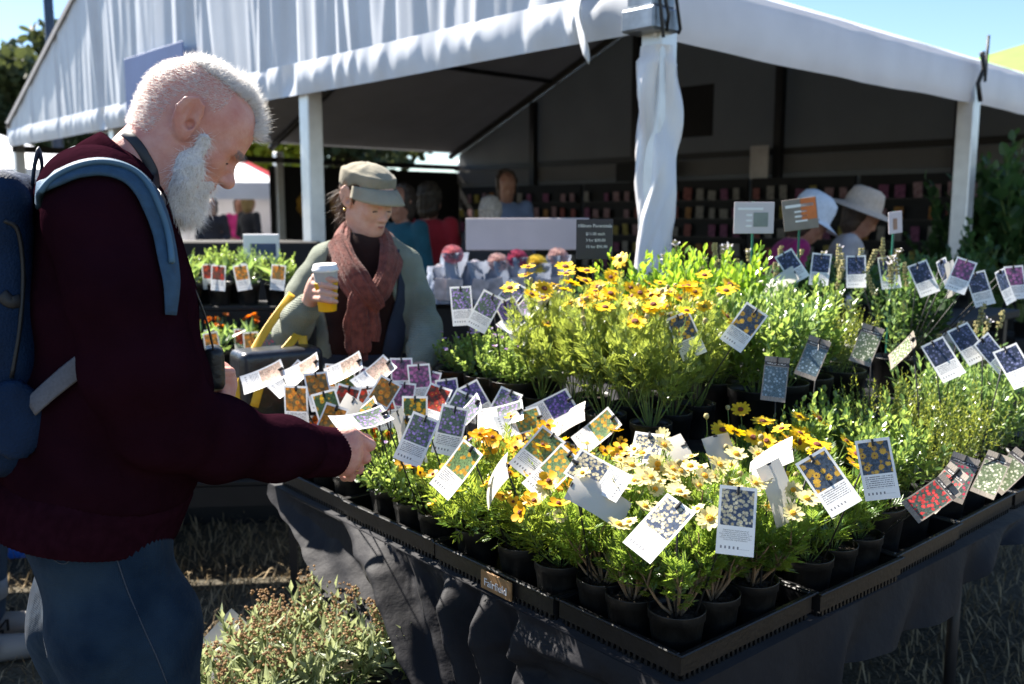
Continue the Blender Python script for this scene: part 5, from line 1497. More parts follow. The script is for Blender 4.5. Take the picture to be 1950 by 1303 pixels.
# jeans
def man_jeans(P):
    d = ell(P, mp(186, 985), (0.130, 0.152, 0.12), FA)
    for l, r2 in zip(legs, (1.0, 1.0)):
        (t0_, r0_), (k_, rk), (a_, ra) = l
        c = chain(P, [(t0_, 0.090), (t0_ + (k_ - t0_)*0.40, 0.114), (k_, 0.090), (k_ + (a_ - k_)*0.6, 0.078), (a_ - eZ*0.02, 0.078)], 0.05)
        d = smin(d, c, 0.05)
    q0 = P @ np.stack([MSd, eZ], 1).astype(np.float32)
    fold = np.sin(55*(q0[:, 0]*0.75 - q0[:, 1]*0.35) + 2.5*wob(P, 8, 5))
    d = d + 0.0085*fold*(0.5 + 0.5*wob(P, 5, 13)) + 0.004*wob(P, 30, 6) + 0.002*wob(P, 80, 26)
    return smax(d, -(P[:, 2] - 0.045), 0.005)
V, F = nets(man_jeans, lo + np.array([0.1, 0.1, 0.02]), hi - np.array([0.1, 0.1, 0.55]), 0.009)
jn = obj('jeans', mesh_of('jeans', V, F), M_jean, man, True)
M_stitch = mat('denim_stitch', (0.045, 0.055, 0.075), 0.8, 0.1)
P_, N_ = hit(man_jeans, [(212, 1030), (226, 1075), (245, 1130), (275, 1200), (300, 1255), (318, 1301)], 0.0006)
MB().tube(smooth_path(P_, 6), 0.0010, 6).build('side_seam', M_stitch, jn, True, True)
P_, N_ = hit(man_jeans, [(78, 1005), (84, 1045), (112, 1072), (132, 1066), (126, 1020)], 0.0004)
MB().tube(smooth_path(P_, 6), 0.0009, 6).build('pocket_edge', M_stitch, jn, True, True)
for l in legs:
    a_ = l[2][0]
    f_ = lambda P, a_=a_: smax(smin(cap(P, a_ - MSd*0.03 - eZ*0.035, a_ + MSd*0.14 - eZ*0.055, 0.045, 0.036), cap(P, a_, a_ - eZ*0.04, 0.045, 0.045), 0.02), -(P[:, 2] - 0.004), 0.004)
    V, F = nets(f_, a_ - np.array([0.2, 0.2, 0.1]), a_ + np.array([0.25, 0.25, 0.06]), 0.008)
    obj('shoe', mesh_of('shoe', V, F), mat('shoe_leather', (0.03, 0.025, 0.02), 0.5) if 'shoe_leather' not in bpy.data.materials else bpy.data.materials['shoe_leather'], man, True)
# hair: close-cropped sides, longer white crown standing up at the front
Qh = (V1 - HO) @ HA.T / HS
Nh = grad(man_skin, V1)
rh = np.random.default_rng(31)
def pick(mask, n):
    I = np.argwhere(mask)[:, 0]; I = I[rh.integers(0, len(I), n)]
    return V1[I] + rh.normal(0, 0.0012, (n, 3)), Nh[I]
x_, y_, z_ = Qh.T
side_m = (x_ < 0.035 - 0.0*z_) & (z_ > 0.012 + 0.10*np.maximum(x_ + 0.02, 0)) & (np.hypot(x_ + 0.004, z_ - 0.01) > 0.042) & (x_ < 0.03 + 0.3*(z_ - 0.05))
back_m = (x_ < -0.045) & (z_ > -0.062) & (z_ < 0.05)
top_m = (z_ > 0.098) & (x_ > -0.09) & (x_ < 0.05) & (np.abs(y_) < 0.058)
front_m = (x_ > 0.02) & (x_ < 0.112) & (z_ > 0.052) & (y_ > -0.026 + 0.012*np.sin(90*x_)) & (y_ < 0.055)
parts = []
P_, N_ = pick(side_m | back_m, 14000); parts.append(strands_on(P_, N_, np.tile(-HU*0.5 - HF*0.6, (len(P_), 1)), 0.0065, 0.00036, 1, 2, 0.3, 0.6))
P_, N_ = pick(top_m, 6500); parts.append(strands_on(P_, N_, np.tile(HF*0.5 + HU*0.1, (len(P_), 1)), 0.015, 0.00045, 2, 3, 0.35, 0.8))
P_, N_ = pick(front_m, 6500); parts.append(strands_on(P_, N_, np.tile(HU*0.25 + MWd*0.1, (len(P_), 1)), 0.023, 0.00045, 3, 3, 0.32, 1.0))
n0 = 0; VV = []; FF = []
for v, f in parts: VV.append(v); FF.append(f + n0); n0 += len(v)
M_hair = mat('white_hair', (0.80, 0.77, 0.74), 0.4, 0.1, 300, trans=0.5, col2=(0.92, 0.90, 0.88))
hr = obj('hair', mesh_of('hair', np.concatenate(VV), np.concatenate(FF), False), M_hair, man, True); hr['kind'] = 'stuff'
# eyebrow and eyelashes
bm_ = (x_ > 0.072) & (z_ > -0.001) & (z_ < 0.012) & (np.abs(y_) > 0.012) & (np.abs(y_) < 0.047)
P_, N_ = pick(bm_, 260); v, f = strands_on(P_, N_, np.tile(HF*0.3 - HU*0.4, (len(P_), 1)), 0.009, 0.0004, 5, 2, 0.3, 0.6)
obj('eyebrows', mesh_of('eyebrows', v, f, False), mat('grey_hair', (0.30, 0.25, 0.22), 0.5), man, True)['kind'] = 'stuff'
le = MB()
for sy in (-1, 1):
    le.tube([HO + HS*(HF*(0.0990 - 0.0007*k*k) + MWd*sy*(0.031 + 0.0045*k) + HU*(-0.0225 - 0.0006*k*k)) for k in (-2.6, -1.3, 0, 1.3, 2.6)], 0.0013, 5)
le.build('eyelashes', mat('lash', (0.06, 0.035, 0.03), 0.6), man, True, True)
# beard: a full base under many fine curling hairs
def beard(P):
    d = None
    for (px, py, lat, r) in ((389, 262, .066, .008), (380, 284, .062, .014), (362, 312, .056, .020), (346, 340, .048, .025), (338, 366, .040, .026), (344, 388, .024, .027), (350, 396, 0, .025), (350, 404, .010, .016), (358, 382, .014, .022), (371, 365, .018, .017), (384, 357, .02, .010)):
        for s in ((-1, 1) if lat else (1,)):
            e = np.linalg.norm(P - mp(px, py, s*lat).astype(np.float32), axis=1) - r
            d = e if d is None else smin(d, e, 0.022)
    d = smin(d, cap(P, mp(398, 355, -0.018), mp(398, 355, 0.018), 0.008, 0.008), 0.012)
    return d + 0.006*wob(P, 120, 9) + 0.004*wob(P, 300, 10)
Vd, Fd = nets(beard, mp(290, 445) - np.array([0, 0.11, 0]), mp(420, 250) + np.array([0.02, 0.11, 0]), 0.0032)
bo = obj('beard', mesh_of('beard', Vd, Fd), mat('beard_white', (0.78, 0.73, 0.70), 0.7, 0.2, 200, bump=0.6, bscale=380, trans=0.1, col2=(0.90, 0.87, 0.85)), man, True)
Nd = grad(beard, Vd)
I = rh.integers(0, len(Vd), 11000)
flow = np.tile(-eZ*0.8 - MSd*0.12, (len(I), 1))
v, f = strands_on(Vd[I] - Nd[I]*0.002, Nd[I], flow, 0.017, 0.00042, 7, 5, 0.75, 0.65)
obj('beard_hairs', mesh_of('beard_hairs', v, f, False), mat('beard_hair', (0.90, 0.88, 0.86), 0.4, 0.06, 300, trans=0.25, col2=(0.95, 0.94, 0.93)), bo, True)['kind'] = 'stuff'
# gold ring
rc = mp(680, 886, 0.028); MB().tube([rc + 0.0118*(math.cos(t)*(MSd*0.75 + MWd*0.5 + eZ*0.3) + math.sin(t)*(eZ*0.8 - MSd*0.45 + MWd*0.3)) for t in np.linspace(0, 6.283, 17)], 0.0016, 6).build('ring', M_gold, man, True, True)
# neck lanyard and the camera pouch he steadies
both = lambda P: np.minimum(man_skin(P), man_sweater(P))
P_, N_ = hit(both, [(236, 252), (250, 262), (268, 284), (286, 315), (300, 345), (312, 382), (320, 410)], 0.003)
pth = smooth_path(P_, 5); pth, N_ = project(both, pth, 0.0025)
MB().tube(pth, 0.008, 8, flat=(N_, 0.16)).build('lanyard', mat('black_webbing', (0.012, 0.012, 0.015), 0.5, spec=0.5), man, True, True)
# plant tag pinched in the hand
# ------------------------------------------------------------------ backpack
M_pack = mat('navy_nylon', (0.004, 0.016, 0.046), 0.65, 0.25, 20, bump=0.35, bscale=260, spec=0.15)
M_strap = mat('blue_webbing', (0.022, 0.062, 0.115), 0.7, 0.2, 60, bump=0.3, bscale=400)
pk = thing('backpack', 'navy-blue backpack worn on the bearded man\'s back', 'backpack', mp(-25, 800))
def pack(P):
    q_ = (P - mp(-62, 610).astype(np.float32)) @ FA.T
    q_[:, 0] -= 0.10*(q_[:, 2])*0.35
    w = np.abs(q_) - np.array([0.070, 0.100, 0.200], np.float32)
    d = np.linalg.norm(np.maximum(w, 0), axis=1) + np.minimum(w.max(1), 0) - 0.045
    return d + 0.008*wob(P, 22, 15) + 0.005*wob(P, 60, 16)
V, F = nets(pack, mp(-34, 575) - np.array([0.28, 0.28, 0.36]), mp(-34, 575) + np.array([0.28, 0.28, 0.36]), 0.011)
obj('pack_body', mesh_of('pack_body', V, F), M_pack, pk, True)
V, F = nets(lambda P: ell(P, mp(-120, 660), (0.075, 0.12, 0.14), FA), mp(-120, 660) - 0.2, mp(-120, 660) + 0.2, 0.012)
obj('front_pocket', mesh_of('front_pocket', V, F), M_pack, pk, True)
P_, N_ = hit(pack, [(8, 420), (34, 440), (44, 520), (38, 620), (22, 720)], 0.001)
MB().tube(smooth_path(P_, 6), 0.0035, 6).build('zip', M_dark, pk, True, True)
P_, N_ = hit(pack, [(2, 560), (20, 575), (40, 572)], 0.001)
P_, N_ = project(pack, smooth_path(P_, 6), 0.002)
MB().tube(P_, 0.010, 8, flat=(N_, 0.2)).build('compression_strap', M_dark, pk, True, True)
sw_pack = lambda P: np.minimum(man_sweater(P), pack(P))
def strap(name, pxs, w, th, m, off, f=None):
    f = f or man_sweater
    P_, N_ = hit(f, pxs, off)
    P_ = smooth_path(P_, 6); P_, N_ = project(f, P_, off)
    return MB().tube(P_, np.interp(np.linspace(0, 1, len(P_)), [0, 0.65, 1], [w, w, w*(0.45 if name == 'shoulder_strap' else 1)]), 8, flat=(N_, th/w)).build(name, m, pk, True, True)
strap('shoulder_strap', [(72, 372), (100, 342), (150, 322), (205, 318), (255, 338), (290, 385), (310, 440), (322, 500), (328, 550), (326, 600)], 0.024, 0.005, M_strap, 0.006)
strap('strap_edge', [(76, 366), (104, 335), (152, 313), (207, 308), (262, 328), (298, 380), (318, 436), (328, 500)], 0.004, 0.004, mat('strap_binding', (0.06, 0.13, 0.20), 0.7), 0.014)
P_, N_ = project(man_sweater, smooth_path([mp(60, 350, 0.09), mp(100, 312, 0.09), mp(150, 285, 0.095), mp(200, 290, 0.10), mp(265, 330, 0.11), mp(305, 420, 0.12)], 6), 0.008)
MB().tube(P_, 0.026, 8, flat=(N_, 0.3)).build('shoulder_strap', M_strap, pk, True, True)
strap('side_strap', [(235, 640), (140, 706), (100, 738), (58, 776)], 0.0165, 0.002, mat('grey_webbing', (0.10, 0.10, 0.115), 0.7, 0.15, 200), 0.012, man_torso)
V, F = nets(lambda P: ell(P, mp(28, 800, -0.16), (0.045, 0.015, 0.065), FA), mp(28, 800, -0.16) - 0.1, mp(28, 800, -0.16) + 0.1, 0.008)
obj('strap_wing', mesh_of('strap_wing', V, F), M_pack, pk, True)
MB().tube(smooth_path([mp(62, 352, 0.0), mp(66, 315, -0.005), mp(74, 290, 0.0), mp(80, 318, 0.01), mp(72, 350, 0.02)], 6), 0.010, 8, flat=(MSd, 0.25)).build('grab_loop', mat('black_webbing2', (0.02, 0.03, 0.05), 0.6), pk, True, True)
# camera pouch hanging at his chest
cp = thing('camera_pouch', 'small black pouch hanging at the bearded man\'s chest', 'pouch', mp(408, 735))
V, F = nets(lambda P: (lambda w: np.linalg.norm(np.maximum(w, 0), axis=1) + np.minimum(w.max(1), 0) - 0.014)(np.abs((P - mp(408, 700, 0.02).astype(np.float32)) @ FA.T) - np.array([0.004, 0.020, 0.026], np.float32)), mp(408, 700, 0.02) - 0.1, mp(408, 700, 0.02) + 0.1, 0.004)
obj('pouch_body', mesh_of('pouch_body', V, F), mat('pouch_black', (0.012, 0.012, 0.013), 0.35, 0.3, 40, bump=0.2), cp, True)
MB().tube(smooth_path([mp(330, 455, -0.02), mp(358, 520, -0.03), mp(390, 600, -0.02), mp(408, 672, 0.0)], 6), 0.007, 6, flat=(MSd, 0.25)).build('pouch_strap', bpy.data.materials['black_webbing'], cp, True, True)
# the tag in his fingers
hw, hc_ = plant_tag(730, 788, 1.90, -42, 'lilac', -25, 50, .3, zone='held by the bearded man', soil=Z1 + 0.08, lean=(0.05, 0.25))

# ------------------------------------------------------------------ the woman with the coffee
WD = 3.02
def wp(px, py, off=0.0): return at(px, py, WD + off)
_v = ray(700, 430); wv = np.array([_v[0], _v[1], 0]); wv /= np.linalg.norm(wv); wx = np.array([wv[1], -wv[0], 0])
WA = np.stack([wx, wv, eZ]).astype(np.float32)
wbase = np.array([*wp(700, 600, 0.05)[:2], 0])
woman = thing('person', 'woman in khaki cap, rust scarf and grey cardigan holding a coffee cup', 'person', wbase)
yw, pt = math.radians(40), math.radians(15)
wf = -wv*math.cos(yw) + wx*math.sin(yw); wl = np.cross(eZ, wf)
WF = wf*math.cos(pt) - eZ*math.sin(pt); WU = wf*math.sin(pt) + eZ*math.cos(pt)
WHA = np.stack([WF, wl, WU]).astype(np.float32); WHO = wp(697, 378, 0.03); WS = 0.90
def wh(Q): return (Q - WHO.astype(np.float32)) @ WHA.T / WS
def hl(x, y, z): return WHO + WS*(WF*x + wl*y + WU*z)
def w_skin(P):
    d = WS*head_sdf(wh(P), 0.95, True)
    return smin(d, chain(P, [(wp(688, 415, 0.06), 0.050), (wp(690, 460, 0.07), 0.052), (wp(695, 500, 0.06), 0.07)], 0.02), 0.03)
armR = [(wp(620, 494, 0.06), 0.058), (wp(580, 560, 0.06), 0.056), (wp(556, 632, 0.0), 0.053), (wp(568, 610, -0.12), 0.049), (wp(585, 586, -0.20), 0.046)]
armL = [(wp(772, 500, 0.06), 0.058), (wp(794, 570, 0.06), 0.054), (wp(810, 630, 0.03), 0.053), (wp(806, 668, -0.06), 0.052), (wp(800, 690, -0.12), 0.042)]
def w_hand(P):
    d = chain(P, [(wp(583, 588, -0.20), 0.024), (wp(596, 562, -0.235), 0.027)], 0.02)
    d = smin(d, ell(P, wp(600, 548, -0.245), (0.026, 0.020, 0.036), WA), 0.02)
    for i, y in enumerate((527, 541, 555, 568)):
        c = chain(P, [(wp(600, y, -0.262), 0.0112), (wp(613, y + 1, -0.308), 0.0102), (wp(630, y + 5, -0.313), 0.0085), (wp(640, y + 7, -0.302), 0.0072)], 0.004)
        d = smin(d, c, 0.005)
    d = smin(d, chain(P, [(wp(600, 532, -0.235), 0.014), (wp(612, 517, -0.225), 0.011), (wp(625, 512, -0.215), 0.009)], 0.005), 0.008)
    return d
def w_hand2(P):
    d = ell(P, wp(800, 702, -0.16), (0.034, 0.030, 0.022), WA)
    for i, x in enumerate((784, 795, 806, 816)):
        d = smin(d, chain(P, [(wp(x, 704, -0.18), .0108), (wp(x - 3, 712, -0.22), .0098), (wp(x - 4, 724, -0.235), .0078)], .004), .005)
    return smin(d, chain(P, [(wp(786, 698, -.15), .013), (wp(775, 704, -.19), .0105), (wp(772, 712, -.21), .0085)], .005), .006)
tw = [((696, 505), 0.142, 0.085), ((696, 570), 0.152, 0.105), ((696, 660), 0.150, 0.100), ((696, 760), 0.165, 0.11)]
def w_tor(P, e=0.0):
    d = None
    for (c, a, b) in tw:
        k = ell(P, wp(c[0], c[1], 0.06), (a + e, b + e, 0.11 + e), WA); d = k if d is None else smin(d, k, 0.07)
    return d
wlegs = [[(wbase + wx*s*0.085 + wv*0.0 + eZ*0.86, 0.085), (wbase + wx*s*0.085 + eZ*0.47, 0.058), (wbase + wx*s*0.085 + eZ*0.09, 0.042)] for s in (-1, 1)]
def w_core(P):
    d = w_tor(P, -0.02)
    for a in (armR, armL): d = smin(d, chain(P, [(p, r_*0.55) for p, r_ in a], 0.02), 0.02)
    for l in wlegs: d = smin(d, chain(P, l, 0.02), 0.03)
    return d
V1, F1 = nets(w_skin, wp(640, 515, -0.1) - np.array([.02, 0.05, 0]), wp(790, 300, 0.15) + np.array([0, 0.05, 0.01]), 0.0042)
V2, F2 = nets(w_hand, np.minimum(wp(565, 620, -0.33), wp(565, 620, -0.15)) - 0.01, np.maximum(wp(655, 490, -0.33), wp(655, 490, -0.15)) + 0.02, 0.0034)
V3, F3 = nets(w_hand2, wp(760, 735, -0.28) - 0.01, wp(830, 685, -0.1) + np.array([.02, .02, .03]), 0.004)
lo = wbase + np.array([-0.45, -0.45, 0.0]); hi = wbase + np.array([0.45, 0.4, 1.5])
V4, F4 = nets(w_core, lo, hi, 0.016)
Vs = [V1, V2, V3, V4]; Fs = [F1, F2, F3, F4]; n0 = 0; FF = []
for v, f in zip(Vs, Fs): FF.append(f + n0); n0 += len(v)
M_wskin = skin_mat('skin_tan', (0.64, 0.39, 0.30), (0.56, 0.29, 0.22), 0.0)
obj('body', mesh_of('body', np.concatenate(Vs), np.concatenate(FF)), M_wskin, woman, True)
V, F = nets(lambda P: w_tor(P, 0.006) + 0.002*wob(P, 40, 3), lo + np.array([0, 0, .6]), hi, 0.010)
obj('vest', mesh_of('vest', V, F), knit_mat('brown_knit', (0.026, 0.012, 0.010), 500, 0.3), woman, True)
def w_card(P):
    d = w_tor(P, 0.013)
    for a in (armR, armL): d = smin(d, chain(P, a, 0.03), 0.03)
    d = d + 0.006*wob(P, 34, 23) + 0.0035*wob(P, 75, 29) + 0.004*np.sin(105*P[:, 2] + 6*wob(P, 14, 7))*(0.4 + 0.6*wob(P, 7, 9))
    q_ = (P - wp(690, 600, 0.06).astype(np.float32)) @ WA.T
    cut = np.maximum(np.maximum(q_[:, 0] - (0.098 - 0.10*(q_[:, 2] - 0.1)), -(q_[:, 0] + 0.118 + 0.16*q_[:, 2])), q_[:, 1] - 0.0)
    arms = np.minimum(chain(P, armR, 0.03), chain(P, armL, 0.03)) - 0.012
    cut = np.maximum(cut, -arms)
    d = smax(d, -cut, 0.006)
    d = smax(d, -chain(P, [(wp(690, 440, 0.06), 0.06), (wp(692, 480, 0.06), 0.07)], 0.01), 0.01)
    return d
V, F = nets(w_card, lo + np.array([0, 0, .75]), hi, 0.0085)
obj('cardigan', mesh_of('cardigan', V, F), knit_mat('sage_knit', (0.23, 0.25, 0.20), 380, 1.0), woman, True)
ftor = lambda P: w_tor(P, 0.006)
M_navy = mat('navy_cotton', (0.014, 0.020, 0.038), 0.8, 0.25, 20, sheen=0.1)
for pxs, w in (([(768, 478), (772, 520), (765, 590), (750, 660), (742, 720)], 0.036), ([(606, 488), (604, 520), (610, 570)], 0.032)):
    P_, N_ = hit(ftor, pxs, 0.006, 2.2); P_ = smooth_path(P_, 5); P_, N_ = project(ftor, P_, 0.006)
    MB().tube(P_, w, 8, flat=(N_, 0.12)).build('apron_strap', M_navy, woman, True, True)
V, F = nets(lambda P: smax(w_tor(P, 0.014), P[:, 2] - (wp(690, 672)[2]), 0.01), lo + np.array([0, 0, .5]), hi, 0.012)
obj('apron', mesh_of('apron', V, F), M_navy, woman, True)
def w_trs(P):
    d = None
    for l in wlegs:
        c = chain(P, [(l[0][0], 0.115), (l[1][0], 0.085), (l[2][0] - eZ*0.03, 0.075)], 0.03); d = c if d is None else smin(d, c, 0.03)
    return d + 0.004*wob(P, 20, 2)
V, F = nets(w_trs, lo, hi - np.array([0, 0, .5]), 0.014)
obj('trousers', mesh_of('trousers', V, F), M_navy, woman, True)
for l in wlegs:
    a_ = l[2][0]; V, F = nets(lambda P: smax(cap(P, a_ - eZ*0.04 + wv*0.03, a_ - wv*0.14 - eZ*0.05, 0.045, 0.036), -(P[:, 2] - 0.004), 0.004), a_ - np.array([.2, .25, .1]), a_ + np.array([.2, .2, .05]), 0.01)
    obj('shoe', mesh_of('shoe', V, F), bpy.data.materials['shoe_leather'], woman, True)
# scarf: loops round the neck, crosses and hangs in creased tails
def scarf_run(pts, rad, flat, depth=0.10, n=30):
    P = smooth_path(pts, 6); T = np.gradient(P, axis=0); T /= np.linalg.norm(T, axis=1)[:, None]
    R_ = np.interp(np.linspace(0, 1, len(P)), np.linspace(0, 1, len(rad)), rad); rings = []
    for i in range(len(P)):
        out = P[i] - wp(695, 500, 0.09); out -= T[i]*(out @ T[i]); out /= np.linalg.norm(out)
        side = np.cross(T[i], out); wbl = 1 + 0.08*math.sin(i*0.9)
        rings.append((P[i], side*R_[i]*wbl, out*R_[i]*flat))
    return rings
M_scarf = mat('rust_scarf', (0.13, 0.030, 0.020), 0.9, 0.3, 50, bump=0.5, bscale=160, sheen=0.15, col2=(0.22, 0.058, 0.040))
sc1 = rib_loft('scarf', scarf_run([wp(700, 590, -0.085), wp(668, 545, -0.07), wp(650, 490, -0.03), wp(655, 440, 0.05), wp(690, 425, 0.13), wp(730, 445, 0.07), wp(744, 490, -0.02), wp(728, 545, -0.075), wp(700, 590, -0.095)], [0.025, 0.036, 0.040, 0.034, 0.034, 0.034, 0.038, 0.036, 0.024], 0.55), 72, 0.06, M_scarf, woman, 0.10)
rib_loft('scarf_knot', scarf_run([wp(640, 455, -0.02), wp(668, 510, -0.085), wp(700, 560, -0.115), wp(722, 590, -0.10)], [0.030, 0.036, 0.034, 0.02], 0.5), 72, 0.06, M_scarf, sc1, 0.10)
rib_loft('scarf_tail', scarf_run([wp(690, 560, -0.10), wp(682, 600, -0.115), wp(680, 640, -0.11), wp(682, 672, -0.105)], [0.030, 0.034, 0.036, 0.034], 0.35), 72, 0.06, M_scarf, sc1, 0.11)
rib_loft('scarf_tail', scarf_run([wp(700, 575, -0.09), wp(706, 610, -0.10), wp(704, 650, -0.098)], [0.026, 0.030, 0.028], 0.35), 72, 0.06, M_scarf, sc1, 0.11)
fr_ = MB()
for i in range(26):
    x = 664 + 36*i/25; p = wp(x, 670 + 3*math.sin(i), -0.105); fr_.tube([p, p + np.array([0.002*math.sin(i*2), 0, -0.012]), p + np.array([0.004*math.sin(i*3), 0, -0.028])], 0.0013, 4)
fr_.build('scarf_fringe', M_scarf, sc1, True)['kind'] = 'stuff'
# hair and cap
def w_hair(P):
    Q = wh(P)
    d = WS*ell(Q, (-0.012, 0, 0.030), (0.106, 0.084, 0.098))
    d = smax(d, WS*(Q[:, 0]*0.9 - 0.035 - 0.35*Q[:, 2]), 0.01)
    d = smin(d, chain(P, [(hl(-0.085, 0.02, 0.0), 0.030), (hl(-0.125, 0.035, -0.02), 0.024), (hl(-0.130, 0.04, -0.07), 0.022), (hl(-0.115, 0.04, -0.125), 0.010)], 0.02), 0.015)
    return d + 0.003*np.sin(220*Q[:, 1] + 60*Q[:, 2]) + 0.002*wob(P, 150, 4)
V, F = nets(w_hair, WHO - 0.19, WHO + 0.17, 0.0045)
hb = obj('hair', mesh_of('hair', V, F), mat('brown_hair', (0.055, 0.026, 0.015), 0.5, 0.4, 90, col2=(0.12, 0.06, 0.03)), woman, True)
N_ = grad(w_hair, V); Qv = wh(V); I = np.argwhere((Qv[:, 2] < 0.02) & (Qv[:, 0] < -0.02))[:, 0]; I = I[np.random.default_rng(2).integers(0, len(I), 1600)]
v, f = strands_on(V[I], N_[I], np.tile(-eZ*0.8 - WF*0.3, (len(I), 1)), 0.045, 0.0008, 12, 4, 0.35, 0.5)
obj('loose_hairs', mesh_of('loose_hairs', v, f, False), bpy.data.materials['brown_hair'], hb, True)['kind'] = 'stuff'
M_cap = knit_mat('khaki_twill', (0.27, 0.245, 0.185), 900, 0.3)
def w_cap(P):
    Q = wh(P)
    d = ell(Q, (-0.006, 0, 0.074), (0.111, 0.090, 0.056))
    band = np.hypot((Q[:, 0] + 0.006)/0.114, Q[:, 1]/0.093) - 1
    band = np.maximum(band*0.1, np.abs(Q[:, 2] - 0.066) - 0.030)
    d = smin(d, band, 0.012)
    d = smax(d, -(Q[:, 2] - 0.040 - 0.05*Q[:, 0]), 0.004)
    d = smax(d, -ell(Q, (-0.004, 0, 0.035), (0.112, 0.090, 0.085)), 0.004)
    return WS*(d + 0.003*wob(P, 70, 31) + 0.0012*np.cos(8*np.arctan2(Q[:, 1], Q[:, 0]))*np.clip((Q[:, 2] - 0.07)/0.06, 0, 1))
V, F = nets(w_cap, WHO - 0.16, WHO + 0.2, 0.0042)
cpo = obj('cap', mesh_of('cap', V, F), M_cap, woman, True)
def brim(u, v):
    a = (u - 0.5)*math.radians(150); r0 = 1.0 + (0.55*math.cos(a)**0.8 if abs(a) < math.pi/2 else 0)*v
    x = 0.116*r0*math.cos(a); y = 0.097*(1 + 0.28*v*math.cos(a))*math.sin(a)
    return hl(x - 0.004, y, 0.044 + 0.05*x - 0.024*v*v*math.cos(a) - 0.16*y*y/0.1*v + 0.006 - 0.02*v)
br = MB().grid(brim, 26, 7).build('brim', M_cap, cpo, True, True); solidify(br, 0.004)
eh = MB()
for k in (-1, 1):
    P_ = [hl(0.0995 - 0.0007*j*j, k*(0.031 + 0.0045*j), -0.0235 - 0.0005*j*j) for j in (-2.6, -1.3, 0, 1.3, 2.6)]; eh.tube(P_, 0.0021, 5)
eh.build('eyelashes', bpy.data.materials['lash'], woman, True, True)
ebr = MB()
for k in (-1, 1): ebr.tube([hl(0.106 - 0.0018*j*j*0.6, k*(0.030 + 0.005*j), 0.006 + 0.002*math.cos(j*.6)) for j in (-2.8, -1.4, 0, 1.4, 2.8)], [0.0012, 0.0028, 0.003, 0.0024, 0.0008], 5)
ebr.build('eyebrows', bpy.data.materials['brown_hair'], woman, True, True)
MB().tube([hl(0.1055 - 0.00055*j*j, 0.0048*j, -0.0812 + 0.0004*j*j) for j in (-4, -2, 0, 2, 4)], [0.0012, 0.0042, 0.0050, 0.0042, 0.0012], 6).build('lips', mat('lip', (0.36, 0.12, 0.10), 0.45), woman, True, True)
MB().lathe([(0.0001, -0.005), (0.004, -0.003), (0.005, 0), (0.004, 0.003), (0.0001, 0.005)], 8, c=hl(0.002, -0.094, -0.042)).build('earring', M_gold, woman, True, True)
# coffee cup held in her hand
cb = wp(624, 592, -0.265)
cup = thing('coffee_cup', 'takeaway coffee cup with yellow sleeve and white lid in the woman\'s hand', 'cup', cb)
cup.rotation_euler = (0.06, -0.03, 0.2)
MB().lathe([(0.0001, 0), (0.0265, 0), (0.0270, 0.002), (0.0345, 0.083), (0.0352, 0.084), (0.0352, 0.086), (0.0338, 0.0865)], 32).build('sleeve', mat('yellow_card', (0.80, 0.42, 0.005), 0.5, 0.05), cup, smooth=True)
MB().lathe([(0.0330, 0.080), (0.0362, 0.118), (0.0366, 0.121)], 32).build('cup_wall', mat('cup_grey', (0.42, 0.42, 0.42), 0.4, 0.1), cup, smooth=True)
MB().lathe([(0.0375, 0.119), (0.0392, 0.121), (0.0392, 0.127), (0.0370, 0.129), (0.0345, 0.139), (0.0325, 0.141), (0.0300, 0.138), (0.0001, 0.137)], 32).build('lid', mat('lid_white', (0.80, 0.80, 0.80), 0.35, 0.03), cup, smooth=True)
text('G', 0.018, M_lwhite, cup, Matrix.Translation((0.0165, -0.0275, 0.043)) @ Matrix.Rotation(0.5, 4, 'Z') @ Matrix.Rotation(math.pi/2 - 0.09, 4, 'X'), name='logo')
# handbag with yellow strap
bgc = at(528, 728, 2.80)
bag = thing('handbag', 'black box handbag with yellow strap beside the woman', 'bag', bgc - eZ*0.13)
bA = np.stack([wx*0.9 + wv*0.43, wv*0.9 - wx*0.43, eZ]).astype(np.float32)
def bagf(P):
    q_ = (P - bgc.astype(np.float32)) @ bA.T; w = np.abs(q_) - np.array([0.105, 0.045, 0.085], np.float32)
    return np.linalg.norm(np.maximum(w, 0), axis=1) + np.minimum(w.max(1), 0) - 0.022 + 0.0025*wob(P, 30, 5)
V, F = nets(bagf, bgc - 0.2, bgc + 0.2, 0.007)
obj('bag_body', mesh_of('bag_body', V, F), mat('bag_leather', (0.016, 0.018, 0.024), 0.3, 0.25, 30, bump=0.2, spec=0.6), bag, True)
M_ystrap = mat('yellow_strap', (0.72, 0.42, 0.03), 0.55, 0.1, 40)
MB().tube(smooth_path([at(452, 765, 2.70), at(462, 720, 2.70), at(478, 680, 2.76), at(505, 632, 2.84), at(536, 588, 2.9), at(556, 560, 2.98)], 6), 0.0125, 8, flat=(-wv, 0.09)).build('strap', M_ystrap, bag, True, True)
MB().tube(smooth_path([at(484, 775, 2.69), at(500, 722, 2.69), at(524, 688, 2.76), at(552, 655, 2.82), at(572, 630, 2.88)], 6), 0.0125, 8, flat=(-wv, 0.09)).build('strap', M_ystrap, bag, True, True)
MB().tube(smooth_path([at(576, 640, 2.86), at(578, 670, 2.86), at(574, 700, 2.86)], 6), 0.014, 8, flat=(-wv, 0.2)).build('strap', M_ystrap, bag, True, True)

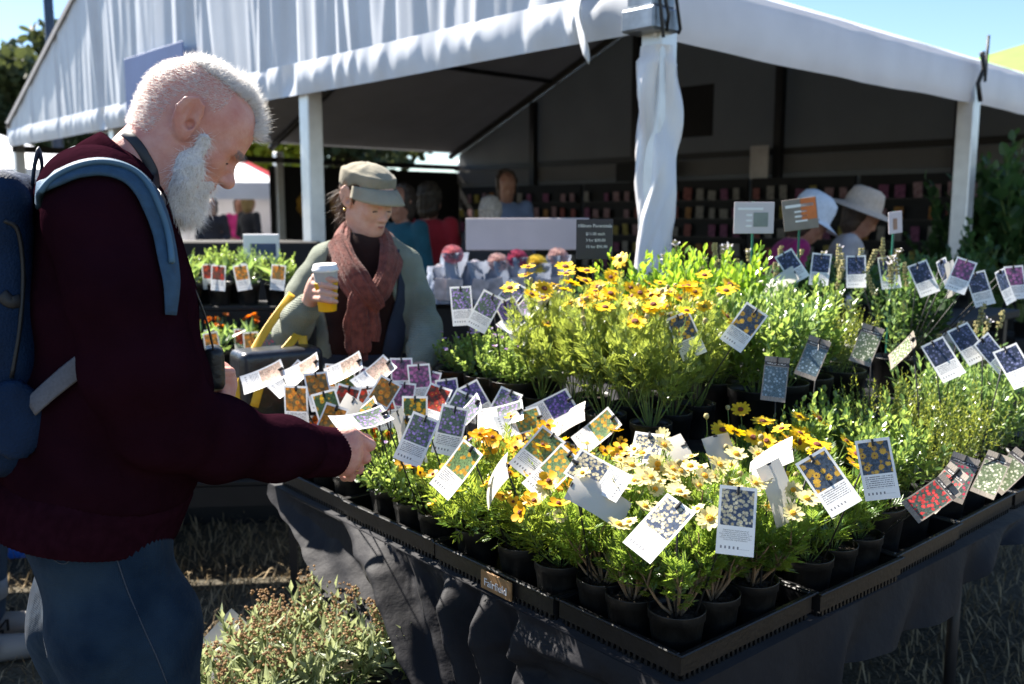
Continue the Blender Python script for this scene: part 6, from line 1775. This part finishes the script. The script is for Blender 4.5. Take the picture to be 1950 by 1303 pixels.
# ------------------------------------------------------------------ people farther off
GX = np.eye(3, dtype=np.float32)
def gen_core(P, skin=True):
    d = 1.0
    h = 0.95*head_sdf((P - np.array([0, 0.02, 1.56], np.float32)) @ np.array([[0, -0.97, -0.24], [1, 0, 0], [0, -0.24, 0.97]], np.float32).T/0.95)
    d = smin(h, cap(P, (0, 0.04, 1.52), (0, 0.05, 1.38), 0.05, 0.06), 0.03)
    for s in (-1, 1):
        d = smin(d, chain(P, [((s*.17, .04, 1.36), .05), ((s*.22, .05, 1.08), .042), ((s*.17, -.14, .95), .034), ((s*.12, -.24, .98), .030)], .02), .02)
        for k in range(4): d = smin(d, cap(P, (s*.12 + (k-1.5)*.018, -.25, .985), (s*.10 + (k-1.5)*.017, -.32, .985 - .01*k), .010, .008), .005)
        d = smin(d, cap(P, (s*.12 - s*.02, -.23, .99), (s*.07, -.27, 1.0), .012, .009), .005)
        d = smin(d, chain(P, [((s*.09, .04, .86), .09), ((s*.09, .02, .47), .058), ((s*.09, .05, .07), .042)], .02), .03)
    d = smin(d, ell(P, (0, .04, 1.15), (.15, .09, .25)), .05)
    return d
def gen_top(P):
    d = ell(P, (0, .045, 1.28), (.185, .115, .15)); d = smin(d, ell(P, (0, .04, 1.02), (.17, .12, .20)), .08)
    for s in (-1, 1): d = smin(d, chain(P, [((s*.175, .04, 1.37), .065), ((s*.225, .05, 1.08), .056), ((s*.18, -.11, .955), .046)], .02), .03)
    return d + 0.004*wob(P, 25, 3)
def gen_trs(P):
    d = ell(P, (0, .04, .90), (.17, .12, .13))
    for s in (-1, 1): d = smin(d, chain(P, [((s*.09, .04, .86), .11), ((s*.09, .02, .47), .08), ((s*.09, .05, .05), .07)], .02), .03)
    return d + 0.004*wob(P, 20, 5)
glo, ghi = np.array([-.34, -.38, 0.0]), np.array([.34, .25, 1.75])
_a = nets(gen_core, glo, ghi, 0.013); G_body = mesh_of('body', *_a)
_a = nets(gen_top, glo + np.array([0, 0, .7]), ghi, 0.014); G_top = mesh_of('top', *_a)
_a = nets(gen_trs, glo, ghi - np.array([0, 0, .6]), 0.014); G_trs = mesh_of('trousers', *_a)
_a = nets(lambda P: smax(smin(ell(P, (0, .045, 1.60), (.094, .116, .112)), ell(P, (0, .07, 1.50), (.085, .07, .10)), .04), -(P[:, 1] - 0.0 + 0.25*(1.62 - P[:, 2])), .02) + 0.008*wob(P, 90, 3) + 0.004*np.sin(160*P[:, 0] + 20*P[:, 2]), np.array([-.15, -.14, 1.34]), np.array([.15, .2, 1.8]), 0.009); G_hair = mesh_of('hair', *_a)
_a = nets(lambda P: smax(cap(P, (0, .06, .05), (0, -.12, .04), .048, .04), -(P[:, 2] - .003), .004), np.array([-.1, -.25, -.01]), np.array([.1, .2, .14]), 0.009); G_shoe = mesh_of('shoe', *_a)
def brimhat(w, rise=0.12):
    b = MB(); b.lathe([(w, -0.035), (w*0.8, -0.012), (0.112, 0.0), (0.108, 0.045), (0.092, rise*0.85), (0.06, rise), (0.0001, rise*1.02)], 32); return b.mesh('hat', True)
def bucketcap():
    b = MB(); b.lathe([(0.118, -0.03), (0.112, 0.0), (0.110, 0.05), (0.098, 0.09), (0.06, 0.115), (0.0001, 0.12)], 28)
    b.grid(lambda u, v: ((0.11 + 0.075*v*math.cos((u-.5)*2.6))*math.sin((u-.5)*2.6), -(0.11 + 0.075*v*math.cos((u-.5)*2.6))*math.cos((u-.5)*2.6), -0.02 - 0.03*v), 16, 4)
    return b.mesh('cap', True)
G_straw, G_cap = brimhat(0.20), bucketcap()
M_sk2 = skin_mat('skin_far', (0.38, 0.20, 0.14), (0.30, 0.13, 0.09), 0)
def person(label, loc, rz, top, trs, hair=(0.05, 0.035, 0.025), hat=None, hatc=None, scale=1.0, tilt=0.0, shoes=(0.03, 0.03, 0.03)):
    o = thing('person', label, 'person', (loc[0], loc[1], 0), rz); o.scale = (scale,)*3; o.rotation_euler = (tilt, 0, rz)
    def cp_(me, nm, m):
        q_ = bpy.data.objects.new(nm, me); link(q_, o)
        if len(me.materials) == 0: me.materials.append(m)
        q_.material_slots[0].link = 'OBJECT'; q_.material_slots[0].material = m
        return q_
    cp_(G_body, 'body', M_sk2); cp_(G_top, 'top', mat('top_cloth', top, 0.85, 0.15, 12, sheen=0.1)); cp_(G_trs, 'trousers', mat('trouser_cloth', trs, 0.85, 0.15, 12))
    for s in (-1, 1):
        q_ = cp_(G_shoe, 'shoe', mat('shoe_cloth', shoes, 0.6)); q_.location = (s*0.09, 0, 0)
    if True: cp_(G_hair, 'hair', mat('hair_far', hair, 0.6, 0.3, 60))
    if hat:
        q_ = cp_(G_straw if hat == 'straw' else G_cap, 'hat', mat('hat_cloth', hatc, 0.8, 0.1, 60, bump=0.3)); q_.location = (0, 0.035, 1.615); q_.rotation_euler = (0.12, 0, 0); q_.scale = (1.08, 1.12, 1.05)
    return o
def stand(px, py, d):
    """ground point under a head seen at the pixel; scale so that the head is that high"""
    p = at(px, py, d); return p, p[2]/1.60
for lab, px, py, d, rz, top, trs, hat, hatc, hair in (
    ('shopper in white cap and magenta top behind the right-hand greens', 1556, 412, 5.7, 1.45, (0.26, 0.008, 0.10), (0.03, 0.03, 0.05), 'cap', (0.62, 0.68, 0.78), (0.04, 0.02, 0.015)),
    ('shopper in pale wide-brimmed straw hat and patterned white top', 1652, 400, 5.9, 1.2, (0.40, 0.38, 0.40), (0.03, 0.03, 0.04), 'straw', (0.52, 0.42, 0.34), (0.05, 0.03, 0.02)),
    ('shopper in red top inside the marquee right of the woman', 822, 372, 7.4, 2.8, (0.32, 0.012, 0.022), (0.02, 0.02, 0.03), None, None, (0.03, 0.02, 0.012)),
    ('shopper in teal top just behind the woman in the cap', 758, 376, 6.9, -0.6, (0.008, 0.075, 0.11), (0.02, 0.02, 0.03), None, None, (0.03, 0.02, 0.015)),
    ('shopper in light blue shirt by the packet racks', 966, 345, 9.2, 0.2, (0.15, 0.20, 0.34), (0.03, 0.03, 0.05), None, None, (0.05, 0.03, 0.02)),
    ('shopper with pale hair behind the long white board', 936, 398, 7.2, 2.9, (0.05, 0.05, 0.06), (0.02, 0.02, 0.03), None, None, (0.45, 0.40, 0.36)),
    ('distant visitor in bright pink top beyond the plant rack', 455, 388, 17.0, 0.3, (0.55, 0.03, 0.22), (0.03, 0.03, 0.04), None, None, (0.02, 0.015, 0.01)),
    ('distant visitor in dark clothes left of the pink top', 402, 388, 15.0, 0.1, (0.03, 0.03, 0.04), (0.02, 0.02, 0.03), None, None, (0.02, 0.015, 0.01)),
    ('distant visitor in black jacket right of the pink top', 476, 384, 16.0, 2.6, (0.02, 0.022, 0.03), (0.03, 0.03, 0.04), None, None, (0.3, 0.22, 0.1)),
):
    p, sc = stand(px, py, d); tl = 0.42 if 'magenta' in lab else (0.25 if 'straw' in lab else 0.0)
    sc /= math.cos(tl); off = 1.6*sc*math.sin(tl)
    person(lab, (p[0] - off*math.sin(rz), p[1] + off*math.cos(rz)), rz, top, trs, hair, hat, hatc, sc, tl)
# passer-by at the left edge: trainers and rolled jeans come into view
pb = person('passer-by at left frame edge in rolled jeans and pale trainers', (-1.79, 3.0), 1.9, (0.10, 0.05, 0.04), (0.02, 0.045, 0.09), (0.05, 0.03, 0.02), shoes=(0.22, 0.21, 0.20), scale=1.05)
for ch in list(pb.children):
    if ch.name.startswith('shoe'):
        z = MB()
        for s in (-1, 1):
            x = s*0.049
            z.box((x - 0.0015, -0.04, 0.045), (x + 0.0015, -0.032, 0.085)); z.box((x - 0.0015, -0.005, 0.045), (x + 0.0015, 0.003, 0.085))
            z.add([(x*1.02, -0.036, 0.085), (x*1.02, -0.030, 0.085), (x*1.02, 0.001, 0.045), (x*1.02, -0.007, 0.045)], [(0, 1, 2, 3)])
        z.build('side_mark', M_dark, ch)
for s in (-1, 1):
    rib = MB(); rib.lathe([(0.076, 0.15), (0.080, 0.152), (0.081, 0.215), (0.076, 0.218)], 24, c=(s*0.09, 0.045, 0)); rib.build('rolled_cuff', mat('cuff_denim', (0.20, 0.24, 0.30), 0.85), pb, smooth=True)

# ------------------------------------------------------------------ plant rack on the left behind the table
rackp = np.array([-1.52, 4.15, 0.0])
rack = thing('plant_rack', 'black stepped rack of potted bulbs behind the bearded man', 'rack', rackp, 0.10)
for k, (y, z) in enumerate(((0.0, 1.09), (-0.30, 0.83), (-0.56, 0.46))):
    MB().box((-1.35, y - 0.15, z - 0.02), (0.60, y + 0.13, z), bev=0.004).build('shelf', M_dboard, rack)
    MB().box((-1.35, y - 0.152, z - 0.10), (0.60, y - 0.14, z - 0.021)).build('shelf_front', M_dboard, rack)
for x in (-1.33, -0.35, 0.57):
    MB().box((x, 0.10, 0), (x + 0.03, 0.13, 1.02)).build('upright', M_dark, rack)
    MB().box((x, -0.73, 0), (x + 0.03, -0.70, 0.26)).build('upright', M_dark, rack)
MB().box((-1.33, 0.135, 0.0), (0.59, 0.15, 1.0)).build('back_panel', M_dboard, rack)
rb = np.random.default_rng(77)
c_, s_r = math.cos(0.10), math.sin(0.10)
def rk(x, y, z): return rackp + np.array([x*c_ - y*s_r, x*s_r + y*c_, z])
shelf_nm = ('upper', 'middle', 'lower')
for k, (y, z) in enumerate(((0.0, 1.09), (-0.30, 0.83), (-0.56, 0.46))):
    for i in range(22 if k < 2 else 12):
        x = -0.92 + 0.125*(i % 12) + (0.06 if k == 1 else 0) + (0.06 if i >= 12 else 0)
        if x > 0.52: continue
        p = rk(x, y - 0.06 + (0.11 if i >= 12 else 0), z + 0.001)
        potted('potted_bulb', 'bulb', p, 'sprouting bulb in black pot on the %s shelf of the rack, {n}' % shelf_nm[k], 'potted plant', 'potted bulbs on the rack', pot='s', row='bulb%d' % k, scale=0.8)
        px, py, d = proj(p + np.array([rb.uniform(-.03, .03), -0.06, 0.17]))
        plant_tag(px, py, d, rb.uniform(-12, 12), ('red', 'wred', 'orange', 'red', 'wpink')[int(rb.integers(5))], rb.uniform(-20, 20), 6, .1, False, p[2] + 0.10, zone='on %s rack shelf' % shelf_nm[k])
for i, (x, fl_, kd) in enumerate(((-0.86, 'yellow', 'daisy'), (-0.62, 'yellow', 'daisy'))):
    potted('yellow_flower_pot', kd, rk(x, 0.06, 1.091), 'yellow-flowered pot plant on the upper rack shelf, {n}', 'potted plant', 'yellow pots on the rack', fl=fl_, nfl=9, fsize=1.3, row='rackyel', scale=0.7)
for i in range(9):
    x = -0.60 + 0.13*i
    potted('leafy_rack_plant', ('leafy', 'lance', 'mauve')[i % 3], rk(x, 0.07, 1.091), 'leafy potted plant at the back of the upper rack shelf, {n}', 'potted plant', 'leafy plants on the rack', row='rackleaf', scale=(0.75, 0.7, 1.2)[i % 3])
    potted('flowering_rack_plant', 'orange', rk(x + 0.05, -0.24, 0.831), 'orange-flowered pot at the back of the middle rack shelf, {n}', 'potted plant', 'orange pots on the rack', fl='orange', nfl=6, row='rackor', scale=0.9)
so_ = at(498, 470, 4.35)
bk2 = at(470, 440, 6.6); MB().box((bk2[0] - 0.75, bk2[1] - 0.2, 0), (bk2[0] + 0.55, bk2[1] + 0.2, 1.30), bev=0.01).build('dark_counter', M_dboard)
tag(bpy.data.objects['dark_counter'], 'dark covered counter behind the plant rack, in front of far visitors', 'counter')
panel('notice', 'white and blue notice standing on the rack behind the bulbs', 'notice', so_, 0.17, 0.12, M_white, (1, 0, 0))
o = panel('notice_print', None, None, so_ + np.array([0.01, -0.008, -0.015]), 0.12, 0.06, mat('blue_print', (0.05, 0.07, 0.14), 0.6), (1, 0, 0), t=0.002)
nt_ = [x for x in bpy.data.objects if x.get('label') == 'white and blue notice standing on the rack behind the bulbs'][0]
o.parent = nt_; o.name = 'print_patch'

# ------------------------------------------------------------------ counter with bagged roses and the long white board
ct = at(960, 520, 4.55); cpos = np.array([ct[0], ct[1], 0])
counter = thing('counter', 'dark cloth-covered counter with bagged roses inside the marquee', 'counter', cpos, 0.05)
MB().box((-0.5, -0.2, 0), (0.75, 0.35, 1.06), bev=0.01).build('counter_body', M_dboard, counter)
MB().box((-0.52, -0.22, 1.062), (0.77, 0.37, 1.075), bev=0.003).build('counter_top', M_cloth, counter)
M_bag = mat('bag_film', (0.22, 0.27, 0.38), 0.25, 0.3, 12, spec=0.6, trans=0.3, col2=(0.35, 0.38, 0.46))
pal = [((0.62, 0.14, 0.18), (0.7, 0.3, 0.3)), ((0.6, 0.55, 0.6), (0.75, 0.7, 0.72)), ((0.35, 0.04, 0.10), (0.5, 0.1, 0.16)), ((0.70, 0.48, 0.03), (0.8, 0.6, 0.1)), ((0.55, 0.30, 0.28), (0.7, 0.5, 0.45))]
def rose_mesh(seed):
    r = np.random.default_rng(seed); b = MB()
    for lay in range(4):
        n = 5 + lay
        for i in range(n):
            a = 6.283*(i + 0.5*(lay % 2))/n + r.uniform(-.1, .1); R0 = 0.012 + 0.017*lay; w = 0.020 + 0.008*lay
            c, s = math.cos(a), math.sin(a)
            V = []
            for t in (0, 0.5, 1):
                for g in (-1, 0, 1):
                    rr = R0*(0.4 + 0.6*t) + 0.006*t*t*lay; V.append((c*rr - s*w*g*(0.5 + 0.5*t)*0.7, s*rr + c*w*g*(0.5 + 0.5*t)*0.7, 0.05*t*(1 - 0.18*lay) - 0.006*abs(g)))
            b.add(V, [(0, 3, 4, 1), (1, 4, 5, 2), (3, 6, 7, 4), (4, 7, 8, 5)])
    return b.mesh('rose', True)
bags = [(862, 470, 4.30, 0), (905, 490, 4.32, 1), (948, 488, 4.36, 4), (985, 480, 4.38, 2), (1022, 492, 4.38, 3), (1062, 476, 4.42, 4), (838, 500, 4.34, 1)]
nm_b = ('pink bloom', 'white card', 'dark red bloom', 'yellow bloom', 'peach bloom')
for i, (px, py, d, k) in enumerate(bags):
    p = at(px, py, d); bz = 1.076
    root = empty('bagged_rose', (p[0], p[1], bz)); root['category'] = 'bagged rose'
    in_row(root, 'plastic-bagged rose plant showing %s on the dark counter, {n}' % nm_b[k], p, 'rosebag%d' % k, 'bagged roses on the counter')
    H = max(p[2] - bz, 0.08)
    bb = MB(); rr_ = np.random.default_rng(i)
    ph = rr_.uniform(0, 6, 6)
    bb.grid(lambda u, v: ((0.055 + 0.02*math.sin(3*6.283*u + ph[0] + 4*v) + 0.012*math.sin(7*6.283*u + ph[1] - 6*v))*(1.15 - 0.25*v)*math.cos(6.283*u), (0.05 + 0.016*math.sin(4*6.283*u + ph[2] + 5*v))*(1.15 - 0.25*v)*math.sin(6.283*u), H*v*0.9), 24, 8, flip=True)
    bb.build('bag', M_bag, root, smooth=True)
    m_ = mat('bloom_%d' % i, pal[k][0], 0.6, 0.2, 40, col2=pal[k][1], trans=0.2)
    ro = obj('bloom', rose_mesh(i), m_, root); ro.location = (0, -0.02, H*0.85); ro.rotation_euler = (1.0, 0, 0.2); ro.scale = (0.62 if k != 1 else 0.3,)*3
    cd = MB().box((-0.03, -0.075, 0.03), (0.045, -0.072, 0.13), bev=0.001).build('picture_card', mat('card_print_%d' % i, (0.5, 0.45, 0.47), 0.5, 0.3, 25), root); cd.rotation_euler = (0.1, rr_.uniform(-.3, .3), 0)
wb = panel('sign_board', 'long blank white board standing behind the bagged roses', 'board', at(1005, 446, 4.75), 0.64, 0.165, mat('board_pink', (0.50, 0.44, 0.45), 0.6, 0.05), (0.995, 0.1, 0))
tag(MB().box((at(1005, 446, 4.75)[0] - 0.02, at(1005, 446, 4.75)[1] + 0.02, 0), (at(1005, 446, 4.75)[0] + 0.02, at(1005, 446, 4.75)[1] + 0.05, 1.36)).build('board_stand', M_dark, wb, True))

# ------------------------------------------------------------------ greens under the marquee on the right
kind('shrub', 2, (M_stem, L_dark), leaf=leaf_oval(0.34, 0.08), n_shoot=16, height=1.15, spread=0.5, leaf_len=0.11, per=24, t0=0.15, up_bias=0.6, r_stem=0.006, twigs=3, base_r=0.06)
for i, (px, d) in enumerate(((1900, 7.4), (1960, 7.0), (1850, 5.9), (1800, 8.0))):
    p = at(px, 500, d)
    potted('tall_shrub', 'shrub', (p[0], p[1], 0.55), 'tall dark green shrub beside the right marquee pole, {n}', 'potted plant', 'tall shrubs by the right pole', pot='l', row='tshrub', scale=(1.15, 1.2, 0.62, 0.7)[i])
    MB().box((p[0] - 0.14, p[1] - 0.14, 0), (p[0] + 0.14, p[1] + 0.14, 0.549), bev=0.006).build('plant_stand', M_dboard)
    tag(bpy.data.objects[-1] if False else [o for o in bpy.data.objects if o.name.startswith('plant_stand')][-1])
for i, o in enumerate(sorted([o for o in bpy.data.objects if o.name.startswith('plant_stand')], key=lambda o: o.name)):
    c = np.mean([v.co[:] for v in o.data.vertices], axis=0); o['category'] = 'stand'
    in_row(o, 'dark box stand under a tall shrub by the right pole, {n}', c, 'stands', 'box stands by the right pole')
rt = at(1700, 520, 4.15); rtab = thing('side_counter', 'dark trestle with shaded greens behind the platform on the right', 'table', (rt[0], rt[1], 0), 0.75)
MB().box((-0.9, -0.25, 0.98), (0.9, 0.25, 1.02), bev=0.005).build('counter_top', M_dboard, rtab)
for sx in (-0.8, 0.8):
    for sy in (-0.2, 0.2): MB().box((sx - 0.02, sy - 0.02, 0), (sx + 0.02, sy + 0.02, 0.979)).build('leg', M_dark, rtab)
for i in range(7):
    x = -0.78 + 0.26*i; p = np.array([rt[0] + x*math.cos(.75), rt[1] + x*math.sin(.75), 1.021])
    potted('shaded_green_plant', 'dark', p, 'shaded green plant on the trestle behind the platform, {n}', 'potted plant', 'shaded greens on the trestle', pot='s', row='shaded', scale=0.5)

# ------------------------------------------------------------------ plants standing on the ground at lower left
def heads(root, sp, z_, sc):
    b = MB()
    for P, D in sp[:9]:
        P = P*sc + np.array([0, 0, z_])
        for k in range(16):
            c = P + D*rpl.uniform(-0.01, 0.05) + rpl.normal(0, 0.010, 3); s = rpl.uniform(0.0025, 0.005)
            b.lathe([(0.0001, -s), (s*.8, -s*.3), (s, s*.3), (0.0001, s)], 5, c=c)
    o = b.build('bud_heads', mat('brown_buds', (0.22, 0.115, 0.045), 0.8, 0.3, 60, trans=0.2, col2=(0.36, 0.22, 0.10)) if 'brown_buds' not in bpy.data.materials else bpy.data.materials['brown_buds'], root); o['kind'] = 'stuff'
gp = [(420, 1270, 2.10), (475, 1250, 2.2), (535, 1245, 2.25), (600, 1230, 2.35), (655, 1220, 2.45), (450, 1320, 1.98), (520, 1310, 2.05), (590, 1300, 2.12), (660, 1290, 2.2), (720, 1280, 2.3), (780, 1320, 2.2)]
for (px, py, d) in gp:
    p = at(px, py, d)
    potted('ground_plant', 'silver', (p[0], p[1], 0.285), 'brown-budded plant in the low box left of the table, {n}', 'potted plant', 'brown-budded plants in the low box', row='gplant', scale=1.15, extra=heads)
gb = np.mean([at(*g)[:2] for g in gp], axis=0)
gbox = MB().box((gb[0] - 0.62, gb[1] - 0.32, 0.0), (gb[0] + 0.52, gb[1] + 0.34, 0.28), bev=0.01).build('low_bench', M_dboard); tag(gbox, 'low black bench under the brown-budded plants left of the table', 'bench')
for (px, py, d, roll, yaw, pi, back) in ((452, 1180, 2.35, -48, 0, 4, True), (552, 1172, 2.4, -42, 10, 4, True), (640, 1156, 2.5, -12, -10, 2, True), (505, 1215, 2.3, -10, 10, 4, True), (610, 1240, 2.25, -55, 0, 5, True), (665, 1262, 2.2, -62, -10, 45, False), (575, 1280, 2.15, -55, 10, 4, True), (690, 1205, 2.4, -60, 10, 6, True)):
    plant_tag(px, py, d, roll, 'peach', yaw, pi, .2, back, 0.36, zone=ZG)

# blue crate on the grass at far left
bc = np.array([-2.12, 4.05, 0.0]); cr = thing('crate', 'bright blue plastic crate on the grass at the left edge', 'crate', bc, 0.2)
M_blue = mat('blue_plastic', (0.01, 0.12, 0.55), 0.4, 0.1)
for x in (-0.25, 0.235): 
    for k in range(9): MB().box((x, -0.17 + k*0.038, 0.05), (x + 0.012, -0.15 + k*0.038, 0.20)).build('slat', M_blue, cr)
for y in (-0.18, 0.168):
    for k in range(12): MB().box((-0.245 + k*0.041, y, 0.05), (-0.225 + k*0.041, y + 0.012, 0.20)).build('slat', M_blue, cr)
for z0, z1 in ((0.002, 0.05), (0.2, 0.235)):
    b = MB(); b.box((-0.255, -0.187, z0), (0.255, -0.165, z1)); b.box((-0.255, 0.165, z0), (0.255, 0.187, z1)); b.box((-0.255, -0.165, z0), (-0.233, 0.165, z1)); b.box((0.233, -0.165, z0), (0.255, 0.165, z1)); b.build('rim', M_blue, cr)
MB().box((-0.24, -0.17, 0.004), (0.24, 0.17, 0.012)).build('base', M_blue, cr)

# ------------------------------------------------------------------ far tents, pole and trees
def gazebo(label, c, w, eave, top, roofm, wallm=None, rz=0.3):
    root = thing('gazebo', label, 'gazebo', (c[0], c[1], 0), rz)
    h = w/2; b = MB()
    V = [(-h, -h, eave), (h, -h, eave), (h, h, eave), (-h, h, eave), (0, 0, top)]
    b.add(V, [(0, 1, 4), (1, 2, 4), (2, 3, 4), (3, 0, 4)])
    b.build('canopy', roofm, root)
    b = MB()
    for i in range(4):
        p, r_ = V[i], V[(i+1) % 4]
        b.add([p, r_, (r_[0], r_[1], eave - 0.28), (p[0], p[1], eave - 0.28)], [(0, 1, 2, 3)])
    b.build('valance', roofm, root)
    for sx in (-1, 1):
        for sy in (-1, 1): MB().tube([(sx*(h-.04), sy*(h-.04), 0), (sx*(h-.04), sy*(h-.04), eave - 0.02)], 0.025, 6).build('leg', M_alu, root)
    if wallm: MB().box((-h + .03, h - 0.06, 0.1), (h - .03, h - 0.05, eave - 0.03)).build('wall', wallm, root)
    return root
M_redv = mat('red_vinyl', (0.50, 0.02, 0.03), 0.5, 0.1, 3, trans=0.2); M_lime = mat('lime_vinyl', (0.22, 0.44, 0.08), 0.5, 0.08, 3, trans=0.25); M_wv = mat('white_vinyl', (0.78, 0.78, 0.8), 0.5, 0.05, 3, trans=0.15)
p = at(468, 380, 22.0); gazebo('red-roofed gazebo far off, seen past the bearded man\'s nose', p, 1.9, 2.15, 2.75, M_redv, M_wv, 0.5)
p = at(400, 380, 16.5); gazebo('white gazebo behind the plant rack, left of the red roof', p, 2.6, 2.0, 2.7, M_wv, M_wv, 0.2)
p = at(-20, 380, 14.0); gazebo('white gazebo at the left edge beyond the marquee', p, 3.0, 2.1, 2.75, M_wv, M_wv, 0.1)
p = at(2000, 300, 15.0); gazebo('lime-green gazebo roof showing above the marquee at right', p, 4.2, 3.5, 4.35, M_lime, None, 0.6)
p = at(112, 300, 24.0)
po = thing('light_pole', 'slim dark light pole rising behind the marquee at upper left', 'pole', (p[0], p[1], 0))
MB().tube([(0, 0, 0), (0, 0, 5), (-0.02, 0, 10.5)], [0.16, 0.13, 0.10], 10).build('mast', mat('pole_blue', (0.03, 0.05, 0.09), 0.5), po, smooth=True)
MB().tube([(-0.02, 0, 10.4), (0.5, 0, 10.9), (1.2, 0, 11.0)], 0.05, 8).build('arm', bpy.data.materials['pole_blue'], po, smooth=True)
MB().box((1.0, -0.14, 10.93), (1.6, 0.14, 11.05), bev=0.02).build('lamp_head', M_alu, po)

M_bark = mat('bark', (0.06, 0.045, 0.035), 0.9, 0.4, 8, bump=0.6, bscale=20)
def tree(label, c, H, R, seed, lm, n=2600, ls=0.30):
    r = np.random.default_rng(seed); root = thing('tree', label, 'tree', (c[0], c[1], 0), 0, 'trees beyond the show ground')
    b = MB(); b.tube([(0, 0, -0.1), (0.05*H*r.normal()*.3, 0, H*.25), (0.03*H*r.normal(), .02*H, H*.5), (0, 0, H*.8)], [H*.028, H*.022, H*.015, H*.005], 8)
    cl = []
    for i in range(14):
        a = r.uniform(0, 6.28); z0 = H*r.uniform(.28, .6); z1 = z0 + H*r.uniform(.12, .32); rr = R*r.uniform(.45, .95)*(1 - 0.45*(z1/H - .5))
        e = np.array([rr*math.cos(a), rr*math.sin(a), z1]); cl.append(e)
        b.tube([(0, 0, z0), e*np.array([.5, .5, 0]) + np.array([0, 0, (z0*1.4 + z1*.6)/2]), e], [H*.010, H*.006, H*.003], 5)
    b.build('trunk', M_bark, root, smooth=True)
    cl += [np.array([r.normal(0, R*.35), r.normal(0, R*.35), H*r.uniform(.6, .97)]) for _ in range(12)]
    cl = np.array(cl); k = r.integers(0, len(cl), n)
    u = r.normal(0, 1, (n, 3)); u /= np.linalg.norm(u, axis=1)[:, None]; rad = R*0.30*r.uniform(.3, 1.0, n)**0.5
    P = cl[k] + u*rad[:, None]*np.array([1, 1, .75])
    V, F, S_ = spread_leaves(*leaf_oval(0.38, 0.1), P, r.normal(0, 1, (n, 3)) + u*.6, r.normal(0, 1, (n, 3)) + np.array([0, 0, 1.2]), r.uniform(.6, 1.3, n)*ls, np.clip(r.normal(.45, .2, n), 0, .85))
    obj('crown', mesh_of('crown', V, F, False, shade=S_), lm, root)
L_euc = leaf_mat('leaf_gum', (0.012, 0.022, 0.010), (0.05, 0.07, 0.03), (0.12, 0.14, 0.04), 0.25, 0.6, 0.3)
L_yel = leaf_mat('leaf_yellowgreen', (0.10, 0.14, 0.01), (0.30, 0.34, 0.03), (0.55, 0.55, 0.04), 0.4)
for lab, px, d, H, R, seed, lm in (('dark gum tree at the far left edge of the view', 10, 32, 6.8, 3.0, 1, L_euc), ('dark gum tree behind the light pole', 105, 38, 8.6, 3.4, 2, L_euc), ('yellow-green tree behind the red gazebo', 480, 30, 5.4, 2.6, 3, L_yel),
                                   ('dark tree seen under the marquee left of the plant rack', 330, 40, 6.5, 4.0, 4, L_euc), ('dark tree low behind the marquee side wall', 640, 42, 6.5, 4.2, 5, L_euc), ('dark tree behind the white gazebo on the left', 200, 44, 7.0, 4.2, 6, L_euc), ('dark tree beyond the marquee, left of the yellow-green tree', 420, 46, 6.5, 4.5, 7, L_euc)):
    p = at(px, 405, d); tree(lab, p, H, R, seed, lm, 3600, 0.42)
label_rows()
